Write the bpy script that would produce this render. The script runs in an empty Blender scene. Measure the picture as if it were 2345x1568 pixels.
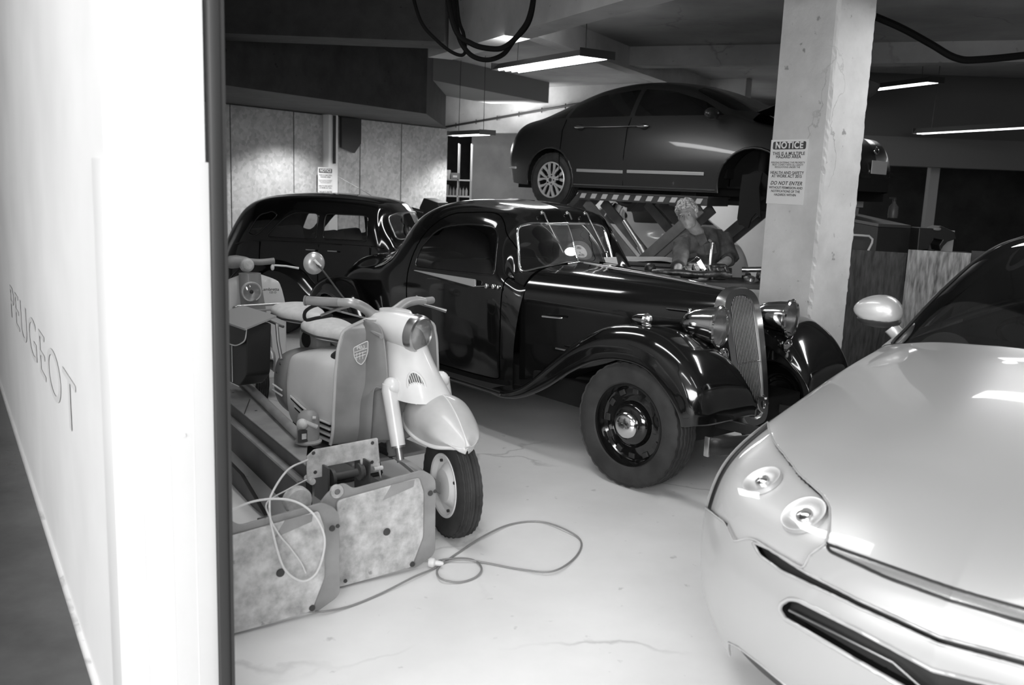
import bpy, bmesh, random
import numpy as np
from math import sin, cos, tan, pi, radians, degrees, atan2, sqrt
from mathutils import Vector, Matrix, Euler

S = bpy.context.scene
C = S.collection
random.seed(7)
rng = np.random.default_rng(7)

# ------------------------------------------------------------------ camera
CAM_H, PITCH, ROLL, FPX = 1.61, radians(10), radians(2.2), 2080.0
cam_data = bpy.data.cameras.new('camera')
cam = bpy.data.objects.new('camera', cam_data); C.objects.link(cam)
cam_data.sensor_width = 36.0
cam_data.lens = FPX * 36.0 / 2345.0
cam_data.clip_start = 0.05
cam_F = Vector((0, cos(PITCH), -sin(PITCH))); cam_U0 = Vector((0, sin(PITCH), cos(PITCH))); cam_R0 = Vector((1, 0, 0))
cam_R = cam_R0 * cos(ROLL) + cam_U0 * sin(ROLL)
cam_U = -cam_R0 * sin(ROLL) + cam_U0 * cos(ROLL)
cam.matrix_world = Matrix(((cam_R.x, cam_U.x, -cam_F.x, 0), (cam_R.y, cam_U.y, -cam_F.y, 0), (cam_R.z, cam_U.z, -cam_F.z, CAM_H), (0, 0, 0, 1)))
cam_data.dof.use_dof = True
cam_data.dof.focus_distance = 5.6
cam_data.dof.aperture_fstop = 3.6
S.camera = cam

S.view_settings.view_transform = 'Standard'
S.view_settings.look = 'None'
S.view_settings.gamma = 1.0
S.view_settings.use_curve_mapping = False
S.view_settings.exposure = -0.85

# ------------------------------------------------------------------ world and large lights
W = bpy.data.worlds.new('world'); S.world = W; W.use_nodes = True
W.node_tree.nodes['Background'].inputs[0].default_value = (.8, .8, .8, 1)
W.node_tree.nodes['Background'].inputs[1].default_value = 0.03

def area_light(name, loc, target, sx, sy, power, spread=180):
    l = bpy.data.lights.new(name, 'AREA'); l.shape = 'RECTANGLE'; l.size = sx; l.size_y = sy; l.energy = power
    l.spread = radians(spread)
    o = bpy.data.objects.new(name, l); C.objects.link(o); o.location = loc
    d = Vector(target) - Vector(loc)
    o.rotation_euler = d.to_track_quat('-Z', 'Y').to_euler()
    return o
# daylight that enters through the open garage entrance behind the photographer
area_light('entrance_daylight', (-0.6, -3.2, 2.6), (0.2, 3.0, 0.4), 4.5, 2.6, 620, 140)
area_light('side_daylight', (-4.8, -1.2, 2.2), (-1.9, 3.0, 1.2), 2.5, 2.4, 240, 120)

# ------------------------------------------------------------------ directions of the building (u: away-left, v: away-right)
def az(deg): return Vector((sin(radians(deg)), cos(radians(deg)), 0))
AU, AV = az(-33), az(57)

def ray(px, py):
    d = cam_F + cam_R * ((px - 1172.5) / FPX) - cam_U * ((py - 784) / FPX)
    return d
def at_z(px, py, z):
    d = ray(px, py); t = (z - CAM_H) / d.z; return Vector((0, 0, CAM_H)) + d * t
def at_y(px, py, y):
    d = ray(px, py); t = y / d.y; return Vector((0, 0, CAM_H)) + d * t

# ------------------------------------------------------------------ node helpers / materials
def mat(name, col=.5, rough=.5, metal=0., coat=0., spec=.5, emit=None, noise=None, bump=None, alpha=None):
    m = bpy.data.materials.new(name); m.use_nodes = True; nt = m.node_tree; b = nt.nodes['Principled BSDF']
    c = (col, col, col, 1) if not isinstance(col, tuple) else col
    b.inputs['Base Color'].default_value = c; b.inputs['Roughness'].default_value = rough; b.inputs['Metallic'].default_value = metal
    b.inputs['Coat Weight'].default_value = coat; b.inputs['Coat Roughness'].default_value = .04
    b.inputs['Specular IOR Level'].default_value = spec
    if emit:
        b.inputs['Emission Color'].default_value = (1, 1, 1, 1); b.inputs['Emission Strength'].default_value = emit
    if noise:   # (scale, low, high, detail[, contrast])
        tc = nt.nodes.new('ShaderNodeTexCoord'); n = nt.nodes.new('ShaderNodeTexNoise'); n.inputs['Scale'].default_value = noise[0]
        n.inputs['Detail'].default_value = noise[3]
        mr = nt.nodes.new('ShaderNodeMapRange'); k = noise[4] if len(noise) > 4 else .18
        mr.inputs['From Min'].default_value = .5 - k; mr.inputs['From Max'].default_value = .5 + k
        mr.inputs['To Min'].default_value = noise[1]; mr.inputs['To Max'].default_value = noise[2]
        nt.links.new(tc.outputs['Object'], n.inputs['Vector']); nt.links.new(n.outputs['Fac'], mr.inputs['Value'])
        nt.links.new(mr.outputs[0], b.inputs['Base Color'])
        if bump:
            n2 = nt.nodes.new('ShaderNodeTexNoise'); n2.inputs['Scale'].default_value = bump[0]; n2.inputs['Detail'].default_value = 6
            bp = nt.nodes.new('ShaderNodeBump'); bp.inputs['Strength'].default_value = bump[1]; bp.inputs['Distance'].default_value = bump[2]
            nt.links.new(tc.outputs['Object'], n2.inputs['Vector']); nt.links.new(n2.outputs['Fac'], bp.inputs['Height']); nt.links.new(bp.outputs[0], b.inputs['Normal'])
    return m

def glass_mat(name, tint=.5, refl=1.0, rough=.0, base=.04, top=.9):
    m = bpy.data.materials.new(name); m.use_nodes = True; nt = m.node_tree; nt.nodes.clear()
    o = nt.nodes.new('ShaderNodeOutputMaterial'); mx = nt.nodes.new('ShaderNodeMixShader')
    t = nt.nodes.new('ShaderNodeBsdfTransparent'); t.inputs[0].default_value = (tint, tint, tint, 1)
    g = nt.nodes.new('ShaderNodeBsdfGlossy'); g.inputs[0].default_value = (refl, refl, refl, 1); g.inputs['Roughness'].default_value = rough
    lw = nt.nodes.new('ShaderNodeLayerWeight'); lw.inputs['Blend'].default_value = .35
    mr = nt.nodes.new('ShaderNodeMapRange'); mr.inputs['To Min'].default_value = base; mr.inputs['To Max'].default_value = top
    nt.links.new(lw.outputs['Fresnel'], mr.inputs['Value']); nt.links.new(mr.outputs[0], mx.inputs[0])
    nt.links.new(t.outputs[0], mx.inputs[1]); nt.links.new(g.outputs[0], mx.inputs[2]); nt.links.new(mx.outputs[0], o.inputs[0])
    return m

def concrete(name, lo, hi, cracks=0., scale=1.2, rough=.75, crack_scale=.7, bump=.15, speck=0., vs=0.):
    m = bpy.data.materials.new(name); m.use_nodes = True; nt = m.node_tree; b = nt.nodes['Principled BSDF']
    N = nt.nodes.new; LK = nt.links.new
    tc = N('ShaderNodeTexCoord')
    n = N('ShaderNodeTexNoise'); n.inputs['Scale'].default_value = scale; n.inputs['Detail'].default_value = 9; n.inputs['Roughness'].default_value = .62
    mr = N('ShaderNodeMapRange'); mr.inputs['From Min'].default_value = .32; mr.inputs['From Max'].default_value = .66
    mr.inputs['To Min'].default_value = lo; mr.inputs['To Max'].default_value = hi
    LK(tc.outputs['Object'], n.inputs['Vector']); LK(n.outputs['Fac'], mr.inputs['Value'])
    col = mr.outputs[0]
    if cracks:
        if vs:
            mpv = N('ShaderNodeMapping'); mpv.inputs['Scale'].default_value = (1, 1, vs); LK(tc.outputs['Object'], mpv.inputs[0])
        v = N('ShaderNodeTexVoronoi'); v.feature = 'DISTANCE_TO_EDGE'; v.inputs['Scale'].default_value = crack_scale
        nn = N('ShaderNodeTexNoise'); nn.inputs['Scale'].default_value = 2.5; nn.inputs['Detail'].default_value = 5
        ad = N('ShaderNodeMixRGB'); ad.blend_type = 'ADD'; ad.inputs[0].default_value = .55
        LK(tc.outputs['Object'], nn.inputs['Vector']); LK(mpv.outputs[0] if vs else tc.outputs['Object'], ad.inputs[1]); LK(nn.outputs['Color'], ad.inputs[2]); LK(ad.outputs[0], v.inputs['Vector'])
        cm = N('ShaderNodeMapRange'); cm.inputs['From Min'].default_value = 0; cm.inputs['From Max'].default_value = .012
        cm.inputs['To Min'].default_value = 1 - cracks; cm.inputs['To Max'].default_value = 1
        LK(v.outputs['Distance'], cm.inputs['Value'])
        # cracks fade in and out
        nf = N('ShaderNodeTexNoise'); nf.inputs['Scale'].default_value = .9; LK(tc.outputs['Object'], nf.inputs['Vector'])
        fm = N('ShaderNodeMapRange'); fm.inputs['From Min'].default_value = .48; fm.inputs['From Max'].default_value = .58; LK(nf.outputs['Fac'], fm.inputs['Value'])
        mxc = N('ShaderNodeMix'); mxc.data_type = 'FLOAT'; LK(fm.outputs[0], mxc.inputs[0]); mxc.inputs[2].default_value = 1.0; LK(cm.outputs[0], mxc.inputs[3])
        mu = N('ShaderNodeMath'); mu.operation = 'MULTIPLY'; LK(col, mu.inputs[0]); LK(mxc.outputs[0], mu.inputs[1]); col = mu.outputs[0]
    if speck:
        n3 = N('ShaderNodeTexNoise'); n3.inputs['Scale'].default_value = 14; n3.inputs['Detail'].default_value = 4; LK(tc.outputs['Object'], n3.inputs['Vector'])
        s3 = N('ShaderNodeMapRange'); s3.inputs['From Min'].default_value = .68; s3.inputs['From Max'].default_value = .74; s3.inputs['To Min'].default_value = 1; s3.inputs['To Max'].default_value = 1 - speck
        LK(n3.outputs['Fac'], s3.inputs['Value']); mu = N('ShaderNodeMath'); mu.operation = 'MULTIPLY'; LK(col, mu.inputs[0]); LK(s3.outputs[0], mu.inputs[1]); col = mu.outputs[0]
    LK(col, b.inputs['Base Color']); b.inputs['Roughness'].default_value = rough; b.inputs['Specular IOR Level'].default_value = .3
    n2 = N('ShaderNodeTexNoise'); n2.inputs['Scale'].default_value = 9; n2.inputs['Detail'].default_value = 8
    bp = N('ShaderNodeBump'); bp.inputs['Strength'].default_value = bump; bp.inputs['Distance'].default_value = .02
    LK(tc.outputs['Object'], n2.inputs['Vector']); LK(n2.outputs['Fac'], bp.inputs['Height']); LK(bp.outputs[0], b.inputs['Normal'])
    return m

def chipboard(name, lo, hi, scale=28, stretch=3):
    m = bpy.data.materials.new(name); m.use_nodes = True; nt = m.node_tree; b = nt.nodes['Principled BSDF']; N = nt.nodes.new; LK = nt.links.new
    tc = N('ShaderNodeTexCoord'); mp = N('ShaderNodeMapping'); mp.inputs['Rotation'].default_value = (.5, .7, .9); mp.inputs['Scale'].default_value = (1, 1, 1 / stretch)
    v = N('ShaderNodeTexVoronoi'); v.inputs['Scale'].default_value = scale; v.inputs['Randomness'].default_value = 1
    n = N('ShaderNodeTexNoise'); n.inputs['Scale'].default_value = 3; n.inputs['Detail'].default_value = 8
    mx = N('ShaderNodeMix'); mx.data_type = 'FLOAT'; mx.inputs[0].default_value = .5
    mr = N('ShaderNodeMapRange'); mr.inputs['From Min'].default_value = .2; mr.inputs['From Max'].default_value = .8; mr.inputs['To Min'].default_value = lo; mr.inputs['To Max'].default_value = hi
    LK(tc.outputs['Object'], mp.inputs[0]); LK(mp.outputs[0], v.inputs['Vector']); LK(tc.outputs['Object'], n.inputs['Vector'])
    LK(v.outputs['Color'], mx.inputs[2]); LK(n.outputs['Fac'], mx.inputs[3]); LK(mx.outputs[0], mr.inputs['Value']); LK(mr.outputs[0], b.inputs['Base Color'])
    b.inputs['Roughness'].default_value = .7; b.inputs['Specular IOR Level'].default_value = .25
    return m

M = {}
M['gloss_black'] = mat('gloss_black', .005, .12, coat=.75, spec=.45)
M['black_int'] = mat('black_interior', .012, .8, spec=.2)
M['black_rubber'] = mat('black_rubber', .018, .62, spec=.35)
M['tyre'] = mat('tyre_rubber', .03, .7, spec=.35, noise=(9, .022, .04, 4), bump=(60, .3, .002))
M['chrome'] = mat('chrome', .72, .12, metal=1.)
M['dull_chrome'] = mat('dull_chrome', .5, .28, metal=1.)
M['steel'] = mat('brushed_steel', .38, .4, metal=.8)
M['dark_steel'] = mat('dark_steel', .05, .5, metal=.5)
M['bulb_white'] = mat('tube_white', .9, .4, emit=9)
M['glass_dark'] = glass_mat('tinted_glass', .55, .9, base=.05)
M['glass_clear'] = glass_mat('clear_glass', .92, 1, base=.05)
M['glass_black'] = glass_mat('dark_glass', .12, .9, base=.05)
M['white_paint'] = mat('white_paint', .8, .45, noise=(1.3, .76, .84, 5, .2))

# ------------------------------------------------------------------ object helpers
def link(o, parent=None):
    C.objects.link(o)
    if parent is not None: o.parent = parent
    return o
def tag(o, label=None, cat=None, group=None, kind=None):
    if label: o['label'] = label
    if cat: o['category'] = cat
    if group: o['group'] = group
    if kind: o['kind'] = kind
    return o
def thing(name, label, cat, loc=(0, 0, 0), rotz=0., group=None):
    o = bpy.data.objects.new(name, None); C.objects.link(o); o.location = loc; o.rotation_euler = (0, 0, rotz); o.empty_display_size = .1
    return tag(o, label, cat, group)
def mesh_obj(name, verts, faces, m, parent=None, smooth=True, auto=None):
    me = bpy.data.meshes.new(name); me.from_pydata([tuple(v) for v in verts], [], faces); me.update()
    if smooth:
        me.polygons.foreach_set('use_smooth', [True] * len(me.polygons))
        if auto: me.set_sharp_from_angle(angle=radians(auto))
    o = bpy.data.objects.new(name, me); me.materials.append(M[m] if isinstance(m, str) else m)
    return link(o, parent)

class MB:
    """collects simple shapes into ONE mesh object"""
    def __init__(s): s.v = []; s.f = []
    def add(s, vs, fs):
        k = len(s.v); s.v += [Vector(v) for v in vs]; s.f += [tuple(i + k for i in f) for f in fs]; return s
    def box(s, c, d, rot=None, bev=0.):
        c = Vector(c); hx, hy, hz = d[0] / 2, d[1] / 2, d[2] / 2
        if bev:
            bm = bmesh.new(); bmesh.ops.create_cube(bm, size=1); bmesh.ops.scale(bm, vec=d, verts=bm.verts)
            bmesh.ops.bevel(bm, geom=bm.edges[:], offset=bev, segments=2, affect='EDGES', profile=.5)
            vs = [v.co.copy() for v in bm.verts]; bm.verts.index_update(); fs = [[v.index for v in f.verts] for f in bm.faces]; bm.free()
        else:
            vs = [Vector((x, y, z)) for x in (-hx, hx) for y in (-hy, hy) for z in (-hz, hz)]
            fs = [(0, 1, 3, 2), (4, 6, 7, 5), (0, 4, 5, 1), (2, 3, 7, 6), (0, 2, 6, 4), (1, 5, 7, 3)]
        if rot is not None:
            R = rot if isinstance(rot, Matrix) else Euler(rot).to_matrix()
            vs = [R @ v for v in vs]
        return s.add([c + v for v in vs], fs)
    def bar(s, a, b, w, h, up=(0, 0, 1)):
        a = Vector(a); b = Vector(b); d = (b - a).normalized(); up = Vector(up); x = d.cross(up)
        if x.length < 1e-4: x = d.cross(Vector((1, 0, 0)))
        x.normalize(); y = x.cross(d).normalized()
        vs = [p + x * sx * w / 2 + y * sy * h / 2 for p in (a, b) for sx, sy in ((-1, -1), (1, -1), (1, 1), (-1, 1))]
        return s.add(vs, [(0, 3, 2, 1), (4, 5, 6, 7), (0, 1, 5, 4), (1, 2, 6, 5), (2, 3, 7, 6), (3, 0, 4, 7)])
    def tube(s, pts, r, n=10, closed=False, caps=True):
        P = [Vector(p) for p in pts]; m = len(P)
        rr = r if hasattr(r, '__len__') else [r] * m
        base = len(s.v); prev = None
        for i, p in enumerate(P):
            if closed: t = (P[(i + 1) % m] - P[i - 1])
            else: t = P[min(i + 1, m - 1)] - P[max(i - 1, 0)]
            if t.length < 1e-9: t = Vector((0, 0, 1))
            t.normalize()
            if prev is None:
                a = t.orthogonal().normalized()
            else:
                a = prev - t * prev.dot(t)
                a = a.normalized() if a.length > 1e-6 else t.orthogonal().normalized()
            prev = a; b = t.cross(a)
            for k in range(n):
                an = 2 * pi * k / n; s.v.append(p + (a * cos(an) + b * sin(an)) * rr[i])
        mm = m if closed else m - 1
        for i in range(mm):
            j = (i + 1) % m
            for k in range(n):
                k2 = (k + 1) % n; s.f.append((base + i * n + k, base + i * n + k2, base + j * n + k2, base + j * n + k))
        if caps and not closed:
            s.f.append(tuple(base + k for k in range(n))[::-1]); s.f.append(tuple(base + (m - 1) * n + k for k in range(n)))
        return s
    def lathe(s, prof, origin, axis, n=32, closed=False):
        """prof: list of (radius, distance along axis)"""
        ax = Vector(axis).normalized(); a = ax.orthogonal().normalized(); b = ax.cross(a); o = Vector(origin); base = len(s.v)
        for r, h in prof:
            for k in range(n):
                an = 2 * pi * k / n; s.v.append(o + ax * h + (a * cos(an) + b * sin(an)) * r)
        m = len(prof); mm = m if closed else m - 1
        for i in range(mm):
            j = (i + 1) % m
            for k in range(n):
                k2 = (k + 1) % n; s.f.append((base + i * n + k, base + i * n + k2, base + j * n + k2, base + j * n + k))
        return s
    def prism(s, poly, o, ex, ey, ez):
        """extrude a 2D polygon: o + x*ex + y*ey, thickness vector ez"""
        o = Vector(o); ex = Vector(ex); ey = Vector(ey); ez = Vector(ez); n = len(poly)
        vs = [o + ex * p[0] + ey * p[1] for p in poly]; vs += [v + ez for v in vs]
        fs = [tuple(range(n))[::-1], tuple(range(n, 2 * n))] + [(i, (i + 1) % n, n + (i + 1) % n, n + i) for i in range(n)]
        return s.add(vs, fs)
    def ball(s, c, r, n=16, m=10, rot=None):
        c = Vector(c); r = Vector(r) if hasattr(r, '__len__') else Vector((r, r, r)); vs = []
        for i in range(m + 1):
            th = pi * i / m
            for k in range(n):
                ph = 2 * pi * k / n; v = Vector((r.x * sin(th) * cos(ph), r.y * sin(th) * sin(ph), r.z * cos(th)))
                if rot is not None: v = rot @ v
                vs.append(c + v)
        fs = [(i * n + k, (i + 1) * n + k, (i + 1) * n + (k + 1) % n, i * n + (k + 1) % n) for i in range(m) for k in range(n)]
        return s.add(vs, fs)
    def sheet(s, pts):
        """grid of points (nu,nv,3)"""
        P = np.asarray(pts, float); a, b = P.shape[:2]; k = len(s.v)
        s.v += [Vector(p) for p in P.reshape(-1, 3)]
        s.f += [(k + i * b + j, k + (i + 1) * b + j, k + (i + 1) * b + j + 1, k + i * b + j + 1) for i in range(a - 1) for j in range(b - 1)]
        return s
    def build(s, name, m, parent=None, smooth=False, auto=35, bevel=0., solid=0., weld=True):
        me = bpy.data.meshes.new(name); me.from_pydata([tuple(v) for v in s.v], [], s.f)
        bm = bmesh.new(); bm.from_mesh(me)
        if weld: bmesh.ops.remove_doubles(bm, verts=bm.verts[:], dist=1e-5)
        bad = [f for f in bm.faces if f.calc_area() < 1e-12]
        if bad: bmesh.ops.delete(bm, geom=bad, context='FACES')
        bmesh.ops.recalc_face_normals(bm, faces=bm.faces[:]); bm.to_mesh(me); bm.free()
        if smooth:
            me.polygons.foreach_set('use_smooth', [True] * len(me.polygons)); me.set_sharp_from_angle(angle=radians(auto))
        o = bpy.data.objects.new(name, me); me.materials.append(M[m] if isinstance(m, str) else m); link(o, parent)
        if solid:
            sm = o.modifiers.new('solid', 'SOLIDIFY'); sm.thickness = solid; sm.offset = 0
        if bevel:
            bv = o.modifiers.new('bevel', 'BEVEL'); bv.width = bevel; bv.segments = 2; bv.limit_method = 'ANGLE'; bv.angle_limit = radians(40)
        return o

# ---- splines and surfaces
def cr(P, n, closed=False):
    """Catmull-Rom through control points (axis 0), n samples"""
    P = np.asarray(P, float); m = len(P)
    if closed: t = np.linspace(0, m, n, endpoint=False)
    else: t = np.linspace(0, m - 1, n)
    i = np.floor(t).astype(int)
    if not closed: i = np.clip(i, 0, m - 2)
    f = (t - i).reshape((-1,) + (1,) * (P.ndim - 1))
    if closed: g = lambda k: P[(i + k) % m]
    else:
        Q = np.concatenate([[2 * P[0] - P[1]], P, [2 * P[-1] - P[-2]]]); g = lambda k: Q[i + 1 + k]
    a, b, c_, d = g(-1), g(0), g(1), g(2)
    return .5 * ((2 * b) + (c_ - a) * f + (2 * a - 5 * b + 4 * c_ - d) * f * f + (3 * b - a - 3 * c_ + d) * f ** 3)
def surf(ctrl, nu, nv, cu=False, cv=False):
    A = cr(np.asarray(ctrl, float), nu, cu); return np.swapaxes(cr(np.swapaxes(A, 0, 1), nv, cv), 0, 1)
def rpoly(pts, r=.05, n=6):
    """rounded 2D polygon"""
    out = []; m = len(pts); P = [np.array(p[:2], float) for p in pts]
    for i, p in enumerate(P):
        ri = pts[i][2] if len(pts[i]) > 2 else r
        a = P[i - 1] - p; b = P[(i + 1) % m] - p; la, lb = np.linalg.norm(a), np.linalg.norm(b); ri = min(ri, la * .49, lb * .49)
        if ri < 1e-6: out.append(p); continue
        p0 = p + a / la * ri; p1 = p + b / lb * ri
        for k in range(n + 1):
            t = k / n; out.append((1 - t) ** 2 * p0 + 2 * t * (1 - t) * p + t * t * p1)
    return np.array(out)
def sd_poly(poly, x, y):
    """signed distance to a 2D polygon, negative inside (arrays)"""
    P = np.asarray(poly); sh = x.shape; x = x.ravel(); y = y.ravel(); d = np.full(x.shape, 1e9); ins = np.zeros(x.shape, bool)
    for i in range(len(P)):
        ax, ay = P[i - 1]; bx, by = P[i]; ex, ey = bx - ax, by - ay; L = ex * ex + ey * ey + 1e-12
        t = np.clip(((x - ax) * ex + (y - ay) * ey) / L, 0, 1); d = np.minimum(d, np.hypot(x - ax - t * ex, y - ay - t * ey))
        c1 = (ay > y) != (by > y)
        with np.errstate(divide='ignore', invalid='ignore'): xi = ax + (y - ay) * ex / (ey if abs(ey) > 1e-12 else 1e-12)
        ins ^= c1 & (x < xi)
    return np.where(ins, -d, d).reshape(sh)

def mirror_mesh(name, V, F, m, parent, smooth=True):
    """half mesh (one side) plus its mirror image in y as one object"""
    n = len(V); V2 = np.array(V) * [1, -1, 1]
    return [list(V) + list(V2), list(F) + [tuple(i + n for i in f[::-1]) for f in F]]

class Skin:
    """a smooth surface grid that is split into panels along contours"""
    def __init__(s, P, wrap=False):
        s.P = np.array(P, float); s.cls = None
    def cut(s, regions):
        """regions: list of (name, sd function of the points (array ...,3)); later regions win"""
        s.regions = regions; P = s.P
        for name, sd in regions:
            g = sd(P); gu, gv = np.gradient(g); den = gu ** 2 + gv ** 2 + 1e-12
            du, dv = -g * gu / den, -g * gv / den
            k = (np.abs(du) <= .52) & (np.abs(dv) <= .52) & (np.abs(g) < .2)
            I, J = np.nonzero(k); nu, nv = P.shape[:2]
            fu = np.clip(I + du[k], 0, nu - 1.001); fv = np.clip(J + dv[k], 0, nv - 1.001)
            # keep the border of the sheet on the border
            fu = np.where((I == 0) | (I == nu - 1), I * .9999, fu); fv = np.where((J == 0) | (J == nv - 1), J * .9999, fv)
            iu = np.clip(fu.astype(int), 0, nu - 2); iv = np.clip(fv.astype(int), 0, nv - 2); a = (fu - iu)[:, None]; b = (fv - iv)[:, None]
            Q = (1 - a) * (1 - b) * P[iu, iv] + a * (1 - b) * P[iu + 1, iv] + (1 - a) * b * P[iu, iv + 1] + a * b * P[iu + 1, iv + 1]
            P = P.copy(); P[I, J] = Q
        s.P = P
        cen = (P[:-1, :-1] + P[1:, :-1] + P[:-1, 1:] + P[1:, 1:]) / 4
        cls = np.zeros(cen.shape[:2], int)
        for k, (name, sd) in enumerate(regions): cls[sd(cen) < 0] = k + 1
        s.cls = cls; return s
    def panel(s, k, name, m, parent, mirror=False, off=0., thick=0., sides=(1,)):
        """make the panel of class k (0 = the rest); sides: (1,) this side, (-1,) mirrored only, (1,-1) both in one mesh"""
        P = s.P; nu, nv = P.shape[:2]; b = nv
        N = s.normals()
        Q = P + N * off
        ks = k if hasattr(k, '__len__') else [k]
        I, J = np.nonzero(np.isin(s.cls, ks)) if s.cls is not None else [a.ravel() for a in np.meshgrid(np.arange(nu - 1), np.arange(nv - 1), indexing='ij')]
        F = np.stack([I * b + J, (I + 1) * b + J, (I + 1) * b + J + 1, I * b + J + 1], 1)
        used, inv = np.unique(F, return_inverse=True); F = inv.reshape(F.shape); V = Q.reshape(-1, 3)[used]; NN = N.reshape(-1, 3)[used]
        VV, FF, NA = [], [], []; base = 0
        for sd in sides:
            v = V * [1, sd, 1]; f = F if sd > 0 else F[:, ::-1]; nn = NN * [1, sd, 1]
            VV.append(v); FF.append(f + base); NA.append(nn); base += len(v)
        V = np.concatenate(VV); F = np.concatenate(FF); NN = np.concatenate(NA)
        me = bpy.data.meshes.new(name); me.from_pydata(V.tolist(), [], F.tolist()); me.update()
        bm = bmesh.new(); bm.from_mesh(me); bmesh.ops.remove_doubles(bm, verts=bm.verts[:], dist=2e-5)
        bad = [f for f in bm.faces if f.calc_area() < 1e-11]
        if bad: bmesh.ops.delete(bm, geom=bad, context='FACES')
        bmesh.ops.recalc_face_normals(bm, faces=bm.faces[:])
        bm.to_mesh(me); bm.free(); me.polygons.foreach_set('use_smooth', [True] * len(me.polygons))
        o = bpy.data.objects.new(name, me); me.materials.append(M[m] if isinstance(m, str) else m); link(o, parent)
        if thick:
            sm = o.modifiers.new('solid', 'SOLIDIFY'); sm.thickness = thick; sm.offset = -1
        return o
    def normals(s):
        P = s.P; a = np.gradient(P, axis=0); b = np.gradient(P, axis=1); N = np.cross(a, b); L = np.linalg.norm(N, axis=2, keepdims=True)
        N = N / np.maximum(L, 1e-9)
        return N * getattr(s, 'flip', 1)
    def contour(s, k, lift=0.):
        """closed / open boundary loops between class k and everything else"""
        P = s.P + s.normals() * lift; nu, nv = P.shape[:2]; c = s.cls == k; E = []
        I, J = np.nonzero(c[1:, :] != c[:-1, :]); E += [((i + 1, j), (i + 1, j + 1)) for i, j in zip(I, J)]
        I, J = np.nonzero(c[:, 1:] != c[:, :-1]); E += [((i, j + 1), (i + 1, j + 1)) for i, j in zip(I, J)]
        adj = {}
        for a, b in E: adj.setdefault(a, []).append(b); adj.setdefault(b, []).append(a)
        loops = []; seen = set()
        starts = [a for a in adj if len(adj[a]) == 1] + list(adj)
        for st in starts:
            if st in seen: continue
            lp = [st]; seen.add(st); cur = st; ok = True
            while ok:
                ok = False
                for nb in adj[cur]:
                    if nb not in seen: seen.add(nb); lp.append(nb); cur = nb; ok = True; break
            closed = len(lp) > 3 and st in adj[cur]
            if len(lp) > 6: loops.append((np.array([P[i, j] for i, j in lp]), closed))
        out = []
        for pts, closed in loops:
            # drop near-duplicates, then relax a little
            keep = [pts[0]]
            for p in pts[1:]:
                if np.linalg.norm(p - keep[-1]) > 4e-3: keep.append(p)
            pts = np.array(keep)
            for _ in range(2):
                q = pts.copy()
                if closed: q = (np.roll(pts, 1, 0) + np.roll(pts, -1, 0) + 2 * pts) / 4
                else: q[1:-1] = (pts[:-2] + pts[2:] + 2 * pts[1:-1]) / 4
                pts = q
            out.append((pts, closed))
        return out
def tube_on(loops, r, name, m, parent, sides=(1,), n=8):
    mb = MB()
    for pts, closed in loops:
        for sd in sides: mb.tube([Vector((p[0], p[1] * sd, p[2])) for p in pts], r, n, closed)
    return mb.build(name, m, parent, smooth=True, auto=60)

def copy_tree(o, parent=None):
    c = o.copy(); C.objects.link(c); c.parent = parent
    for ch in list(o.children): copy_tree(ch, c)
    return c
def text_obj(name, s, size, m, parent=None, M4=None, extrude=.0006, align='CENTER', bold=0., spacing=1., shear=0.):
    cu = bpy.data.curves.new(name, 'FONT'); cu.body = s; cu.size = size; cu.align_x = align; cu.align_y = 'CENTER'; cu.extrude = extrude; cu.offset = bold; cu.space_character = spacing
    tmp = bpy.data.objects.new('tmp', cu); C.objects.link(tmp)
    if shear: cu.shear = shear
    bpy.context.view_layer.update()
    me = bpy.data.meshes.new_from_object(tmp.evaluated_get(bpy.context.evaluated_depsgraph_get()))
    bpy.data.objects.remove(tmp); bpy.data.curves.remove(cu)
    me.materials.clear(); me.materials.append(M[m] if isinstance(m, str) else m); me.name = name
    o = bpy.data.objects.new(name, me); C.objects.link(o)
    if parent is not None: o.parent = parent
    if M4 is not None: o.matrix_local = M4
    return o
def frame(o, x, y):
    x = Vector(x).normalized(); y = Vector(y); z = x.cross(y).normalized(); y = z.cross(x)
    return Matrix(((x.x, y.x, z.x, o[0]), (x.y, y.y, z.y, o[1]), (x.z, y.z, z.z, o[2]), (0, 0, 0, 1)))
def structure(o): o['kind'] = 'structure'; return o
# ================================================================== THE SETTING
M['floor'] = concrete('floor_paint', .68, .8, cracks=.3, scale=.9, rough=.5, crack_scale=.55, bump=.05, speck=.25)
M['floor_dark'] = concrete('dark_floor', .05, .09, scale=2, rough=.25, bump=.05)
M['ceil'] = concrete('ceiling_concrete', .22, .36, cracks=.3, scale=.8, crack_scale=.5, speck=.3)
M['beam'] = concrete('beam_concrete', .38, .58, scale=1.1, speck=.3)
M['pillar'] = concrete('pillar_concrete', .46, .66, cracks=.5, scale=1.6, crack_scale=2.2, bump=.35, speck=.5, vs=.16)
M['wall_dark'] = concrete('dark_wall', .03, .06, scale=1.5)
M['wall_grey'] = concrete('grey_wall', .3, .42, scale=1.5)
M['wall_white'] = concrete('white_wall', .72, .82, scale=1.5, bump=.05)
M['osb'] = chipboard('osb_panel', .34, .58, 22, 1)
def streaky(name, lo, hi):
    m = mat(name, .2, .7, noise=(9, lo, hi, 9, .2)); nt = m.node_tree; n = [x for x in nt.nodes if x.type == 'TEX_NOISE'][0]; tc = [x for x in nt.nodes if x.type == 'TEX_COORD'][0]
    mp = nt.nodes.new('ShaderNodeMapping'); mp.inputs['Rotation'].default_value = (.1, .6, .3); mp.inputs['Scale'].default_value = (5, 5, .8); nt.links.new(tc.outputs['Object'], mp.inputs[0]); nt.links.new(mp.outputs[0], n.inputs['Vector']); return m
M['osb_dark'] = streaky('osb_dark', .02, .08)
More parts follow.
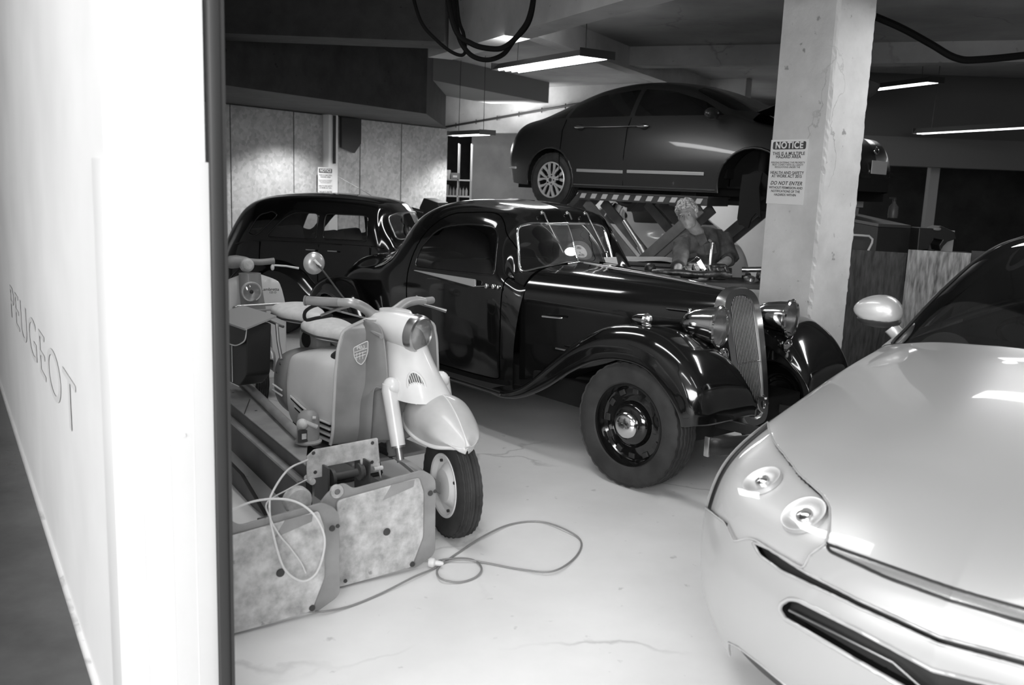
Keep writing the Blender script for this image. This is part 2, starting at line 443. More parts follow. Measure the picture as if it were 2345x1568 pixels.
M['osb_light'] = streaky('osb_light', .07, .36)
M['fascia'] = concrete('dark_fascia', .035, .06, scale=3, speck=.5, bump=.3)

CEIL = 3.35
b = MB(); b.box((1, 8, -.05), (30, 34, .1)); structure(b.build('floor', 'floor'))
# darker sealed floor on the far side of the white wall end
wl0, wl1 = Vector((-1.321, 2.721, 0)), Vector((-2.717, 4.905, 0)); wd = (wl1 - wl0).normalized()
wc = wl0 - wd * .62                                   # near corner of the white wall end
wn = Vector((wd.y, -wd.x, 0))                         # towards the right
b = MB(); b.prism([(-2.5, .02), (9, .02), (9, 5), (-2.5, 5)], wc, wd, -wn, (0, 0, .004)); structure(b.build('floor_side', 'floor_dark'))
b = MB(); b.box((1, 8, CEIL + .1), (30, 34, .2)); structure(b.build('ceiling', 'ceil'))

def wall(name, p0, p1, z0, z1, m, thick=.12, side=1):
    p0 = Vector((p0[0], p0[1], 0)); p1 = Vector((p1[0], p1[1], 0)); d = (p1 - p0); L = d.length; d.normalize(); n = Vector((-d.y, d.x, 0)) * side
    b = MB(); b.prism([(0, z0), (L, z0), (L, z1), (0, z1)], p0, d, (0, 0, 1), n * thick)
    return structure(b.build(name, m))

# ---- the white wall end close to the camera, with its lettering and corner guard
PW = .235
f0 = wc; f1 = wc + wn * PW
b = MB(); b.prism([(0, 0), (PW, 0), (PW, -9), (0, -9)], (f0.x, f0.y, 0), wn, -wd, (0, 0, CEIL))
M['wall_end'] = mat('wall_end_paint', .64, .5, noise=(2.0, .60, .68, 4, .2))
structure(b.build('wall_left', 'wall_end'))
# corner guard sheet, bent round the corner
g = MB(); zt = 1.63
def rib_off(t): return .004 + .0025 * (sin(t * 60) * .5 + .5)
g.prism([(-.004, -.12), (PW + .004, -.12), (PW + .004, .0), (PW, .0), (PW, 0), (0, 0), (0, -.12)], (f0.x, f0.y, .02), wn, -wd, (0, 0, .01))
g = MB()
g.box(f0 + wn * (PW / 2) - wd * .004 + Vector((0, 0, zt / 2)), (PW + .014, .006, zt), (0, 0, atan2(wn.y, wn.x)), bev=.002)
g.box(f0 - wn * .004 + wd * .075 + Vector((0, 0, zt / 2)), (.006, .16, zt), (0, 0, atan2(wn.y, wn.x)), bev=.002)
for t in (.06, .13, .19): g.tube([f0 + wn * t - wd * .0065 + Vector((0, 0, .03)), f0 + wn * t - wd * .0065 + Vector((0, 0, zt - .03))], .0012, 8)
g.box(f0 + wn * .165 - wd * .009 + Vector((0, 0, .93)), (.008, .004, .008), (0, 0, atan2(wn.y, wn.x)))
tag(g.build('corner_guard', 'wall_end', None, smooth=True), 'tall white sheet bent round the corner of the white wall end, up to eye height', 'corner guard')
# dark roller-door channel on the right edge
g = MB(); q = f1 + wn * .023; a_ = atan2(wn.y, wn.x)
g.box((q.x, q.y, CEIL / 2), (.030, .05, CEIL - .002), (0, 0, a_), bev=.004); g.box((q.x + wn.x * .018, q.y + wn.y * .018, CEIL / 2), (.008, .062, CEIL - .004), (0, 0, a_))
tag(g.build('door_channel', mat('channel_paint', .022, .5), None, smooth=True), 'dark upright door channel on the right edge of the white wall end', 'door channel')
# painted lettering on the long face, read from the far end to the near end
def on_wall(px, py):
    d = ray(px, py); o = Vector((0, 0, CAM_H)); t = (wl0 - o).dot(wn) / d.dot(wn); return o + d * t
pt, pb = on_wall(152, 868), on_wall(168, 992)
hgt = (pt.z - pb.z)
cu = text_obj('lettering', 'PEUGEOT', hgt * 1.75, mat('lettering_paint', .5, .6), None, None, .0004, 'RIGHT', -hgt * .012, 1.12)
e_ = on_wall(178, 940)
cu.matrix_world = frame(Vector((e_.x, e_.y, (pt.z + pb.z) / 2 + hgt * .03)) - wn * .003 , -wd, (0, 0, 1))
cu.scale = (2.2, 1, 1)
tag(cu, 'thin grey painted lettering along the long side of the white wall end', 'lettering')
b = MB()   # light switch plate
p = on_wall(58, 560)
# dim block-work beyond, far left
wall('wall_side', (-9, -6), (-9, 20), 0, CEIL, 'wall_grey', side=1)

# ---- main concrete pillar
PC = Vector((2.03, 6.17, 0)); w1, w2 = .464, .392
pu, pv = az(-33), az(57)
bm = bmesh.new(); nz = 110; rings = []
rs = np.random.default_rng(5)
for k in range(nz + 1):
    z = CEIL * k / nz; ring = []
    base = [(0, 0), (w1, 0), (w1, w2), (0, w2)]
    pts = []
    for i in range(4):
        a = np.array(base[i]); c_ = np.array(base[(i + 1) % 4])
        for t in (0, .05, .12, .5, .88, .95): pts.append(a + (c_ - a) * t)
    for j, pnt in enumerate(pts):
        chip = 0.
        if j == 0: chip = .008 + .006 * rs.random() + (.02 * rs.random() ** 3)
        if j == 18: chip = .006 + (.035 * rs.random() ** 2 if .75 < z < 1.15 else .008 * rs.random())
        cx, cy = w1 / 2, w2 / 2; dx, dy = cx - pnt[0], cy - pnt[1]; l = sqrt(dx * dx + dy * dy)
        pnt = pnt + np.array([dx, dy]) / l * chip
        ring.append(bm.verts.new(PC + pu * pnt[0] + pv * pnt[1] + Vector((0, 0, z))))
    rings.append(ring)
for r0, r1 in zip(rings[:-1], rings[1:]):
    n = len(r0)
    for j in range(n): bm.faces.new((r0[j], r0[(j + 1) % n], r1[(j + 1) % n], r1[j]))
bmesh.ops.recalc_face_normals(bm, faces=bm.faces[:])
me = bpy.data.meshes.new('pillar'); bm.to_mesh(me); bm.free(); me.materials.append(M['pillar'])
structure(link(bpy.data.objects.new('pillar', me)))

# ---- ceiling beams
def beam(name, pa, pb_, width, z0, z1, m, side=1):
    pa = Vector((pa[0], pa[1], 0)); pb_ = Vector((pb_[0], pb_[1], 0)); return wall(name, pa, pb_, z0, z1, m, width, side)
a1, a2 = at_z(985, 130, 2.9), at_z(1300, 38, 2.9); d = (a2 - a1)
beam('beam_near', a1 - d * .02, a1 + d * 2.2, .28, 2.9, CEIL, 'beam', 1)
a1, a2 = at_z(1198, 72, 3.08), at_z(1694, 247, 3.08); d = (a2 - a1)
beam('beam_cross', a1 - d * .0, a1 + d * 1.05, .2, 3.08, CEIL, 'beam', 1)
a1, a2 = at_z(983, 182, 3.0), at_z(1256, 236, 3.0)
beam('beam_step', a1, a2, 1.2, 3.0, CEIL, mat('step_concrete', .17, .8), 1)
# ceiling on the right: two long downstands
a1, a2 = at_z(1952, 352, 2.35), at_z(2345, 352, 2.35)
p0 = at_y(1800, 352, 13.2); p1 = at_y(2500, 365, 13.2)
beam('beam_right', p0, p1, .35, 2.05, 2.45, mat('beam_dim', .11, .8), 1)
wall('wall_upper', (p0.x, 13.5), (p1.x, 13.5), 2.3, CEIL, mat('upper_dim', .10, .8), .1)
a1, a2 = at_z(1500, 190, 3.05), at_z(2400, 60, 3.05)
beam('beam_middle', at_z(1420, 150, 3.12), at_z(2500, 140, 3.12), .3, 3.12, CEIL, 'ceil', 1)

# ---- dark fascia box, upper left, and the chipboard wall beneath it
A, B = at_y(501, 191, 9.5), at_y(976, 262, 12.6); zb = (A.z + B.z) / 2
d = (B - A); d.z = 0
A2 = A - d * 1.6
A_, B_ = at_y(501, 240, 12.0), at_y(1022, 310, 16.0); dw = (B_ - A_); dw.z = 0; W0 = A_ - dw * 1.5
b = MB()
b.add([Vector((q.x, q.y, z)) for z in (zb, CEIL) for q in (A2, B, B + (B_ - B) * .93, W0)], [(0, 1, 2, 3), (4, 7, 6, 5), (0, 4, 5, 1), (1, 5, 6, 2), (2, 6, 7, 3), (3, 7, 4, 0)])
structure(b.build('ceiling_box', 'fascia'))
n_ = Vector((dw.y, -dw.x, 0)).normalized()
wall('wall_left_back', W0, B_, 0, zb + .02, mat('backing', .2, .8), .1, 1)
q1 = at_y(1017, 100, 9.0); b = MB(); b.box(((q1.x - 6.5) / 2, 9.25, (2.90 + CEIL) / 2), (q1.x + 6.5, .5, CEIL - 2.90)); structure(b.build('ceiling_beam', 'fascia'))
# chipboard sheets, each a thing
joints = [-1.35, -1.05, -.75, -.45, -.15, 0.0]
def wx(px):   # point on the wall line under pixel column px at eye height
    d_ = ray(px, 410); o = Vector((0, 0, 0)); n2 = Vector((dw.y, -dw.x, 0)); t = (A_ - o).dot(n2) / d_.dot(n2); return o + d_ * t
cols = [(300, 410), (410, 527), (527, 671), (671, 737), (758, 822), (822, 916), (916, 1022)]
labels = ['chipboard wall sheet hidden mostly behind the white wall end', 'chipboard wall sheet just right of the dark door channel, above the black saloon',
          'widest chipboard wall sheet left of the pale post above the black saloon', 'narrow chipboard wall sheet directly left of the pale notice post',
          'chipboard wall sheet directly right of the pale notice post', 'chipboard wall sheet above the windscreen of the black saloon', 'brightly lit chipboard wall sheet at the right end, beside the shelf opening']
for (xa, xb), lb in list(zip(cols, labels)):
    pa, pb_ = wx(xa + 1.2), wx(xb - 1.2); L = (pb_ - pa).to_2d().length; dd = Vector((pb_.x - pa.x, pb_.y - pa.y, 0)).normalized()
    b = MB(); nn = Vector((dd.y, -dd.x, 0)); b.prism([(0, .02), (L, .02), (L, zb - .01), (0, zb - .01)], Vector((pa.x, pa.y, 0)) + nn * .004, dd, (0, 0, 1), nn * .016)
    tag(b.build('wall_sheet', 'osb', None, bevel=.003), lb, 'wall sheet', 'chipboard sheets on the back wall')
# pale post with a notice, dark pipe on it
pa, pb_ = wx(737), wx(758); cc = (pa + pb_) / 2; ang = atan2(dw.y, dw.x); L = (pb_ - pa).to_2d().length
b = MB(); b.box((cc.x + n_.x * .06, cc.y + n_.y * .06, zb / 2), (L, .16, zb), (0, 0, ang), bev=.006)
structure(b.build('wall_post', 'wall_white'))
pp = cc + n_ * .16; b = MB(); b.tube([(pp.x, pp.y, 1.78), (pp.x, pp.y, zb - .01)], .022, 12)
tag(b.build('drain_pipe', 'dark_steel', None, smooth=True), 'short dark pipe running down the pale post above the small notice', 'pipe')
# dark shield-shaped plate right of the post
b = MB(); q0 = wx(771) + n_ * .05
b.prism([(0, 2.02), (.28, 1.95), (.42, 2.1), (.42, 2.46), (0, 2.46)], (q0.x, q0.y, 0), dw.normalized(), (0, 0, 1), n_ * .05)
tag(b.build('cable_box', 'dark_steel', None, bevel=.004), 'dark box on the chipboard wall, right of the post top under the ceiling box', 'box')

# ---- back: lintel, grey wall, shelf recess, white wall behind the lift
l0, l1 = at_y(1000, 303, 19.0), at_y(1240, 262, 17.3)
dl = (l1 - l0); 
wall('wall_lintel', l0 - dl * .12, l0 + dl * 2.5, l0.z - .02, CEIL, 'beam', .2, 1)
b = MB(); b.tube([l0 + Vector((0, -.1, .07)) - dl * .1, l0 + dl * 1.6 + Vector((0, -.1, .07))], .022, 8)
for k in range(8): b.box(l0 + dl * (k * .2) + Vector((0, -.08, .07)), (.02, .05, .09))
tag(b.build('conduit', 'dark_steel'), 'dark conduit clipped along the foot of the pale back lintel', 'conduit')
wall('wall_back', (at_y(1078, 400, 19.2).x, 19.2), (1.2, 18.6), 0, 2.75, 'wall_grey', .1, 1)
wall('wall_back_right', (1.0, 17.5), (4.9, 17.5), 0, 2.8, 'wall_white', .1, 1)
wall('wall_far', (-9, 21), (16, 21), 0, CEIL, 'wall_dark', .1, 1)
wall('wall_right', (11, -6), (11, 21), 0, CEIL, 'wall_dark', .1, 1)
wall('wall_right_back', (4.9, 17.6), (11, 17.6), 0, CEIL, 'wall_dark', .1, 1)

# ---- notices
def notice(name, label, o, ex, w, h, detail=True):
    """o: centre on the wall, ex: reading direction"""
    ex = Vector(ex).normalized(); ez = Vector((0, 0, 1)); n2 = ex.cross(ez)
    t = thing(name, label, 'sign', o, atan2(ex.y, ex.x))
    b = MB(); b.box((0, -.002, 0), (w, .003, h)); b.build('plate', mat('sign_face', .74, .45), t)
    def T(s, x, z, size, m='sign_ink', bold=0., sp=1., sh=0.):
        return text_obj('lettering', s, size, m, t, Matrix(((1, 0, 0, x), (0, 0, -1, -.0045), (0, 1, 0, z), (0, 0, 0, 1))), .0003, 'CENTER', bold, sp, sh)
    hw = w * .44
    b = MB(); pl = rpoly([(-hw, h * .47), (hw, h * .47), (hw, h * .35), (-hw, h * .35)], w * .04, 4)
    b.prism([tuple(p) for p in pl], (0, -.004, 0), (1, 0, 0), (0, 0, 1), (0, -.0006, 0)); b.build('banner', 'sign_ink', t)
    o2 = T('NOTICE', 0, h * .41, w * .19, 'sign_white', w * .006, 1.1); o2.location.y = -.0055
    if detail:
        T('THIS IS A MULTIPLE', 0, h * .285, w * .093, bold=w * .002, sp=1.08); T('HAZARD AREA', 0, h * .235, w * .093, bold=w * .002, sp=1.08)
        T('PERSONS ENTERING THIS PROPERTY', 0, h * .145, w * .055); T('MUST COMPLY WITH ALL SAFETY', 0, h * .11, w * .055); T('REGULATIONS UNDER THE', 0, h * .075, w * .055)
        T('HEALTH AND SAFETY', 0, -.012 * h, w * .088, bold=w * .0015, sp=1.05); T('AT WORK ACT 2015', 0, -.065 * h, w * .088, bold=w * .0015)
        T('DO NOT ENTER', 0, -h * .175, w * .108, bold=w * .002, sp=1.1, sh=.3)
        T('WITHOUT PERMISSION AND', 0, -h * .245, w * .07, bold=w * .001, sp=1.0); T('NOTIFICATIONS OF THE', 0, -h * .3, w * .07, bold=w * .001); T('HAZARDS WITHIN', 0, -h * .355, w * .07, bold=w * .001)
    return t
M['sign_ink'] = mat('sign_ink', .06, .5); M['sign_white'] = mat('sign_white', .75, .5)
def on_plane(px, py, p, n):
    d_ = ray(px, py); o = Vector((0, 0, CAM_H)); return o + d_ * ((Vector(p) - o).dot(Vector(n)) / d_.dot(Vector(n)))
c1 = on_plane(1803, 394, PC, pv); tl = on_plane(1765, 322, PC, pv); tr = on_plane(1851, 318, PC, pv); bl = on_plane(1757, 467, PC, pv)
notice('notice_sign', 'white notice sign with black lettering on the big concrete pillar', c1 - pv * .0005, -pu, (tr - tl).to_2d().length, tl.z - bl.z)
pc2 = cc + n_ * .142
c2 = on_plane(745, 425, pc2, n_)
notice('notice_sign', 'small distant notice sign on the pale post above the black saloon', Vector((c2.x, c2.y, c2.z)) + n_ * .0, dw.normalized(), .30, .52)
# ================================================================== FLUORESCENT LIGHTS, CABLES
def fixture(label, c, d, L=1.5, w=.3, n=4, power=60, chains=True, housing='dark_steel', lean=0.):
    c = Vector(c); d = Vector(d).normalized(); t = thing('fluorescent_light', label, 'light', c, atan2(d.y, d.x), 'fluorescent tube lights under the ceiling')
    b = MB(); b.prism([(-w / 2, 0), (-w / 2 - .01, .0), (-w * .3, .065), (w * .3, .065), (w / 2 + .01, 0), (w / 2, 0), (w * .28, .045), (-w * .28, .045)], (-L / 2, 0, -.01), (0, 1, 0), (0, 0, 1), (L, 0, 0))
    for s_ in (-1, 1): b.box((s_ * L / 2, 0, .02), (.012, w + .02, .07))
    b.build('housing', housing, t)
    for k in range(n):
        y = (k - (n - 1) / 2) * (w * .86 / max(n, 1))
        b = MB(); b.tube([(-L / 2 + .03, y, -.004), (L / 2 - .03, y, -.004)], .014, 10); b.build('tube', 'bulb_white', t, smooth=True)
    if chains:
        for s_ in (-.38, .38):
            b = MB(); b.tube([(s_ * L, 0, .06), (s_ * L * .97, 0, CEIL - c.z - .003)], .004, 6); b.build('chain', 'dark_steel', t)
    l = bpy.data.lights.new('tube_light', 'AREA'); l.shape = 'RECTANGLE'; l.size = L; l.size_y = w; l.energy = power
    o = bpy.data.objects.new('tube_light', l); C.objects.link(o); o.parent = t; o.location = (0, 0, -.03)
    return t
U3 = AU
p = at_z(1258, 146, 2.72); fixture('four-tube fluorescent light hung under the pale ceiling above the raised car', p, (at_z(1350, 140, 2.72) - at_z(1165, 168, 2.72)), 1.5, .36, 4, 70)
p = at_y(1078, 308, 13.6); fixture('small bright fluorescent light in front of the back lintel, over the shelf opening', p, U3, .95, .25, 2, 45, True, 'steel')
p = at_z(2010, 203, 2.95); fixture('twin-tube fluorescent light just right of the concrete pillar', p, (at_z(2105, 190, 2.95) - at_z(1960, 208, 2.95)), 2.0, .2, 2, 12)
p = at_z(2235, 297, 2.45); fixture('long fluorescent light at the right edge over the dark workshop corner', p, (at_z(2330, 290, 2.45) - at_z(2140, 301, 2.45)), 2.0, .16, 2, 4)
# lights overhead the parked cars, above the picture
fixture('fluorescent light over the floor between the lift and the black coupe', (-.3, 3.6, 2.85), AU, 1.5, .3, 3, 36)
fixture('fluorescent light over the bonnet of the silver car', (1.3, 1.3, 2.85), AU, 1.5, .3, 3, 16)
fixture('fluorescent light over the front of the black coupe', (3.3, 5.4, 2.9), AU, 1.5, .3, 3, 60)
fixture('fluorescent light over the white wall end', (-.6, .9, 2.85), AU, 1.5, .3, 3, 30)
fixture('fluorescent light above the roof of the black coupe', (-1.15, 5.9, 3.0), AU, 1.5, .3, 3, 28)
# lamps tucked under the ceiling box and behind the raised car, plus added ceiling fills
def spot(name, loc, target, power, ang, blend=.6, r=.05):
    l = bpy.data.lights.new(name, 'SPOT'); l.energy = power; l.spot_size = radians(ang); l.spot_blend = blend; l.shadow_soft_size = r
    o = bpy.data.objects.new(name, l); C.objects.link(o); o.location = loc; o.rotation_euler = (Vector(target) - Vector(loc)).to_track_quat('-Z', 'Y').to_euler(); return o
for px, pw in ((640, 235), (1035, 300)):
    q = wx(px) + n_ * .95; q.z = 2.42; spot('downlight', q, (q.x - n_.x * .1, q.y - n_.y * .1, 0), pw, 128, .5)
area_light('back_bay_light', (2.8, 15.8, 2.65), (2.8, 17.5, 1.2), 1.5, .3, 90)
area_light('left_bay_fill', (-.5, 17.0, 2.75), (-.4, 17.2, 3.35), 1.6, .6, 50)  # added unseen fill, brightens the lintel and the ceiling beyond the step
area_light('lamp_uplight', (at_z(1258, 146, 2.72).x, at_z(1258, 146, 2.72).y, 2.82), (at_z(1258, 146, 2.72).x - .2, at_z(1258, 146, 2.72).y + .3, 3.35), 1.2, .25, 13)  # added fill above the closed housing, brightens the ceiling round the four-tube light
area_light('shelf_bay_light', (-.9, 17.4, 2.4), (-.9, 18.6, .8), .6, .2, 14)

# cables over the beam
M['cable_black'] = mat('cable_black', .006, .7, spec=.1)
def cable(name, label, pts, r, m='cable_black', n=60, parent=None):
    P = cr(np.array([tuple(p) for p in pts]), n); b = MB(); b.tube([Vector(p) for p in P], r, 8); return tag(b.build(name, m, parent, smooth=True), label, 'cable')
M['cable_black'] = mat('cable_black', .006, .7, spec=.1)
Y = 6.9
cable('hanging_cable', 'upper thick black cable sagging in a loop from the near beam', [at_y(1010, -100, Y), at_y(1040, 60, Y), at_y(1080, 100, Y), at_y(1130, 112, Y), at_y(1160, 105, Y), at_y(1190, 76, Y), at_y(1215, 30, Y), at_y(1235, -90, Y)], .020)
cable('hanging_cable', 'lower thick black cable sagging deepest under the near beam', [at_y(1028, -100, Y + .1), at_y(1045, 60, Y + .1), at_y(1070, 118, Y + .1), at_y(1110, 137, Y + .1), at_y(1150, 126, Y + .1), at_y(1175, 95, Y + .1), at_y(1215, 40, Y + .1), at_y(1230, -90, Y + .1)], .018)
cable('hanging_cable', 'short black cable curling along the dark ceiling box end', [at_y(930, -80, Y + .2), at_y(960, 40, Y + .2), at_y(1000, 92, Y + .2), at_y(1040, 122, Y + .2), at_y(1064, 122, Y + .2), at_y(1062, 80, Y + .2), at_y(1050, 40, Y + .2), at_y(1040, -80, Y + .2)], .013)
cable('extraction_hose', 'thick dark hose slung under the ceiling at the upper right', [at_y(1960, 20, 7.5), at_y(2060, 62, 7.5), at_y(2130, 100, 7.5), at_y(2190, 133, 7.5), at_y(2250, 136, 7.5), at_y(2420, 118, 7.5), at_y(2900, 60, 7.5), at_y(3600, 20, 7.5)], .028)
p = at_y(2172, 172, 10.0)
# ================================================================== WHEELS (shared builders)
def tyre_mesh(R, w, rim, n=96, tread=5, notch=3, depth=.007, block=True):
    """tyre round the y axis centred at the origin; returns MB"""
    h = w / 2; prof = [(rim, -h * .72), (rim + .012, -h * .86), ((R + rim) / 2, -h), (R - .028, -h * .93), (R - .012, -h * .82)]
    g = np.linspace(-.78, .78, tread * 2 + 1)
    for k, t in enumerate(g):
        r = R - .010 * abs(t) ** 2.5
        if k % 2: prof += [(r - depth, (t - .045) * h), (r - depth, (t + .045) * h)]
        else: prof += [(r, (t - .08) * h), (r, (t + .08) * h)]
    prof += [(R - .012, h * .82), (R - .028, h * .93), ((R + rim) / 2, h), (rim + .012, h * .86), (rim, h * .72)]
    b = MB(); b.lathe(prof, (0, 0, 0), (0, 1, 0), n)
    if block:
        m = len(prof)
        for i, (r, t) in enumerate(prof):
            if r > R - .02 and abs(t) > h * .18:
                for k in range(n):
                    if (k + (1 if t > 0 else 0)) % notch == 0:
                        v = b.v[i * n + k]; q = 1 - depth * .8 / r; b.v[i * n + k] = Vector((v.x * q, v.y, v.z * q))
    return b
def car_wheel(parent, loc, R, w, rim, style, side=-1, steer=0., name='wheel'):
    """side -1: outer face towards -y"""
    t = tyre_mesh(R, w, rim).build(name, 'tyre', parent, smooth=True, auto=28); t.location = loc; t.rotation_euler = (0, 0, steer)
    s = side; h = w / 2
    b = MB(); b.lathe([(rim + .006, s * h * .70), (rim + .004, s * h * .80), (rim - .008, s * h * .78), (rim - .016, s * h * .5), (rim - .02, -s * h * .6), (rim, -s * h * .72)], (0, 0, 0), (0, 1, 0), 64)
    if style in ('disc', 'disc0'):
        b.lathe([(rim - .018, s * h * .25), (rim - .03, s * h * .1), (.135, s * h * .18), (.11, s * h * .35), (.10, s * h * .62), (.075, s * h * .78), (.0, s * h * .86)], (0, 0, 0), (0, 1, 0), 64)
        rm = b.build('rim', 'gloss_black', t, smooth=True, auto=40)
        for k in range(12 if style == 'disc' else 0):
            a = 2 * pi * k / 12; b = MB(); b.box((cos(a) * (rim - .042), s * h * .16, sin(a) * (rim - .042)), (.03, .012, .04), Euler((0, -a, 0)).to_matrix(), bev=.004); b.build('vent_slot', 'dark_steel', t)
        b = MB(); b.lathe([(.072, s * h * .80), (.074, s * h * .95), (.062, s * h * 1.14), (.035, s * h * 1.24), (.02, s * h * 1.26), (.018, s * h * 1.36), (.0, s * h * 1.38)], (0, 0, 0), (0, 1, 0), 40)
        b.build('hub_cap', 'chrome', t, smooth=True, auto=40)
        b = MB(); b.lathe([(.128, s * h * .2), (.125, s * h * .42), (.11, s * h * .66), (.085, s * h * .8), (.07, s * h * .83)], (0, 0, 0), (0, 1, 0), 48); b.build('hub', 'gloss_black', t, smooth=True)
    if style == 'alloy':
        b.lathe([(rim - .02, -s * h * .3), (0.06, -s * h * .3)], (0, 0, 0), (0, 1, 0), 40); b.build('rim', M['dark_steel'], t, smooth=True, auto=40)
        b = MB(); b.lathe([(rim + .004, s * h * .76), (rim - .004, s * h * .84), (rim - .016, s * h * .8), (rim - .018, s * h * .6)], (0, 0, 0), (0, 1, 0), 64)
        # seven twin spokes
        for k in range(7):
            a = 2 * pi * k / 7 + .22
            for q in (-1, 1):
                a1 = a + q * .10; a2 = a + q * .24; r0, r1 = .035, rim - .012
                p = [(r0, a - .05 * q), (r0, a1 + .16 * q), (r1 * .6, a1 + .13 * q), (r1, a2 + .10 * q), (r1, a2 - .10 * q), (r1 * .6, a1 - .06 * q)]
                b.prism([(r * cos(t_), r * sin(t_)) for r, t_ in p], (0, s * h * .62, 0), (1, 0, 0), (0, 0, 1), (0, s * h * .16, 0))
        b.lathe([(.07, s * h * .6), (.07, s * h * .8), (.03, s * h * .86), (0, s * h * .86)], (0, 0, 0), (0, 1, 0), 32)
        b.build('spokes', mat('alloy', .72, .3, metal=.6) if 'alloy' not in M else M['alloy'], t, smooth=False)
        b = MB()
        for k in range(5):
            a = 2 * pi * k / 5; b.lathe([(.009, s * h * .7), (.009, s * h * .9), (0, s * h * .9)], (cos(a) * .052, 0, sin(a) * .052), (0, 1, 0), 10)
        b.lathe([(.022, s * h * .8), (.022, s * h * .93), (0, s * h * .95)], (0, 0, 0), (0, 1, 0), 20)
        b.build('wheel_nuts', 'dark_steel', t, smooth=True)
    return t
def V3(a): return Vector(tuple(a))
# ================================================================== BLACK 1930s COUPE
cp = thing('vintage_coupe', 'glossy black 1930s coupe with round chrome headlamps and tall grille', 'car', (1.169, 5.235, 0), radians(-49.9))
M['glass_coupe'] = glass_mat('coupe_glass', .85, .9, base=.05, top=.5)
M['seam'] = mat('panel_gap', .002, .9, spec=.0)
# ---- bonnet
def hs(x, w, zt, zb=.56): return [(x, 0, zt), (x, -.45 * w, zt - .012), (x, -.78 * w, zt - .05), (x, -w, zt - .16), (x, -w * 1.02, zt - .32), (x, -w * 1.0, zb)]
H_ = [hs(.13, .175, 1.05), hs(-.15, .255, 1.065), hs(-.45, .35, 1.08), hs(-.8, .44, 1.09, .42), hs(-1.10, .53, 1.10, .36)]
sk = Skin(surf(H_, 60, 70)); sk.cls = np.zeros((59, 69), int)
sk.panel(0, 'bonnet', 'gloss_black', cp, sides=(1, -1))
b = MB(); b.tube([(x, 0, z + .001) for x, z in zip(np.linspace(.13, -1.10, 20), np.interp(np.linspace(.13, -1.10, 20), [-1.10, -.8, -.45, -.15, .13], [1.10, 1.09, 1.08, 1.065, 1.05]))], .005, 8)
b.build('bonnet_hinge', 'dull_chrome', cp, smooth=True)
for s_ in (1, -1):
    b = MB(); b.tube([(-.78, s_ * -.475, .80), (-.80, s_ * -.49, .80), (-.92, s_ * -.515, .795)], .007, 8); b.build('bonnet_catch', 'chrome', cp, smooth=True)
    b = MB(); b.tube([(-.62, s_ * -.44, .60), (-.63, s_ * -.455, .605), (-.8, s_ * -.50, .61)], .007, 8); b.build('bonnet_catch', 'chrome', cp, smooth=True)
    P = cr(np.array([(-1.10, -.15, 1.098), (-1.10, -.42, 1.05), (-1.10, -.535, .93), (-1.10, -.545, .78), (-1.10, -.535, .57)]), 24); P[:, 1] *= s_
    b = MB(); b.tube(P, .005, 6); b.build('panel_gap', 'seam', cp, smooth=True)
# ---- cabin and body sides
R_ = [
 [(-1.08, 0, 1.09), (-1.08, -.28, 1.06), (-1.08, -.46, .99), (-1.08, -.545, .90), (-1.08, -.60, .62), (-1.08, -.60, .30)],
 [(-1.15, 0, 1.10), (-1.17, -.26, 1.075), (-1.22, -.47, 1.01), (-1.16, -.595, .96), (-1.16, -.64, .62), (-1.16, -.64, .30)],
 [(-1.22, 0, 1.245), (-1.25, -.25, 1.232), (-1.29, -.475, 1.17), (-1.23, -.635, .99), (-1.23, -.665, .62), (-1.23, -.66, .30)],
 [(-1.30, 0, 1.375), (-1.325, -.26, 1.362), (-1.36, -.485, 1.31), (-1.31, -.655, 1.0), (-1.31, -.68, .62), (-1.31, -.67, .30)],
 [(-1.43, 0, 1.458), (-1.44, -.30, 1.435), (-1.46, -.525, 1.355), (-1.42, -.67, 1.0), (-1.42, -.69, .62), (-1.42, -.68, .30)],
 [(-1.80, 0, 1.495), (-1.80, -.33, 1.468), (-1.80, -.565, 1.37), (-1.76, -.69, .99), (-1.76, -.70, .62), (-1.76, -.69, .30)],
 [(-2.18, 0, 1.475), (-2.16, -.33, 1.445), (-2.12, -.565, 1.33), (-2.10, -.695, .975), (-2.10, -.70, .62), (-2.10, -.69, .30)],
 [(-2.56, 0, 1.385), (-2.50, -.31, 1.35), (-2.38, -.55, 1.22), (-2.34, -.68, .95), (-2.34, -.69, .62), (-2.34, -.68, .30)],
 [(-2.86, 0, 1.195), (-2.78, -.29, 1.16), (-2.60, -.52, 1.05), (-2.54, -.655, .92), (-2.54, -.66, .60), (-2.54, -.65, .30)],
 [(-3.12, 0, 1.02), (-3.04, -.28, 1.0), (-2.90, -.48, .94), (-2.82, -.60, .86), (-2.82, -.61, .55), (-2.82, -.60, .30)],
 [(-3.65, 0, .92), (-3.60, -.25, .90), (-3.46, -.44, .83), (-3.36, -.52, .74), (-3.34, -.53, .48), (-3.33, -.52, .30)],
 [(-3.92, 0, .52), (-3.87, -.24, .51), (-3.75, -.40, .48), (-3.7, -.46, .45), (-3.66, -.47, .38), (-3.65, -.47, .30)],
]
sk = Skin(surf(R_, 300, 200)); sk.flip = 1
win = rpoly([(-2.09, .995, .05), (-2.08, 1.12, .12), (-1.91, 1.285, .14), (-1.60, 1.33, .1), (-1.385, 1.315, .05), (-1.26, 1.02, .03)], .05)
door = rpoly([(-2.16, .36, .03), (-2.17, 1.0, .1), (-2.10, 1.22, .2), (-1.88, 1.385, .15), (-1.5, 1.41, .1), (-1.40, 1.385, .08), (-1.19, 1.02, .05), (-1.16, .36, .03)], .05)
scr = rpoly([(.3, 1.355, 0), (-.30, 1.345, .03), (-.405, 1.325, .06), (-.445, 1.03, .05), (-.30, 1.07, .1), (.3, 1.125, 0)], .04)
side = lambda P: P[..., 1] + .30
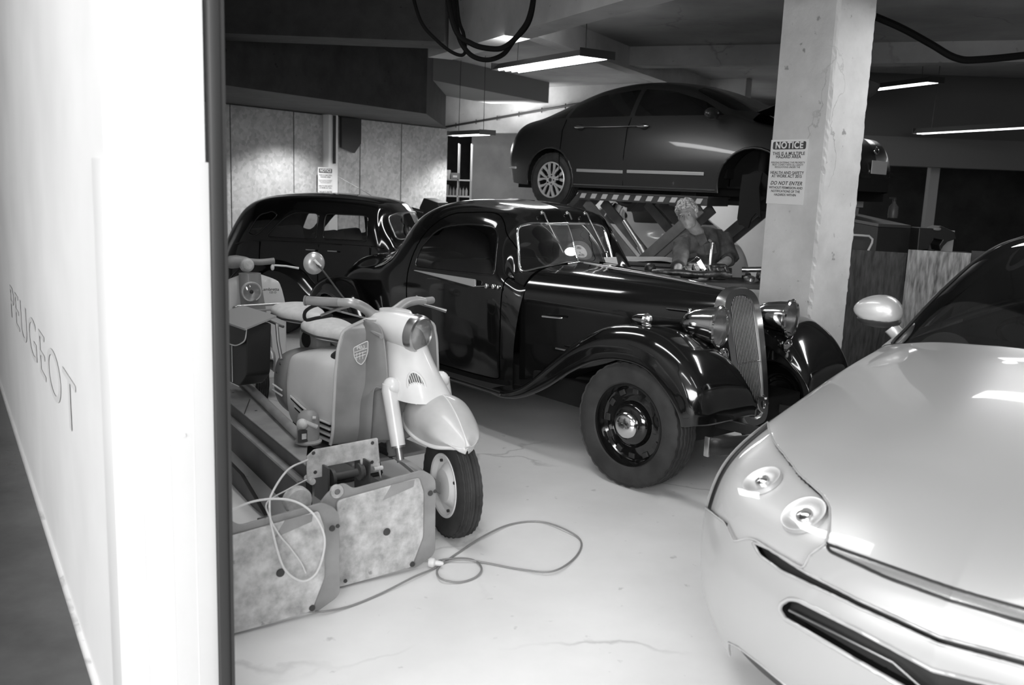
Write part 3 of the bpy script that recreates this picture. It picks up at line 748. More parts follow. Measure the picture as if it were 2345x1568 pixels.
f_door = lambda P: np.maximum(sd_poly(door, P[..., 0], P[..., 2]), side(P))
f_win = lambda P: np.maximum(sd_poly(win, P[..., 0], P[..., 2]), side(P))
f_scr = lambda P: np.maximum(sd_poly(scr, P[..., 1], P[..., 2]), -1.45 - P[..., 0])
sk.cut([('door', f_door), ('win', f_win), ('screen', f_scr)])
sk.panel(0, 'body', 'gloss_black', cp, sides=(1, -1))
for s_ in (1, -1):
    dr = sk.panel(1, 'door', 'gloss_black', cp, sides=(s_,), off=.0)
    sk.panel(2, 'window', 'glass_coupe', dr, sides=(s_,), off=0)
    tube_on(sk.contour(2, 0), .007, 'window_trim', 'gloss_black', dr, (s_,))
    tube_on(sk.contour(1, 0), .004, 'panel_gap', 'seam', dr, (s_,))
sc = sk.panel(3, 'windscreen', 'glass_clear', cp, sides=(1, -1))
lp = [(p, c) for p, c in sk.contour(3, 0)]
tube_on(lp, .010, 'windscreen_frame', 'chrome', sc, (1, -1))
# wipers hanging from the header
for yw, x1, long_ in ((-.20, -1, 1), (.03, 0, 0), (.20, 1, 1)):
    b = MB(); o = Vector((-1.32, yw, 1.415)); b.ball(o, .014, 10, 6); b.tube([o + Vector((.02, 0, .005)), o + Vector((.045, .005, -.04))], .006, 8)
    if long_: b.tube([o + Vector((.045, .005, -.04)), o + Vector((.085, .09, -.20)), o + Vector((.10, .12, -.26))], .0045, 6); b.bar(o + Vector((.075, .05, -.12)), o + Vector((.115, .14, -.29)), .010, .006)
    b.build('wiper', 'dull_chrome', cp, smooth=True)
# door furniture
for s_ in (1, -1):
    b = MB(); b.prism([(-2.08, .972), (-2.07, .978), (-1.375, .985), (-1.365, .978), (-1.365, .94), (-1.38, .935)], (0, s_ * -.697, 0), (1, 0, 0), (0, 0, 1), (0, s_ * -.012, 0))
    b.build('waist_moulding', mat('bright_trim', .75, .3, metal=.7), cp, bevel=.003)
    b = MB(); b.tube([(-1.365, s_ * -.70, .942), (-1.31, s_ * -.712, .95), (-1.25, s_ * -.715, .957)], .007, 8); b.ball((-1.24, s_ * -.712, .957), (.016, .016, .018), 12, 8); b.ball((-1.20, s_ * -.685, .957), (.016, .02, .018), 12, 8); b.ball((-1.165, s_ * -.67, .955), (.01, .02, .015), 12, 8)
    b.build('door_handle', 'chrome', cp, smooth=True)
    b = MB(); b.prism([(-2.50, -.52), (-1.0, -.52), (-1.0, -.775), (-2.50, -.775)], (0, 0, .29), (1, 0, 0), (0, -s_ * -1, 0) if False else (0, s_, 0), (0, 0, .035)); b.build('running_board', 'black_rubber', cp, bevel=.008)
    b = MB(); b.tube([(-2.50, s_ * -.777, .312), (-1.0, s_ * -.777, .312)], .010, 8); b.build('running_board_trim', 'gloss_black', cp, smooth=True)
# ---- front wings
def wing(st, name, zin, s_):
    rows = []
    for (xt, zt, xe, ze, yi, zi, yo) in st:
        dx, dz = xe - xt, ze - zt
        rows.append([(xt - .0, yi, zi), (xt, yi - .06 * (1 if yi < -.3 else 1), zi + (zt - zi) * .62), (xt, (yi + yo) / 2 + .01, zt - .008), (xt + .002, yo + .085, zt - .006), (xt + dx * .35, yo + .018, zt + dz * .35), (xt + dx * .75, yo, zt + dz * .75), (xe, yo, ze), (xe - dx * .0, yo + .012, ze + .002)])
    P = surf(rows, 120, 60); P[..., 1] *= s_
    b = MB(); b.sheet(P); o = b.build(name, 'gloss_black', cp, smooth=True, auto=70)
    sm = o.modifiers.new('solid', 'SOLIDIFY'); sm.thickness = .006; sm.offset = 0
    e = P[:, -1]; b = MB(); b.tube([V3(p) for p in e], .007, 8); b.build('wing_edge', 'gloss_black', o, smooth=True)
    return o
FW = [(-1.10, .335, -1.10, .30, -.50, .30, -.77), (-.95, .35, -.95, .30, -.50, .33, -.775), (-.78, .44, -.78, .34, -.48, .38, -.78), (-.60, .595, -.575, .44, -.44, .48, -.78),
      (-.40, .745, -.38, .57, -.40, .58, -.775), (-.20, .845, -.19, .665, -.37, .66, -.775), (.02, .88, .0, .705, -.32, .70, -.77), (.20, .86, .17, .69, -.29, .70, -.765),
      (.36, .775, .29, .61, -.26, .64, -.755), (.465, .655, .365, .53, -.25, .56, -.745), (.505, .54, .395, .47, -.25, .50, -.735), (.505, .45, .40, .42, -.25, .44, -.72)]
RW = [(-2.40, .335, -2.40, .30, -.56, .30, -.77), (-2.56, .40, -2.56, .33, -.56, .35, -.79), (-2.72, .56, -2.76, .45, -.56, .46, -.80), (-2.88, .72, -2.92, .60, -.54, .60, -.80), (-3.08, .81, -3.10, .68, -.50, .70, -.80),
      (-3.30, .81, -3.29, .67, -.46, .72, -.79), (-3.52, .74, -3.44, .56, -.43, .66, -.77), (-3.68, .60, -3.53, .44, -.40, .55, -.74), (-3.78, .45, -3.58, .36, -.40, .42, -.71), (-3.80, .33, -3.60, .30, -.40, .32, -.68)]
for s_ in (1, -1):
    wing(FW, 'front_wing', 0, s_); wing(RW, 'rear_wing', 0, s_)
# ---- wheels
steer = radians(4)
for s_ in (-1, 1):
    car_wheel(cp, (.03, s_ * .655, .347), .347, .18, .222, 'disc' if s_ < 0 else 'disc0', s_, steer)
    car_wheel(cp, (-3.16, s_ * .665, .343), .343, .155, .222, 'disc0', s_, 0)
# ---- radiator
def gx(z): return .16 + (1.05 - z) * .25
out = cr(np.array([(0, 1.075), (.08, 1.066), (.142, 1.025), (.168, .95), (.172, .82), (.162, .65), (.145, .50), (.118, .38), (.075, .325), (0, .31)]), 50)
ring = [(y, z) for y, z in out] + [(-y, z) for y, z in out[::-1][1:-1]]
def ringpts(scale, dx, dz=0): 
    cz = .69; return [Vector((gx(cz + (z - cz) * scale) + dx, y * (scale if scale > .95 else scale - .22), cz + (z - cz) * (scale if scale > .97 else scale * 1.0))) for y, z in ring]
b = MB(); n = len(ring)
loops = [[Vector((.12, y * 1.0, .69 + (z - .69))) if z > .6 else Vector((gx(z) - .08, y, z)) for y, z in ring], ringpts(1.0, -.01), ringpts(.985, .012), ringpts(.90, .012), ringpts(.875, -.004)]
for L in loops: b.v += L
for i in range(len(loops) - 1):
    for k in range(n): b.f.append((i * n + k, i * n + (k + 1) % n, (i + 1) * n + (k + 1) % n, (i + 1) * n + k))
rad = b.build('radiator_surround', 'dull_chrome', cp, smooth=True, auto=35)
b = MB()
for k in range(-8, 9):
    y = k * .0138; zs = [z for yy, z in ring if abs(abs(yy) * .67 - abs(y)) < .007]
    if not zs: continue
    z0, z1 = min(zs), max(zs); z0 = .69 + (z0 - .69) * .89; z1 = .69 + (z1 - .69) * .89
    b.tube([(gx(z0) - .004, y, z0), (gx(z1) - .004, y, z1)], .0033, 6)
b.build('grille_bars', mat('grille_metal', .075, .35, metal=.7), rad, smooth=True)
b = MB(); b.prism([(y * .8, .69 + (z - .69) * .93) for y, z in ring], (0, 0, 0), (0, 1, 0), (0, 0, 1), (.001, 0, 0)); o = b.build('radiator_core', 'black_int', rad)
for v in o.data.vertices: v.co.x = gx(v.co.z) - .03
b = MB(); b.tube([(gx(.66) + .004, -.11, .66), (gx(.66) + .004, .11, .66)], .003, 6); b.build('grille_crossbar', 'chrome', rad, smooth=True)
b = MB(); c = Vector((gx(.42) + .008, .075, .42)); gn = Vector((1, 0, .30)).normalized()
b.lathe([(.022, -.006), (.022, .006), (.046, .006), (.048, 0), (.046, -.006)], c, gn, 24, closed=True)
for k in range(9):
    a = 2 * pi * k / 9; b.box(c + Vector((0, cos(a) * .05, sin(a) * .05)), (.008, .012, .012))
b.build('crank_hole_badge', 'dull_chrome', rad, smooth=False)
b = MB(); b.lathe([(.022, .0), (0, .001)], c, gn, 20); b.build('crank_hole', 'black_int', rad)
# ---- lamps
M['lamp_glass'] = glass_mat('lamp_glass', .95, .8, .02, .06); M['reflector'] = mat('reflector', .85, .38, metal=.75)
def headlamp(y, x=.25, z=.89):
    K = .94; ax_ = Vector((cos(radians(13)), sin(radians(13)), 0))
    t = MB().lathe([(r_ * K, h_) for r_, h_ in [(.0, -.19), (.03, -.185), (.06, -.155), (.088, -.10), (.105, -.03), (.112, .02), (.122, .026), (.124, .040), (.116, .048), (.108, .044), (.108, .03)]], (x, y, z), ax_, 40).build('headlamp', 'chrome', cp, smooth=True, auto=40)
    MB().lathe([(r_ * K, h_) for r_, h_ in [(.0, -.11), (.03, -.105), (.07, -.06), (.1, .0), (.108, .03)]], (x, y, z), ax_, 40).build('reflector', 'reflector', t, smooth=True)
    MB().lathe([(r_ * K, h_) for r_, h_ in [(.0, .062), (.04, .060), (.08, .053), (.108, .043)]], (x, y, z), ax_, 40).build('lens', 'lamp_glass', t, smooth=True)
    b = MB(); b.ball((x - .05, y, z), .02); b.build('bulb', 'sign_white', t, smooth=True)
    b = MB(); sg = -1 if y < 0 else 1
    b.tube([(x - .05, y, z - .11), (x - .06, y - sg * .0, z - .17), (x - .07, y + sg * .02, z - .25)], [.02, .016, .03], 12); b.tube([(x - .08, y - sg * .03, z - .03), (x - .10, y - sg * .12, z - .06)], .013, 8)
    b.build('lamp_bracket', 'gloss_black', t, smooth=True)
    return t
headlamp(-.325); headlamp(.335)
for s_ in (-1, 1):
    c = Vector((.0, s_ * .60, .905))
    t = MB().lathe([(0, -.085), (.016, -.078), (.030, -.04), (.037, .0), (.041, .014), (.035, .024), (.0, .029)], c, (1, 0, 0), 24).build('side_lamp', 'chrome', cp, smooth=True, auto=45)
    b = MB(); b.tube([c + Vector((-.02, 0, -.065)), c + Vector((-.01, 0, -.02))], [.03, .014], 12); b.build('lamp_foot', 'gloss_black', t, smooth=True)
    c = Vector((.30, s_ * .30, .735)); MB().lathe([(0, -.05), (.02, -.04), (.04, .0), (.042, .012), (.03, .022), (.0, .03)], c, (1, 0, 0), 24).build('horn', 'chrome', cp, smooth=True, auto=45)
# ---- bumper
pts = cr(np.array([(.60, -.76, .375), (.66, -.68, .38), (.72, -.45, .385), (.75, 0, .385), (.72, .45, .385), (.66, .68, .38), (.60, .76, .375)]), 50)
b = MB(); prof = [(-.004, -.048), (.008, -.040), (.012, 0), (.008, .040), (-.004, .048), (-.010, .040), (-.010, -.040)]
for p in pts: b.v += [Vector((p[0] + a, p[1], p[2] + c_)) for a, c_ in prof]
for i in range(49):
    for k in range(7): b.f.append((i * 7 + k, i * 7 + (k + 1) % 7, (i + 1) * 7 + (k + 1) % 7, (i + 1) * 7 + k))
b.f += [tuple(range(7)), tuple(49 * 7 + k for k in range(7))[::-1]]
pass
bp_ = b.build('bumper', mat('bumper_metal', .05, .25, metal=.6), cp, smooth=True, auto=50)
for y in (-1, 1): b = MB(); b.box((.598, y * .762, .375), (.03, .012, .10), bev=.004); b.build('bumper_end', 'dull_chrome', bp_, smooth=True)
for y in (-1, 1): b = MB(); b.tube([(-.14, y * -.262, .93), (.0, y * -.222, .93)], .006, 8); b.ball((.0, y * -.225, .92), (.014, .014, .03), 12, 8); b.build('bonnet_catch', 'chrome', cp, smooth=True)
for y in (-.3, .3, -.58, .58):
    b = MB(); x = np.interp(abs(y), [0, .45, .68], [.762, .732, .672]); b.lathe([(.016, 0), (.014, .008), (0, .012)], (x, y, .385), (1, 0, 0), 14); b.build('bumper_bolt', 'chrome', bp_, smooth=True)
for y in (-.3, .3):
    b = MB(); b.bar((.2, y, .36), (.74, y, .38), .03, .05); b.build('bumper_iron', 'dark_steel', bp_)
# ---- underside and interior
b = MB(); b.box((-1.5, 0, .36), (3.6, 1.0, .16)); b.box((-.05, 0, .50), (.45, .5, .4)); b.build('chassis', 'black_int', cp, bevel=.01)
def seat(parent, x, y, w, m='black_int', z=.42):
    b = MB(); b.box((x, y, z + .1), (.5, w, .16), bev=.04); b.box((x - .27, y, z + .38), (.14, w, .5), (0, -.22, 0), bev=.05); return b.build('seat', m, parent, smooth=True)
seat(cp, -1.75, -.3, .5); seat(cp, -1.75, .3, .5)
def steering(parent, c, r=.2, tilt=.9):
    ax = Vector((-cos(tilt), 0, sin(tilt))); a = Vector((0, 1, 0)); b_ = ax.cross(a); b = MB()
    b.tube([Vector(c) + (a * cos(t) + b_ * sin(t)) * r for t in np.linspace(0, 2 * pi, 32, endpoint=False)], .011, 8, closed=True)
    for k in range(3): t = k * 2.094; b.tube([Vector(c), Vector(c) + (a * cos(t) + b_ * sin(t)) * r], .006, 6)
    b.tube([Vector(c), Vector(c) - ax * .5], .016, 8); return b.build('steering_wheel', 'black_rubber', parent, smooth=True)
steering(cp, (-1.45, .3, 1.02), .2, 1.0)
b = MB(); b.box((-1.16, 0, .98), (.12, 1.05, .12), bev=.03); b.build('dashboard', 'black_int', cp, smooth=True)
b = MB(); b.box((-1.20, .36, 1.085), (.004, .13, .07), (0, -.4, 0)); b.build('licence_label', mat('paper', .6, .6), cp)
# ================================================================== SILVER HATCHBACK, right foreground
SX, SY, SYAW = 1.684, 2.638, radians(-133.9)
SSC = 1.06
sv = thing('silver_hatchback', 'silver modern hatchback filling the lower right corner, seen over its bonnet and headlight', 'car', (SX, SY, 0), SYAW)
sv.scale = (SSC, SSC, SSC)
def silver_mat():
    m = mat('silver_paint', .43, .36, metal=.3, coat=.6); return m
M['silver'] = silver_mat()
M['dark_plastic'] = mat('dark_plastic', .02, .45)
def to_px(P, ox, oy, yaw, oz=0.):
    P = P * SSC
    cs, sn = cos(yaw), sin(yaw); X = ox + P[..., 0] * cs - P[..., 1] * sn; Y = oy + P[..., 0] * sn + P[..., 1] * cs; Z = P[..., 2] + oz - CAM_H
    f = X * cam_F.x + Y * cam_F.y + Z * cam_F.z; r = X * cam_R.x + Y * cam_R.y + Z * cam_R.z; u = X * cam_U.x + Y * cam_U.y + Z * cam_U.z
    return 1172.5 + FPX * r / f, 784 - FPX * u / f
def px_sd(poly, fr, k=900.):
    def g(P):
        x, y = to_px(P, *fr); return sd_poly(poly, x / k, y / k)
    return g
def pp(pts, k=900.): return np.array([(a / k, b_ / k) for a, b_ in pts])
ys = [0, -.25, -.45, -.62, -.755, -.835, -.868, -.865]
prof = [
 [(.84, .18), (.93, .34), (.95, .50), (.925, .62), (.86, .705), (.62, .82), (.22, .93), (-.18, 1.00), (-.50, 1.035)],
 [(.82, .18), (.91, .34), (.93, .50), (.905, .61), (.83, .70), (.60, .82), (.21, .93), (-.18, .995), (-.51, 1.03)],
 [(.76, .18), (.85, .34), (.87, .50), (.845, .60), (.75, .70), (.53, .805), (.18, .905), (-.19, .975), (-.53, 1.015)],
 [(.67, .18), (.76, .34), (.785, .50), (.76, .60), (.66, .70), (.45, .795), (.12, .885), (-.22, .95), (-.58, .995)],
 [(.55, .18), (.64, .34), (.665, .50), (.64, .605), (.55, .70), (.35, .78), (.05, .855), (-.26, .915), (-.64, .965)],
 [(.44, .18), (.51, .34), (.535, .48), (.51, .59), (.43, .68), (.26, .745), (-.02, .80), (-.32, .86), (-.70, .925)],
 [(.39, .18), (.43, .33), (.44, .45), (.415, .54), (.34, .62), (.19, .68), (-.06, .72), (-.36, .76), (-.74, .83)],
 [(.375, .18), (.372, .31), (.355, .40), (.32, .49), (.25, .58), (.13, .655), (-.06, .675), (-.24, .585), (-.37, .40)],
]
ctrl = [[(x, y, z) for x, z in row] for y, row in zip(ys, prof)]
sk = Skin(surf(ctrl, 260, 300)); FR = (SX, SY, SYAW)
lens = pp([(1757, 958), (1760, 981), (1771, 1010), (1830, 1085), (1884, 1134), (1901, 1163), (1899, 1214), (1890, 1246), (1857, 1268), (1838, 1302), (1771, 1262), (1729, 1236), (1712, 1232), (1680, 1240), (1658, 1195), (1600, 1150), (1600, 1050), (1650, 960), (1700, 930), (1745, 920)])
hood = pp([(1757, 958), (1760, 981), (1771, 1010), (1830, 1085), (1884, 1134), (1901, 1163), (1899, 1214), (1892, 1243), (2040, 1295), (2345, 1402), (2500, 1440), (2700, 600), (1500, 500), (1740, 930)])
strip = pp([(1893, 1246), (2040, 1298), (2345, 1405), (2500, 1443), (2500, 1475), (2345, 1436), (2040, 1326), (1900, 1262)])
slit = pp([(1722, 1240), (1760, 1256), (1836, 1306), (1960, 1370), (2345, 1545), (2345, 1565), (1960, 1388), (1850, 1336), (1790, 1308), (1740, 1272)])
slot = pp([(1784, 1396), (1790, 1380), (1806, 1371), (1826, 1373), (1980, 1450), (2200, 1568), (2345, 1650), (2345, 1720), (2060, 1568), (1960, 1512), (1800, 1418)])
intake = pp([(1668, 1470), (1690, 1480), (1742, 1520), (1800, 1568), (1860, 1640), (1700, 1640), (1676, 1560)])
fog = pp([(1600, 1440), (1612, 1436), (1634, 1462), (1652, 1508), (1640, 1520), (1618, 1500), (1604, 1470)])
front = lambda P: .12 - P[..., 0]
sk.cut([('hood', lambda P: np.maximum(np.maximum(px_sd(hood, FR)(P), -P[..., 1] - .80), .60 - P[..., 2])),
        ('lens', lambda P: np.maximum(np.maximum(px_sd(lens, FR)(P), front(P)), np.maximum(-P[..., 1] - .83, .52 - P[..., 2]))),
        ('strip', lambda P: np.maximum(px_sd(strip, FR)(P), .5 - P[..., 0])),
        ('slit', lambda P: np.maximum(px_sd(slit, FR)(P), .5 - P[..., 0])),
        ('slot', lambda P: np.maximum(px_sd(slot, FR)(P), .5 - P[..., 0])),
        ('intake', lambda P: np.maximum(px_sd(intake, FR)(P), .45 - P[..., 0])),
        ('fog', lambda P: np.maximum(px_sd(fog, FR)(P), .35 - P[..., 0]))])
nrm = sk.normals(); sk.flip = 1 if nrm[2, 120, 0] > 0 else -1
sk.panel(0, 'body', 'silver', sv, sides=(1, -1), thick=.004)
sk.panel(1, 'bonnet', 'silver', sv, sides=(1, -1), thick=.004)
tube_on(sk.contour(1, -.001), .0022, 'panel_gap', 'seam', sv, (1, -1), 6)
gs = sk.panel(3, 'chrome_strip', mat('satin_chrome', .78, .22, metal=.9), sv, sides=(1, -1), off=.002)
tube_on(sk.contour(3, 0), .0045, 'strip_edge', 'dark_plastic', gs, (1, -1), 6)
gr = sk.panel([4, 5, 6, 7], 'grille_recess', 'dark_plastic', sv, sides=(1, -1), off=-.035)
for k in (4, 5, 6):
    for s_ in (1, -1):
        for lp_ in sk.contour(k, 0): tube_on([lp_], .006 if k == 5 else .004, 'grille_rim', 'silver', gr, (s_,), 6)
# thin bar inside the lower slot
P = sk.P; 
def surf_at(px, py, off=0.):
    X, Y = to_px(P, *FR); d = (X - px) ** 2 + (Y - py) ** 2 + (np.where(P[..., 0] < .3, 1e6, 0)); i, j = np.unravel_index(np.argmin(d), d.shape); return V3(P[i, j] + nrm[i, j] * sk.flip * off)
for s_ in (1, -1):
    b = MB(); a = [surf_at(x, y, -.012) for x, y in ((1800, 1398), (1900, 1450), (2040, 1520), (2200, 1605))]; b.tube([Vector((p.x, p.y * s_, p.z)) for p in a], .0035, 6); b.build('grille_slat', 'dull_chrome', gr, smooth=True)
for s_ in (1, -1):
    ln = sk.panel(2, 'headlight', glass_mat('lamp_cover', .96, .8, .03, .04, .35), sv, sides=(s_,), off=.002)
    # housing behind the lens
    hsg = sk.panel(2, 'housing', mat('lamp_housing', .6, .3, metal=.2), ln, sides=(s_,), off=-.016)
    tube_on(sk.contour(2, .001), .0028, 'lens_seal', mat('lens_seal', .35, .5), ln, (s_,), 6)
    for (px, py, r, nm) in ((1742, 1092, .052, 'reflector'), (1838, 1172, .056, 'reflector')):
        c = surf_at(px, py, -.016); c.y *= s_
        ax = (surf_at(px, py, .02) - surf_at(px, py, -.02)).normalized(); ax.y *= s_
        b = MB(); b.lathe([(0, .002), (r * .45, .003), (r * .8, .006), (r, .012), (r * 1.08, .012), (r * 1.12, .0)], c, ax, 32); b.build(nm, 'reflector', ln, smooth=True)
        b = MB(); b.lathe([(r * .42, 0), (r * .38, .009), (r * .2, .012), (0, .013)], c, ax, 24); b.build('bulb_cover', 'chrome', ln, smooth=True)
    c = surf_at(1672, 1170, -.024); c.y *= s_
    b = MB(); b.ball(c, (.03, .012, .04), 16, 10); b.build('indicator', mat('indicator', .3, .3), ln, smooth=True)
# plate, badge (double chevron), washer jets
# ---- windscreen, pillars, roof, sides, tail
G = [  # greenhouse ribs: centre, mid, pillar, belt
 [(-.46, 0, 1.03), (-.49, -.30, 1.020), (-.56, -.66, .982), (-.63, -.79, .955), (-.68, -.832, .922)],
 [(-.78, 0, 1.20), (-.80, -.30, 1.19), (-.88, -.67, 1.165), (-.97, -.755, 1.095), (-.98, -.81, .95)],
 [(-1.12, 0, 1.36), (-1.14, -.30, 1.35), (-1.18, -.60, 1.33), (-1.27, -.68, 1.21), (-1.28, -.82, .96)],
 [(-1.45, 0, 1.46), (-1.46, -.30, 1.445), (-1.50, -.54, 1.39), (-1.54, -.64, 1.28), (-1.56, -.83, .97)],
 [(-1.95, 0, 1.50), (-1.95, -.30, 1.485), (-1.95, -.54, 1.43), (-1.95, -.64, 1.31), (-1.95, -.835, .98)],
 [(-2.5, 0, 1.47), (-2.5, -.30, 1.455), (-2.5, -.52, 1.39), (-2.5, -.62, 1.28), (-2.5, -.82, .99)],
 [(-3.0, 0, 1.36), (-3.0, -.28, 1.34), (-2.98, -.48, 1.29), (-2.95, -.58, 1.2), (-2.9, -.78, .98)],
 [(-3.35, 0, 1.0), (-3.34, -.3, 1.0), (-3.3, -.5, .98), (-3.2, -.62, .95), (-3.1, -.74, .92)]]
gk = Skin(surf(G, 160, 110)); nn2 = gk.normals(); gk.flip = 1 if nn2[80, 10, 2] > 0 else -1
wpoly = rpoly([(-.30, .3), (-.30, -.30, .0), (-.52, -.70, .03), (-.625, -.765, .01), (-1.42, -.565, .05), (-1.42, .3)], .02)
spoly = rpoly([(-.95, .985, .02), (-1.55, 1.33, .05), (-2.3, 1.36, .1), (-2.95, 1.20, .05), (-2.9, 1.02, .03), (-2.0, 1.01, .01)], .03)
gk.cut([('ws', lambda P: np.maximum(sd_poly(wpoly, P[..., 0], P[..., 1]), P[..., 0] * 0 - 1)), ('sw', lambda P: np.maximum(sd_poly(spoly, P[..., 0], P[..., 2]), P[..., 1] + .58))])
gk.panel(0, 'roof', 'silver', sv, sides=(1, -1), thick=.004)
gk.panel(1, 'windscreen', 'glass_black', sv, sides=(1, -1), off=-.002)
tube_on(gk.contour(1, 0), .006, 'windscreen_seal', 'black_rubber', sv, (1, -1))
for s_ in (1, -1): gk.panel(2, 'side_window', 'glass_black', sv, sides=(s_,), off=-.002)
Sd = [[(x, -y0, z) for y0, z in ((.80, zb_), (.865, .80), (.875, .55), (.86, .30), (.82, .2))] for x, zb_ in ((-.66, .93), (-1.0, .95), (-1.6, .97), (-2.2, .985), (-2.7, .985), (-3.1, .93))]
Sd[0] = [(-.66, -.80, .93), (-.70, -.865, .80), (-.45, -.87, .62), (-.40, -.865, .36), (-.40, -.85, .2)]
Sd.append([(-3.3, -.62, .85), (-3.38, -.62, .75), (-3.42, -.62, .55), (-3.4, -.6, .35), (-3.3, -.6, .25)]); Sd.append([(-3.4, 0, .88), (-3.48, 0, .75), (-3.5, 0, .55), (-3.48, 0, .35), (-3.4, 0, .25)])
dk = Skin(surf(Sd, 120, 50)); dk.cls = np.zeros((119, 49), int)
dk.panel(0, 'side_panel', 'silver', sv, sides=(1, -1), thick=.004)
b = MB(); b.box((-.9, 0, .26), (2.6, 1.5, .14)); b.box((.35, 0, .40), (.5, .9, .35)); b.box((-.55, 0, .72), (.1, 1.3, .5)); b.build('underbody', 'black_int', sv)
b = MB(); b.box((-.85, 0, .93), (.35, 1.3, .1), bev=.04); b.build('dashboard', 'black_int', sv, smooth=True); seat(sv, -1.6, .38, .5, z=.4); seat(sv, -1.6, -.38, .5, z=.4); steering(sv, (-1.15, -.36, .98), .18, 1.0)
for x, s_ in ((0, 1), (0, -1), (-2.61, 1), (-2.61, -1)): car_wheel(sv, (x, s_ * .755, .31), .31, .20, .20, 'alloy0', s_, 0)
for s_ in (1, -1):
    c = Vector((-.765, s_ * .895, 1.062))
    b = MB(); vs = []
    n, m_ = 28, 16
    for i in range(m_ + 1):
        th = pi * i / m_
        for k in range(n):
            ph = 2 * pi * k / n; x = .064 * np.sign(cos(th)) * abs(cos(th)) ** .8; r = sin(th) ** .75
            y = cos(ph) * r; z = sin(ph) * r; y = (y * (.09 if y * s_ > 0 else .10)); z = z * (.065 if z > 0 else .055) * (1 - .25 * (y * s_ / .11))
            vs.append(c + Vector((x, y, z)))
    fs = [(i * n + k, (i + 1) * n + k, (i + 1) * n + (k + 1) % n, i * n + (k + 1) % n) for i in range(m_) for k in range(n)]
    b.add(vs, fs); mr_ = b.build('door_mirror', 'silver', sv, smooth=True, auto=80)
    b = MB(); b.ball(c + Vector((-.004, s_ * -.01, -.037)), (.062, .088, .03), 20, 10); b.build('mirror_base', 'dark_plastic', mr_, smooth=True)
    b = MB(); b.tube([c + Vector((-.01, s_ * -.06, -.06)), c + Vector((-.03, s_ * -.13, -.13)), c + Vector((-.04, s_ * -.17, -.14))], [.03, .026, .03], 12); b.build('mirror_arm', 'silver', mr_, smooth=True)
for s_ in (1, -1):
    b = MB(); b.tube([(-.56, s_ * .15 + .1, 1.09), (-.64, s_ * .15 + .4, 1.10)], .007, 6); b.build('wiper', 'black_rubber', sv, smooth=True)
# ================================================================== FLOOR LIFT / TROLLEY in front, cables on the floor
def lp(px, py, fr, axis, val):
    """point in a frame (x, y, yaw, z) where the sight line crosses the local plane axis=val"""
    o = Vector((0, 0, CAM_H)) - Vector((fr[0], fr[1], fr[3])); R = Matrix.Rotation(-fr[2], 3, 'Z'); o = R @ o; d = R @ ray(px, py)
    return o + d * ((val - o[axis]) / d[axis])
M['lift_paint'] = concrete('lift_paint', .30, .62, scale=16, rough=.5, speck=.75, bump=.08)
M['lift_grey'] = mat('lift_grey', .26, .45, noise=(6, .20, .32, 5), bump=(30, .1, .003))
M['lift_dark'] = mat('lift_dark', .045, .5, noise=(6, .03, .06, 5))
LF = (-.38, 3.552, radians(35), 0)
lf = thing('floor_lift', 'grey steel workshop lift with upright end plates and long deck rail beside the scooter', 'lift', LF[:2] + (0,), LF[2])
# two identical end plates
def end_plate(dx, dy):
    b = MB(); b.prism([tuple(p) for p in rpoly([(-.40, .0, .03), (-.40, .36, .01), (-.36, .405, .04), (-.30, .43, .04), (-.26, .395, .02), (.05, .425, .02), (.112, .385, .05), (.118, .045, .03), (.02, -.0, .02), (-.02, .01, .01)], .02)], (dx, dy + .012, .004), (1, 0, 0), (0, 0, 1), (0, .012, 0))
    e = b.build('end_plate', 'lift_grey', lf, bevel=.002)
    b = MB(); b.prism([tuple(p) for p in rpoly([(-.33, .0, .02), (-.335, .36, .02), (.028, .395, .01), (.05, .33, .01), (.052, .135, .01), (.0, .012, .02), (-.3, .0, .01)], .01)], (dx, dy, .008), (1, 0, 0), (0, 0, 1), (0, .010, 0))
    b.build('face_panel', 'lift_paint', e, bevel=.003)
    b = MB(); b.lathe([(.012, .016), (.026, .016), (.028, .008), (.026, 0), (.012, 0)], (dx - .335, dy - .002, .405), (0, 1, 0), 20); b.build('lug_ring', 'lift_paint', e, smooth=True)
    for (x, z, r) in ((-.12, .20, .016), (.0, .035, .012), (.078, .33, .012), (.10, .335, .008), (-.30, .03, .008)):
        b = MB(); b.lathe([(r, 0), (r * .9, .004), (0, .004)], (dx + x, dy - .003, z), (0, -1, 0), 14); b.build('bolt_hole', 'lift_dark', e)
    b = MB(); b.prism([(-.14, .34), (.0, .375), (.005, .405), (-.10, .40)], (dx, dy - .001, -.005), (1, 0, 0), (0, 0, 1), (0, .002, 0)); b.build('worn_patch', 'lift_grey', e)
    return e
end_plate(0, 0); end_plate(-.505, -.16)
# base tray between plates and deck
b = MB(); b.box((-.30, .28, .10), (.62, .40, .04)); b.box((-.52, .10, .20), (.08, .34, .10)); b.box((-.02, .30, .16), (.05, .34, .28)); b.build('base_frame', 'lift_dark', lf, bevel=.004)
b = MB(); b.prism([(-.90, 0), (.06, 0), (.06, .05), (-.90, .05)], (0, .05, 0), (1, 0, 0), (0, 1, 0), (0, 0, .006)); b.build('floor_strip', 'lift_paint', lf)
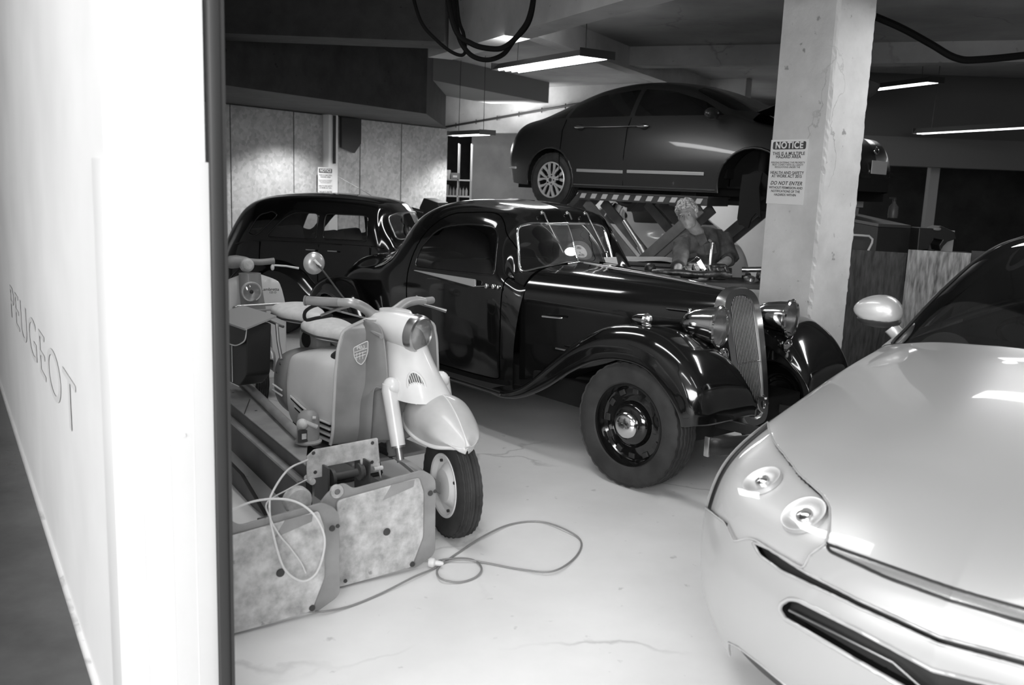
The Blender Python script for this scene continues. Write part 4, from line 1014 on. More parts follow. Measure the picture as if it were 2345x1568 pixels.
# winch plate, spool, brackets
P0 = [lp(*p, LF, 1, .25) for p in ((703, 1046), (720, 1030), (865, 1003), (873, 1096), (864, 1066), (827, 1071), (826, 1052), (750, 1067), (752, 1088), (712, 1096), (704, 1104))]
b = MB(); b.prism([tuple(q) for q in rpoly([(p.x, p.z, .004) for p in P0], .004)], (0, .25, 0), (1, 0, 0), (0, 0, 1), (0, .008, 0)); wp = b.build('winch_plate', 'lift_paint', lf, bevel=.002)
for p in ((718, 1037), (853, 1014), (722, 1081), (852, 1058)):
    q = lp(*p, LF, 1, .248); b = MB(); b.lathe([(.008, 0), (.007, .002), (0, .002)], q, (0, -1, 0), 12); b.build('plate_hole', 'lift_dark', wp)
q0, q1 = lp(762, 1092, LF, 1, .22), lp(822, 1080, LF, 1, .22)
b = MB(); ax = (q1 - q0); L = ax.length
b.lathe([(.0, -.01), (.036, -.01), (.036, .004), (.017, .008), (.017, L - .008), (.036, L - .004), (.036, L + .006), (.028, L + .01), (.028, L + .02), (.0, L + .02)], q0, ax, 28); sp_ = b.build('winch_spool', 'lift_dark', lf, smooth=True, auto=40)
b = MB(); 
for x in (q0.x - .03, q1.x + .035): b.box((x, .26, q0.z - .03), (.008, .14, .16))
b.build('winch_bracket', 'lift_dark', lf)
b = MB(); q = lp(716, 1103, LF, 1, .23); b.tube([q, q + Vector((0, .06, 0))], .014, 10); b.build('rope_guide', 'lift_paint', lf, smooth=True)
b = MB(); q = lp(866, 1072, LF, 1, .24); b.tube([q + Vector((-.02, 0, 0)), q + Vector((.02, 0, 0))], .010, 10); b.build('rope_guide', 'lift_paint', lf, smooth=True)
# round pulley cover behind the left plate
q = lp(684, 1148, LF, 1, .10); b = MB(); b.lathe([(0, -.01), (.05, -.01), (.056, 0), (.056, .03), (0, .03)], q, (0, 1, 0), 28); b.build('pulley_cover', 'lift_paint', lf, smooth=True)
# deck beam running away
DZ = .36
e0, e1 = lp(700, 1064, LF, 2, DZ), lp(500, 899, LF, 2, DZ); r0, r1 = lp(705, 1012, LF, 2, DZ), lp(515, 836, LF, 2, DZ)
de = (e1 - e0).normalized(); far = 3.4
e1 = e0 + de * far; dr_ = (r1 - r0).normalized(); r1 = r0 + dr_ * far
b = MB(); th = Vector((0, 0, -.012)); b.add([e0, e1, r1, r0, e0 + th, e1 + th, r1 + th, r0 + th], [(0, 1, 2, 3), (7, 6, 5, 4), (0, 4, 5, 1), (1, 5, 6, 2), (2, 6, 7, 3), (3, 7, 4, 0)]); dkp = b.build('deck_plate', 'lift_grey', lf, bevel=.002)
nrm_ = Vector((-de.y, de.x, 0))       # to the left
b = MB(); b.prism([(0, DZ - .005), (far, DZ - .005), (far, .09), (0, .09)], (e0.x, e0.y, 0), de, (0, 0, 1), -nrm_ * .03); b.build('side_web', 'lift_dark', lf)
b = MB(); b.bar(e0 + nrm_ * .015 + Vector((0, 0, -.075)), e1 + nrm_ * .015 + Vector((0, 0, -.075)), .04, .012); b.build('web_flange', 'lift_grey', lf)
b = MB(); b.tube([r0 + Vector((-.03, -.02, .022)), r1 + Vector((0, 0, .022))], .024, 14); b.build('deck_rail', 'lift_grey', lf, smooth=True)
for t in (.8, 1.25, 1.32): q = e0.lerp(r0, .6) + de * t; b = MB(); b.lathe([(.008, .001), (0, .002)], q, (0, 0, 1), 10); b.build('deck_bolt', 'lift_dark', dkp)
b = MB(); q = e0 + de * .95; b.bar(q + Vector((0, 0, .002)), q + (r0 - e0) * .9 + Vector((0, 0, .002)), .004, .003); b.build('deck_joint', 'lift_dark', dkp)
b = MB(); b.prism([(.35, .02), (.75, .10), (1.15, .10), (1.0, .0), (.55, .0)], e0 + Vector((0, 0, -DZ)) + nrm_ * .06, de, (0, 0, 1), nrm_ * .02); b.build('foot_gusset', 'lift_dark', lf)
# winch motor on the end of the deck
mc = lp(706, 1012, LF, 2, DZ + .01); mt = thing('winch_motor', 'small grey electric winch motor with a label standing on the end of the deck', 'motor', (0, 0, 0))
mt.parent = None; Rz = Matrix.Rotation(LF[2], 3, 'Z'); w = Rz @ mc + Vector((LF[0], LF[1], 0)); mt.location = w; mt.rotation_euler = (0, 0, LF[2])
b = MB(); b.lathe([(0, 0), (.062, 0), (.064, .008), (.055, .014), (.048, .018)], (0, 0, 0), (0, 0, 1), 28); b.build('flange', 'lift_grey', mt, smooth=True, auto=40)
b = MB(); b.lathe([(.05, .014), (.052, .03), (.052, .11), (.045, .135), (.03, .15), (0, .155)], (.0, 0, 0), (0, 0, 1), 28); b.build('motor_body', 'lift_grey', mt, smooth=True, auto=40)
b = MB(); b.ball((-.04, -.03, .10), (.028, .03, .026)); b.tube([(-.03, -.045, .11), (.02, -.055, .085)], .011, 10); b.tube([(.0, -.05, .13), (.015, -.055, .128)], .008, 8); b.build('terminal_box', 'lift_paint', mt, smooth=True)
b = MB(); b.box((-.042, -.04, .045), (.05, .012, .06), bev=.004); b.build('nameplate', 'lift_dark', mt); b = MB(); b.box((-.04, -.048, .045), (.022, .003, .026)); b.build('label', 'lift_paint', mt)
# ---- cables
def world(l, fr): return Matrix.Rotation(fr[2], 3, 'Z') @ Vector(l) + Vector((fr[0], fr[1], fr[3]))
def cord_part(name, pts, r, m, n):
    P = cr(np.array([tuple(p) for p in pts]), n); b = MB(); b.tube([Vector(p) for p in P], r, 8); return b.build(name, m, lf, smooth=True)
M['cord_white'] = mat('cord_light', .62, .45); M['cord_grey'] = mat('cord_grey', .22, .5)
W1 = [(704, 1053, .24), (660, 1075, .12), (625, 1125, -.02), (617, 1160, -.10), (625, 1220, -.2), (650, 1300, -.22), (690, 1330, -.22), (722, 1315, -.22), (740, 1270, -.22), (742, 1225, -.22), (720, 1180, -.2), (685, 1152, -.16), (640, 1142, -.12), (580, 1148, -.12), (520, 1172, -.14), (480, 1190, -.15)]
cord_part('winch_cord', [lp(x, y, LF, 1, d) for x, y, d in W1], .0042, 'cord_white', 160)
cord_part('winch_cord', [lp(x, y, LF, 1, d) for x, y, d in [(702, 1098, .22), (660, 1120, .1), (612, 1150, -.05), (618, 1185, -.18), (640, 1225, -.19), (665, 1255, -.19), (690, 1290, -.19), (700, 1312, -.19)]], .003, 'cord_white', 100)
G_ = [(716, 1398), (740, 1400), (800, 1388), (870, 1360), (945, 1322), (1000, 1298), (1045, 1268), (1110, 1226), (1170, 1200), (1235, 1194), (1290, 1210), (1330, 1238), (1318, 1275), (1265, 1308), (1190, 1303), (1110, 1288), (1060, 1281), (1020, 1287), (1001, 1305), (1010, 1325), (1050, 1333), (1088, 1322), (1103, 1302), (1088, 1284), (1060, 1278), (1020, 1280), (1004, 1284)]
cable('extension_cord', 'thin grey extension cord looping across the pale floor in front of the lift', [at_z(x, y, .006 + .008 * ((k % 3) == 1)) for k, (x, y) in enumerate(G_)], .0042, 'cord_grey', 240)
p = at_z(992, 1288, .022)
pg = thing('cord_plug', 'pale plug at the end of the grey extension cord on the floor', 'plug', p, radians(-20))
b = MB(); b.lathe([(0, -.02), (.018, -.018), (.022, -.004), (.02, .006), (.012, .012), (.011, .03), (.006, .045), (0, .045)], (0, 0, 0), (1, .2, 0), 20); b.build('plug_body', 'cord_white', pg, smooth=True)
for s_ in (-1, 1): b = MB(); b.box((-.03, s_ * .008, 0), (.02, .002, .006)); b.build('pin', 'chrome', pg)
# ================================================================== SCOOTERS
M['cream'] = mat('scooter_cream', .66, .35, coat=.3, noise=(4, .66, .8, 4, .22))
M['scoot_grey'] = mat('scooter_grey', .24, .42, coat=.15, noise=(5, .20, .29, 5))
M['seat_vinyl'] = mat('seat_vinyl', .65, .55, noise=(30, .6, .7, 3))
M['bag'] = mat('bag_leather', .02, .5); M['bag_lid'] = mat('bag_lid', .32, .55); M['piping'] = mat('bag_piping', .7, .5)
M['rim_white'] = mat('rim_white', .72, .35)
SF = (-.25, 3.97, radians(-50), 0)
sc_ = thing('motor_scooter', 'old pale scooter with round headlamp, shield emblem and wide grey legshield behind the floor lift', 'scooter', (SF[0], SF[1], 0), SF[2])
q = lambda x, y, ly: lp(x, y, SF, 1, ly)
def thick_sheet(P, name, m, parent, t=.004, auto=60):
    b = MB(); b.sheet(P); o = b.build(name, m, parent, smooth=True, auto=auto); sm = o.modifiers.new('solid', 'SOLIDIFY'); sm.thickness = t; sm.offset = 0; return o
def smooth_blob(name, rings, m, parent, nu=40, nv=40, caps=True):
    """closed skin through rings of points"""
    P = surf(np.array(rings, float), nu, nv, False, True); b = MB(); k = 0; a, c = P.shape[:2]
    b.v = [Vector(p) for p in P.reshape(-1, 3)]
    b.f = [(i * c + j, (i + 1) * c + j, (i + 1) * c + (j + 1) % c, i * c + (j + 1) % c) for i in range(a - 1) for j in range(c)]
    if caps: b.f += [tuple(range(c))[::-1], tuple((a - 1) * c + j for j in range(c))]
    return b.build(name, m, parent, smooth=True, auto=50)
def ring_xy(cx, z, rx, ry, n=8, p=1.0, tilt=0.):
    return [(cx + rx * np.sign(cos(a)) * abs(cos(a)) ** p, ry * np.sign(sin(a)) * abs(sin(a)) ** p, z + tilt * cos(a)) for a in np.linspace(0, 2 * pi, n, endpoint=False)]
def ring_x(x, cy, cz, ry, rz, n=10, p=.8):
    return [(x, cy + ry * np.sign(cos(a)) * abs(cos(a)) ** p, cz + rz * np.sign(sin(a)) * abs(sin(a)) ** p) for a in np.linspace(0, 2 * pi, n, endpoint=False)]
ST = radians(-12)
# front wheel
R = .242
wz = tyre_mesh(R, .105, .142, n=72, tread=4, notch=2, depth=.006).build('front_wheel', 'tyre', sc_, smooth=True, auto=28); wz.location = (0, 0, R); wz.rotation_euler = (0, 0, ST)
b = MB(); b.lathe([(.150, -.036), (.146, -.046), (.135, -.044), (.128, -.02), (.105, -.014), (.085, -.03), (.075, -.045), (.05, -.05), (0, -.05)], (0, 0, 0), (0, 1, 0), 48)
b.lathe([(.150, .036), (.146, .046), (.135, .044), (.128, .02), (.105, .014), (.085, .03), (.05, .05), (0, .05)], (0, 0, 0), (0, 1, 0), 48); rmw = b.build('wheel_disc', 'rim_white', wz, smooth=True, auto=40)
for k in range(4):
    a = k * pi / 2 + .4; b = MB(); b.lathe([(.007, -.03), (.007, -.04), (0, -.041)], (cos(a) * .115, 0, sin(a) * .115), (0, 1, 0), 10); b.build('wheel_nut', 'dark_steel', wz)
# rear wheel
w2 = tyre_mesh(R, .10, .142, n=60).build('rear_wheel', 'tyre', sc_, smooth=True, auto=28); w2.location = (-1.28, 0, R)
b = MB(); b.lathe([(.150, -.036), (.13, -.02), (.05, -.04), (0, -.04)], (0, 0, 0), (0, 1, 0), 40); b.build('wheel_disc', 'rim_white', w2, smooth=True)
# mudguard (visor shaped)
rows = []
for (x, zc, hw, zs, xs) in ((-.36, .56, .085, .49, -.38), (-.26, .615, .115, .465, -.31), (-.12, .625, .13, .45, -.20), (.0, .58, .125, .44, -.08), (.09, .52, .10, .44, .03), (.145, .475, .05, .45, .10), (.162, .458, .010, .452, .145)):
    rows.append([(xs, -hw * 1.02, zs), ((x + xs) / 2, -hw * 1.03, (zc + zs) / 2), (x - .01, -hw * .75, zc - .028), (x, 0, zc), (x - .01, hw * .75, zc - .028), ((x + xs) / 2, hw * 1.03, (zc + zs) / 2), (xs, hw * 1.02, zs)])
Pm = surf(rows, 60, 50); rot = Matrix.Rotation(ST, 3, 'Z')
mg = thick_sheet(Pm, 'front_mudguard', 'scoot_grey_light' if 'scoot_grey_light' in M else mat('mudguard_paint', .40, .4, coat=.2, noise=(5, .42, .56, 5)), sc_); mg.rotation_euler = (0, 0, ST)
b = MB(); edge = [V3(p) for p in Pm[:, 0]] + [V3(p) for p in Pm[::-1, -1]]; b.tube(edge, .011, 10); b.build('mudguard_bead', 'rim_white', mg, smooth=True)
b = MB(); b.tube([V3(Pm[i, 25]) + Vector((0, 0, .002)) for i in range(12, 60)], [.004] * 30 + list(np.linspace(.004, .016, 18)), 8); b.build('mudguard_crest', mat('crest', .6, .3), mg, smooth=True)
# fork leg: damper tube, white upper sleeve, lower arm
for s_ in (-1, 1):
    a0, a1, a2 = q(892, 893, -.15), q(912, 1020, -.15), q(918, 1058, -.15)
    a0.y = a1.y = a2.y = s_ * .15
    b = MB(); b.tube([a0 + Vector((0, 0, .03)), a0, a1], [.034, .037, .034], 18); b.ball(a0 + Vector((0, s_ * -.01, .015)), (.046, .040, .045)); fk = b.build('fork_sleeve', 'cream', sc_, smooth=True)
    b = MB(); b.tube([a1, a1 + (a1 - a0).normalized() * .01], .031, 18); b.tube([a1, a2], .018, 14); b.build('damper_rod', 'steel', fk, smooth=True)
    hb = Vector((0.0, s_ * .075, R)); b = MB(); b.add([a2 + Vector(v) for v in ((-.05, -.02, .015), (.06, -.02, .015), (.06, .02, .015), (-.05, .02, .015))] + [hb + Vector((-.02, 0, -.03)), hb + Vector((.02, 0, -.03)), hb + Vector((.02, 0, .03)), hb + Vector((-.02, 0, .03))],
        [(0, 1, 2, 3), (4, 7, 6, 5), (0, 4, 5, 1), (1, 5, 6, 2), (2, 6, 7, 3), (3, 7, 4, 0)]); b.build('fork_arm', 'lift_grey', fk, bevel=.004)
# column fairing
rings = [ring_xy(-.30, .60, .19, .135, 10, .75), ring_xy(-.32, .63, .185, .13, 10, .75), ring_xy(-.365, .71, .165, .115, 10, .85), ring_xy(-.41, .80, .15, .10, 10, .95), ring_xy(-.45, .90, .14, .085, 10), ring_xy(-.50, .98, .10, .065, 10)]
fa = smooth_blob('front_fairing', rings, 'cream', sc_)
# oval horn grille on the right front of the fairing
gc = Vector((-.205, -.060, .655)); gn_ = Vector((.80, -.58, .12)).normalized(); gu_ = Vector((0, 0, 1)); gt = gn_.cross(gu_).normalized(); gu_ = (gt.cross(gn_) * 1 + gt * .35).normalized()
gt = gu_.cross(gn_).normalized()
b = MB(); b.tube([gc + gn_ * .012 + gu_ * (.082 * cos(t)) + gt * (.040 * sin(t)) for t in np.linspace(0, 2 * pi, 28, endpoint=False)], .005, 8, closed=True); hg = b.build('horn_grille', 'rim_white', sc_, smooth=True)
b = MB(); b.add([gc + gn_ * .010 + gu_ * (.08 * cos(t)) + gt * (.038 * sin(t)) for t in np.linspace(0, 2 * pi, 28, endpoint=False)], [tuple(range(28))]); b.build('grille_mesh', 'lift_dark', hg)
b = MB()
for k in range(-3, 4):
    l = .08 * sqrt(1 - (k / 4.) ** 2) * .95; c0 = gc + gn_ * .013 + gt * (k * .0098); b.tube([c0 - gu_ * l, c0 + gu_ * l], .0022, 6)
b.build('grille_bars', 'rim_white', hg, smooth=True)
# headlamp nacelle
lc = q(960, 765, 0); hd = Vector((.90, .30, -.10)).normalized()
back = lc - hd * .27
b = MB(); b.lathe([(0, -.30), (.035, -.29), (.066, -.22), (.082, -.12), (.086, -.03), (.083, 0)], lc, hd, 36); nc = b.build('headlamp_nacelle', 'cream', sc_, smooth=True)
b = MB(); b.lathe([(.083, -.035), (.089, -.03), (.091, -.005), (.087, .012), (.078, .018), (.075, .010)], lc, hd, 40); hr = b.build('headlamp_ring', 'dull_chrome', nc, smooth=True, auto=40)
b = MB(); b.lathe([(0, .032), (.03, .030), (.055, .024), (.077, .013)], lc, hd, 36); b.build('lens', 'lamp_glass', nc, smooth=True)
b = MB(); b.lathe([(0, -.05), (.03, -.04), (.055, -.02), (.077, .008)], lc, hd, 36); b.build('reflector', 'reflector', nc, smooth=True)
b = MB(); b.tube([back + Vector((.08, -.085, -.02)), back + Vector((.22, -.098, -.03))], [.004, .012], 8); b.build('nacelle_flash', 'lift_grey', nc, smooth=True)
# handlebar: cast gull-wing bar, grips, levers, mirror
def bar_pts(L): return cr(np.array([tuple(p) for p in L]), 40)
hbp = [q(776, 692, -.30), q(810, 694, -.25), q(836, 706, -.15), q(858, 722, -.07), q(885, 722, .0), q(905, 712, .06), q(930, 694, .15), q(955, 688, .22), q(972, 690, .27)]
P = bar_pts(hbp); b = MB(); b.tube([Vector(p) for p in P], [.019 + .008 * sin(pi * i / 39) for i in range(40)], 16); hb_ = b.build('handlebar', mat('cast_alloy', .42, .38, metal=.35), sc_, smooth=True)
b = MB(); a, c = q(780, 692, -.29), q(702, 688, -.40); b.tube([a, c], .021, 16); b.lathe([(.024, 0), (.024, .008), (0, .01)], c, (c - a), 16); b.build('grip', 'lift_grey', hb_, smooth=True)
b = MB(); a, c = q(966, 690, .26), q(990, 687, .34); b.tube([a, c], .019, 14); b.build('grip', 'lift_grey', hb_, smooth=True)
b = MB(); b.tube([q(800, 700, -.27), q(770, 708, -.30), q(735, 722, -.34)], [.009, .007, .006], 8); b.build('lever', 'dull_chrome', hb_, smooth=True); b = MB(); b.tube([q(960, 694, .24), q(990, 702, .30), q(1022, 712, .36)], [.008, .007, .010], 8); b.build('lever', 'dull_chrome', hb_, smooth=True)
b = MB(); b.tube([q(960, 688, .24), q(950, 682, .22)], .016, 10); b.build('switch', 'lift_grey', hb_, smooth=True)
b = MB(); b.tube([Vector(v) for v in cr(np.array([tuple(q(*v)) for v in ((770, 702, -.28), (730, 697, -.3), (700, 712, -.3), (700, 732, -.28), (725, 728, -.24), (760, 722, -.2))]), 20)], .009, 8); b.build('cable_loop', 'black_rubber', hb_, smooth=True)
mc_ = q(721, 603, -.38); b = MB(); ms = q(793, 690, -.27)
b.tube([Vector(v) for v in cr(np.array([tuple(ms), tuple(q(770, 660, -.30)), tuple(q(740, 620, -.36)), tuple(mc_ + Vector((.012, 0, 0)))]), 16)], .0045, 8); b.build('mirror_stem', 'lift_dark', hb_, smooth=True)
md = Vector((.93, -.1, .0)).normalized(); b = MB(); b.lathe([(0, .016), (.025, .014), (.043, .007), (.050, -.004), (.052, -.010), (.046, -.012), (0, -.012)], mc_, md, 32); mi = b.build('mirror', mat('mirror_shell', .45, .3, metal=.5), hb_, smooth=True, auto=50)
b = MB(); b.tube([mc_ + md * .02 + Vector((0, -.01, .018)), mc_ + md * .022 + Vector((0, .02, -.012))], .006, 8); b.build('mirror_clamp', 'rim_white', hb_, smooth=True)
# legshield: grey panel with pale bead, emblem on its right half
LX = -.50
def lx(px, py, x=LX): return lp(px, py, SF, 0, x)
outline = [(762, 1020), (763, 960), (768, 860), (775, 790), (790, 755), (815, 737), (838, 731)]
L3 = [lx(*p) for p in outline]
yl = np.array([p.y for p in L3]); zl = np.array([p.z for p in L3])
rows = []
zz = np.linspace(zl[0], zl[-1], 14)
for z in zz:
    yr = np.interp(z, zl, yl); row = []
    for t in np.linspace(-1, 1, 9):
        y = t * abs(yr) * (1 if t < 0 else .80); row.append((LX + .09 * (1 - abs(t)) ** 1.2 + .02 * (1 - t * t) - .05 * (z < .42) * (.42 - z) / .15, y, z))
    rows.append(row)
Pl = surf(rows, 50, 50); ls = thick_sheet(Pl, 'legshield', 'scoot_grey', sc_)
b = MB(); ed = [V3(p) for p in Pl[:, 0]] + [V3(p) for p in Pl[-1, :]][1:] + [V3(p) for p in Pl[::-1, -1]][1:]; b.tube(ed, .0085, 10); b.build('legshield_bead', 'piping_light' if 'piping_light' in M else mat('shield_bead', .5, .4), ls, smooth=True)
# side wing of the shield (front fold)
A = [lx(838, 731, -.47), lx(868, 745, -.40), lx(880, 775, -.36), lx(888, 850, -.34), lx(887, 875, -.34), lx(878, 888, -.34), lx(858, 890, -.36), lx(852, 960, -.38), lx(848, 1018, -.42)]
B_2 = [lx(832, 731, -.50), lx(828, 760, -.50), lx(826, 800, -.50), lx(824, 850, -.50), lx(822, 880, -.50), lx(820, 900, -.50), lx(818, 930, -.50), lx(815, 970, -.50), lx(812, 1018, -.50)]
rows = [[tuple(a), tuple(a * .66 + c * .34 + Vector((.012, -.008, 0))), tuple(a * .33 + c * .67 + Vector((.010, -.008, 0))), tuple(c + Vector((.012, 0, 0)))] for a, c in zip(A, B_2)]
Pw = surf(rows, 50, 20); thick_sheet(Pw, 'shield_fold', 'scoot_grey', sc_)
# emblem: outlined shield with lettering and stripes
ec = lx(826, 806, -.475); eu = Vector((0, 0, 1)); er = Vector((.28, .96, 0)).normalized(); en = er.cross(eu)
er3 = (lx(843, 800, -.455) - lx(808, 806, -.492)).normalized(); en = er3.cross(eu).normalized(); 
if en.x < 0: en = -en
sh = [(-.034, .030), (-.0, .042), (.034, .052), (.034, -.0), (.022, -.038), (.004, -.058), (-.016, -.042), (-.030, -.012)]
shs = rpoly([(x, y, .008) for x, y in sh], .008, 3)
o3 = ec + en * .022
b = MB(); b.tube([o3 + er3 * p[0] + eu * p[1] for p in shs], .0022, 6, closed=True); em = b.build('shield_emblem', 'piping', sc_, smooth=True)
b = MB(); b.add([o3 + er3 * p[0] + eu * p[1] - en * .001 for p in shs], [tuple(range(len(shs)))]); b.build('emblem_field', 'scoot_grey', em)
for k in range(3): b = MB(); z = .008 - k * .014; b.tube([o3 + er3 * -.028 + eu * z + en * .001, o3 + er3 * (.03 - k * .003) + eu * (z + .01) + en * .001], .0016, 6); b.build('emblem_stripe', 'piping', em)
for k in range(3): b = MB(); x = -.018 + k * .014; b.tube([o3 + er3 * x + eu * .004 + en * .001, o3 + er3 * x + eu * -.03 + en * .001], .0014, 6); b.build('emblem_stripe', 'piping', em)
text_obj('emblem_lettering', 'PEU', .022, 'piping', em, frame(o3 + eu * .026 + en * .002, er3, eu), .0005, 'CENTER', .0003)
# floorboard
b = MB(); b.box((-.76, 0, .235), (.52, .46, .02), bev=.008); b.build('floorboard', 'scoot_grey', sc_)
b = MB(); b.tube([(-.5, 0, .25), (-.56, 0, .6), (-.60, 0, .95)], .028, 12); b.build('steering_column', 'scoot_grey', sc_, smooth=True)
# engine cover (bulbous body) 
rings = [ring_x(-.60, 0, .49, .14, .19, 12, .5), ring_x(-.63, 0, .49, .21, .215, 12, .5), ring_x(-.74, 0, .49, .24, .235, 12, .5), ring_x(-.92, 0, .485, .245, .235, 12, .5), ring_x(-1.08, 0, .48, .24, .225, 12, .5), ring_x(-1.18, 0, .475, .235, .21, 12, .5), ring_x(-1.215, 0, .475, .22, .195, 12, .5)]
ec_ = smooth_blob('engine_cover', rings, 'cream', sc_, 50, 50)
for k in range(4):
    z = .40 - k * .03; b = MB(); P = [Vector((x, -(.250 - .012 * (abs(x + .92) / .3) ** 2) , z + .05 * (abs(min(x + .80, 0)) / .3) ** 1.3)) for x in np.linspace(-.70, -1.12 + .05 * k, 14)]
    b.tube(P, .006, 8); b.build('cover_louvre', 'rim_white', ec_, smooth=True)
    b = MB(); b.tube([p + Vector((0, .004, -.013)) for p in P], .006, 6); b.build('louvre_slot', 'black_int', ec_, smooth=True)
# tail section: grey frame plate and rear cover
rings = [ring_x(-1.22, 0, .48, .18, .18, 12, .7), ring_x(-1.24, 0, .48, .225, .195, 12, .7), ring_x(-1.32, 0, .48, .225, .19, 12, .7), ring_x(-1.44, 0, .47, .19, .17, 12, .7), ring_x(-1.52, 0, .45, .12, .12, 12, .7)]
tc_ = smooth_blob('rear_cover', rings, 'scoot_grey', sc_, 40, 50)
for k in range(2): b = MB(); b.tube([(-1.24, -.238, .46 - k * .03), (-1.34, -.243, .475 - k * .03)], .005, 8); b.build('cover_louvre', 'rim_white', tc_, smooth=True)
for x, z in ((-1.27, .60), (-1.31, .545)): b = MB(); b.lathe([(.008, 0), (.006, .004), (0, .004)], (x, -.232, z), (0, -1, 0), 10); b.build('cover_screw', 'lift_dark', tc_)
# black tank cap area below the saddle
b = MB(); b.ball((-.78, -.07, .705), (.12, .11, .045), 28, 12); b.build('fuel_filler', 'black_rubber', sc_, smooth=True)
b = MB(); b.box((-1.32, 0, .70), (.22, .10, .14), bev=.03); b.tube([(-.98, 0, .72), (-1.15, 0, .76)], .03, 10); b.build('saddle_bracket', 'scoot_grey', sc_, smooth=True)
b = MB(); b.ball((-1.32, -.055, .71), (.05, .012, .045), 16, 8); b.build('bracket_opening', 'black_int', sc_, smooth=True)
# saddles
def saddle(name, c, L, Wd, H, nose=1.):
    rings = []
    for t, w, h, dz in ((-.5, .35, .3, .0), (-.46, .75, .75, .01), (-.3, 1., 1., .012), (0, .95, 1.05, .0), (.28, .62, .95, -.002), (.44, .42 * nose, .75, -.006), (.5, .2 * nose, .3, -.01)):
        rings.append([(c[0] + t * L, c[1] + Wd / 2 * w * np.sign(cos(a)) * abs(cos(a)) ** .8, c[2] + dz + H / 2 * h * np.sign(sin(a)) * abs(sin(a)) ** (.6 if sin(a) < 0 else .9)) for a in np.linspace(0, 2 * pi, 12, endpoint=False)])
    s__ = smooth_blob(name, rings, 'seat_vinyl', sc_, 40, 48)
    b = MB(); pts = []
    for r in rings[1:-1]: pts.append(Vector(r[6]) + Vector((0, 0, -H * .22)))
    rr = [Vector((p.x, 2 * c[1] - p.y, p.z)) for p in pts[::-1]]; b.tube(pts + rr, .006, 8, closed=True); b.build('saddle_piping', 'lift_dark', s__, smooth=True)
    return s__
s1 = q(748, 752, 0); saddle('front_saddle', (s1.x + .10, 0, s1.z + .0), .44, .26, .085)
s2 = q(690, 724, 0); saddle('rear_saddle', (s2.x + .02, 0, s2.z + .015), .40, .27, .085)
# luggage rack
zr = .80; b = MB(); b.tube([(-1.38, -.16, zr - .02), (-1.50, -.19, zr), (-1.98, -.19, zr + .01), (-2.02, -.15, zr + .01), (-2.02, .15, zr + .01), (-1.98, .19, zr + .01), (-1.50, .19, zr), (-1.38, .16, zr - .02)], .008, 8)
for x in (-1.65, -1.85): b.tube([(x, -.19, zr + .005), (x, .19, zr + .005)], .006, 6)
b.tube([(-1.42, -.18, zr - .01), (-1.36, -.20, .70), (-1.28, -.22, .62)], .010, 8)
b.build('luggage_rack', 'steel', sc_, smooth=True)
# pannier bags on both sides: the near one in view
for s_ in (-1, 1):
    y0 = s_ * .22; y1 = s_ * .36
    pn = MB(); pn.prism([tuple(p) for p in rpoly([(-1.80, .80, .01), (-1.40, .80, .01), (-1.42, .52, .02), (-1.52, .44, .03), (-1.74, .44, .05), (-1.82, .52, .03)], .02)], (0, y0, 0), (1, 0, 0), (0, 0, 1), (0, y1 - y0, 0)); pno = pn.build('pannier_bag', 'bag', sc_, bevel=.006)
    b = MB(); b.add([Vector(v) for v in ((-1.83, y0 - s_ * .02, .845), (-1.38, y0 - s_ * .02, .845), (-1.36, y1 + s_ * .03, .79), (-1.82, y1 + s_ * .03, .79), (-1.83, y0 - s_ * .02, .835), (-1.38, y0 - s_ * .02, .835), (-1.36, y1 + s_ * .03, .78), (-1.82, y1 + s_ * .03, .78))], [(0, 1, 2, 3), (7, 6, 5, 4), (0, 4, 5, 1), (1, 5, 6, 2), (2, 6, 7, 3), (3, 7, 4, 0)]); b.build('bag_lid', 'bag_lid', pno)
    fl = rpoly([(-1.82, .785, .0), (-1.36, .785, .0), (-1.38, .72, .03), (-1.50, .67, .06), (-1.70, .67, .06), (-1.81, .72, .03)], .03)
    b = MB(); b.prism([tuple(p) for p in fl], (0, y1 + s_ * .012, 0), (1, 0, 0), (0, 0, 1), (0, s_ * .006, 0)); b.build('bag_flap', 'bag', pno)
    b = MB(); b.tube([Vector((p[0], y1 + s_ * .020, p[1])) for p in fl], .0035, 6, closed=True)
    b.build('bag_piping', 'piping', pno, smooth=True)
    for pts in ([(-1.82, y1, .72), (-1.82, y1, .50), (-1.74, y1, .44), (-1.52, y1, .44)], [(-1.60, y1 + s_ * .003, .67), (-1.60, y1 + s_ * .003, .45)]):
        b = MB(); b.tube([Vector(p) for p in pts], .003, 6); b.build('bag_piping', 'piping', pno, smooth=True)
# stand
b = MB(); b.tube([(-.95, -.14, .25), (-.90, -.18, .012)], .012, 8); b.tube([(-.95, .14, .25), (-.90, .18, .012)], .012, 8); b.tube([(-.90, -.18, .012), (-.90, .18, .012)], .012, 8); b.tube([(-.5, 0, .26), (-1.28, 0, .26)], .03, 8); b.build('stand', 'dark_steel', sc_, smooth=True)

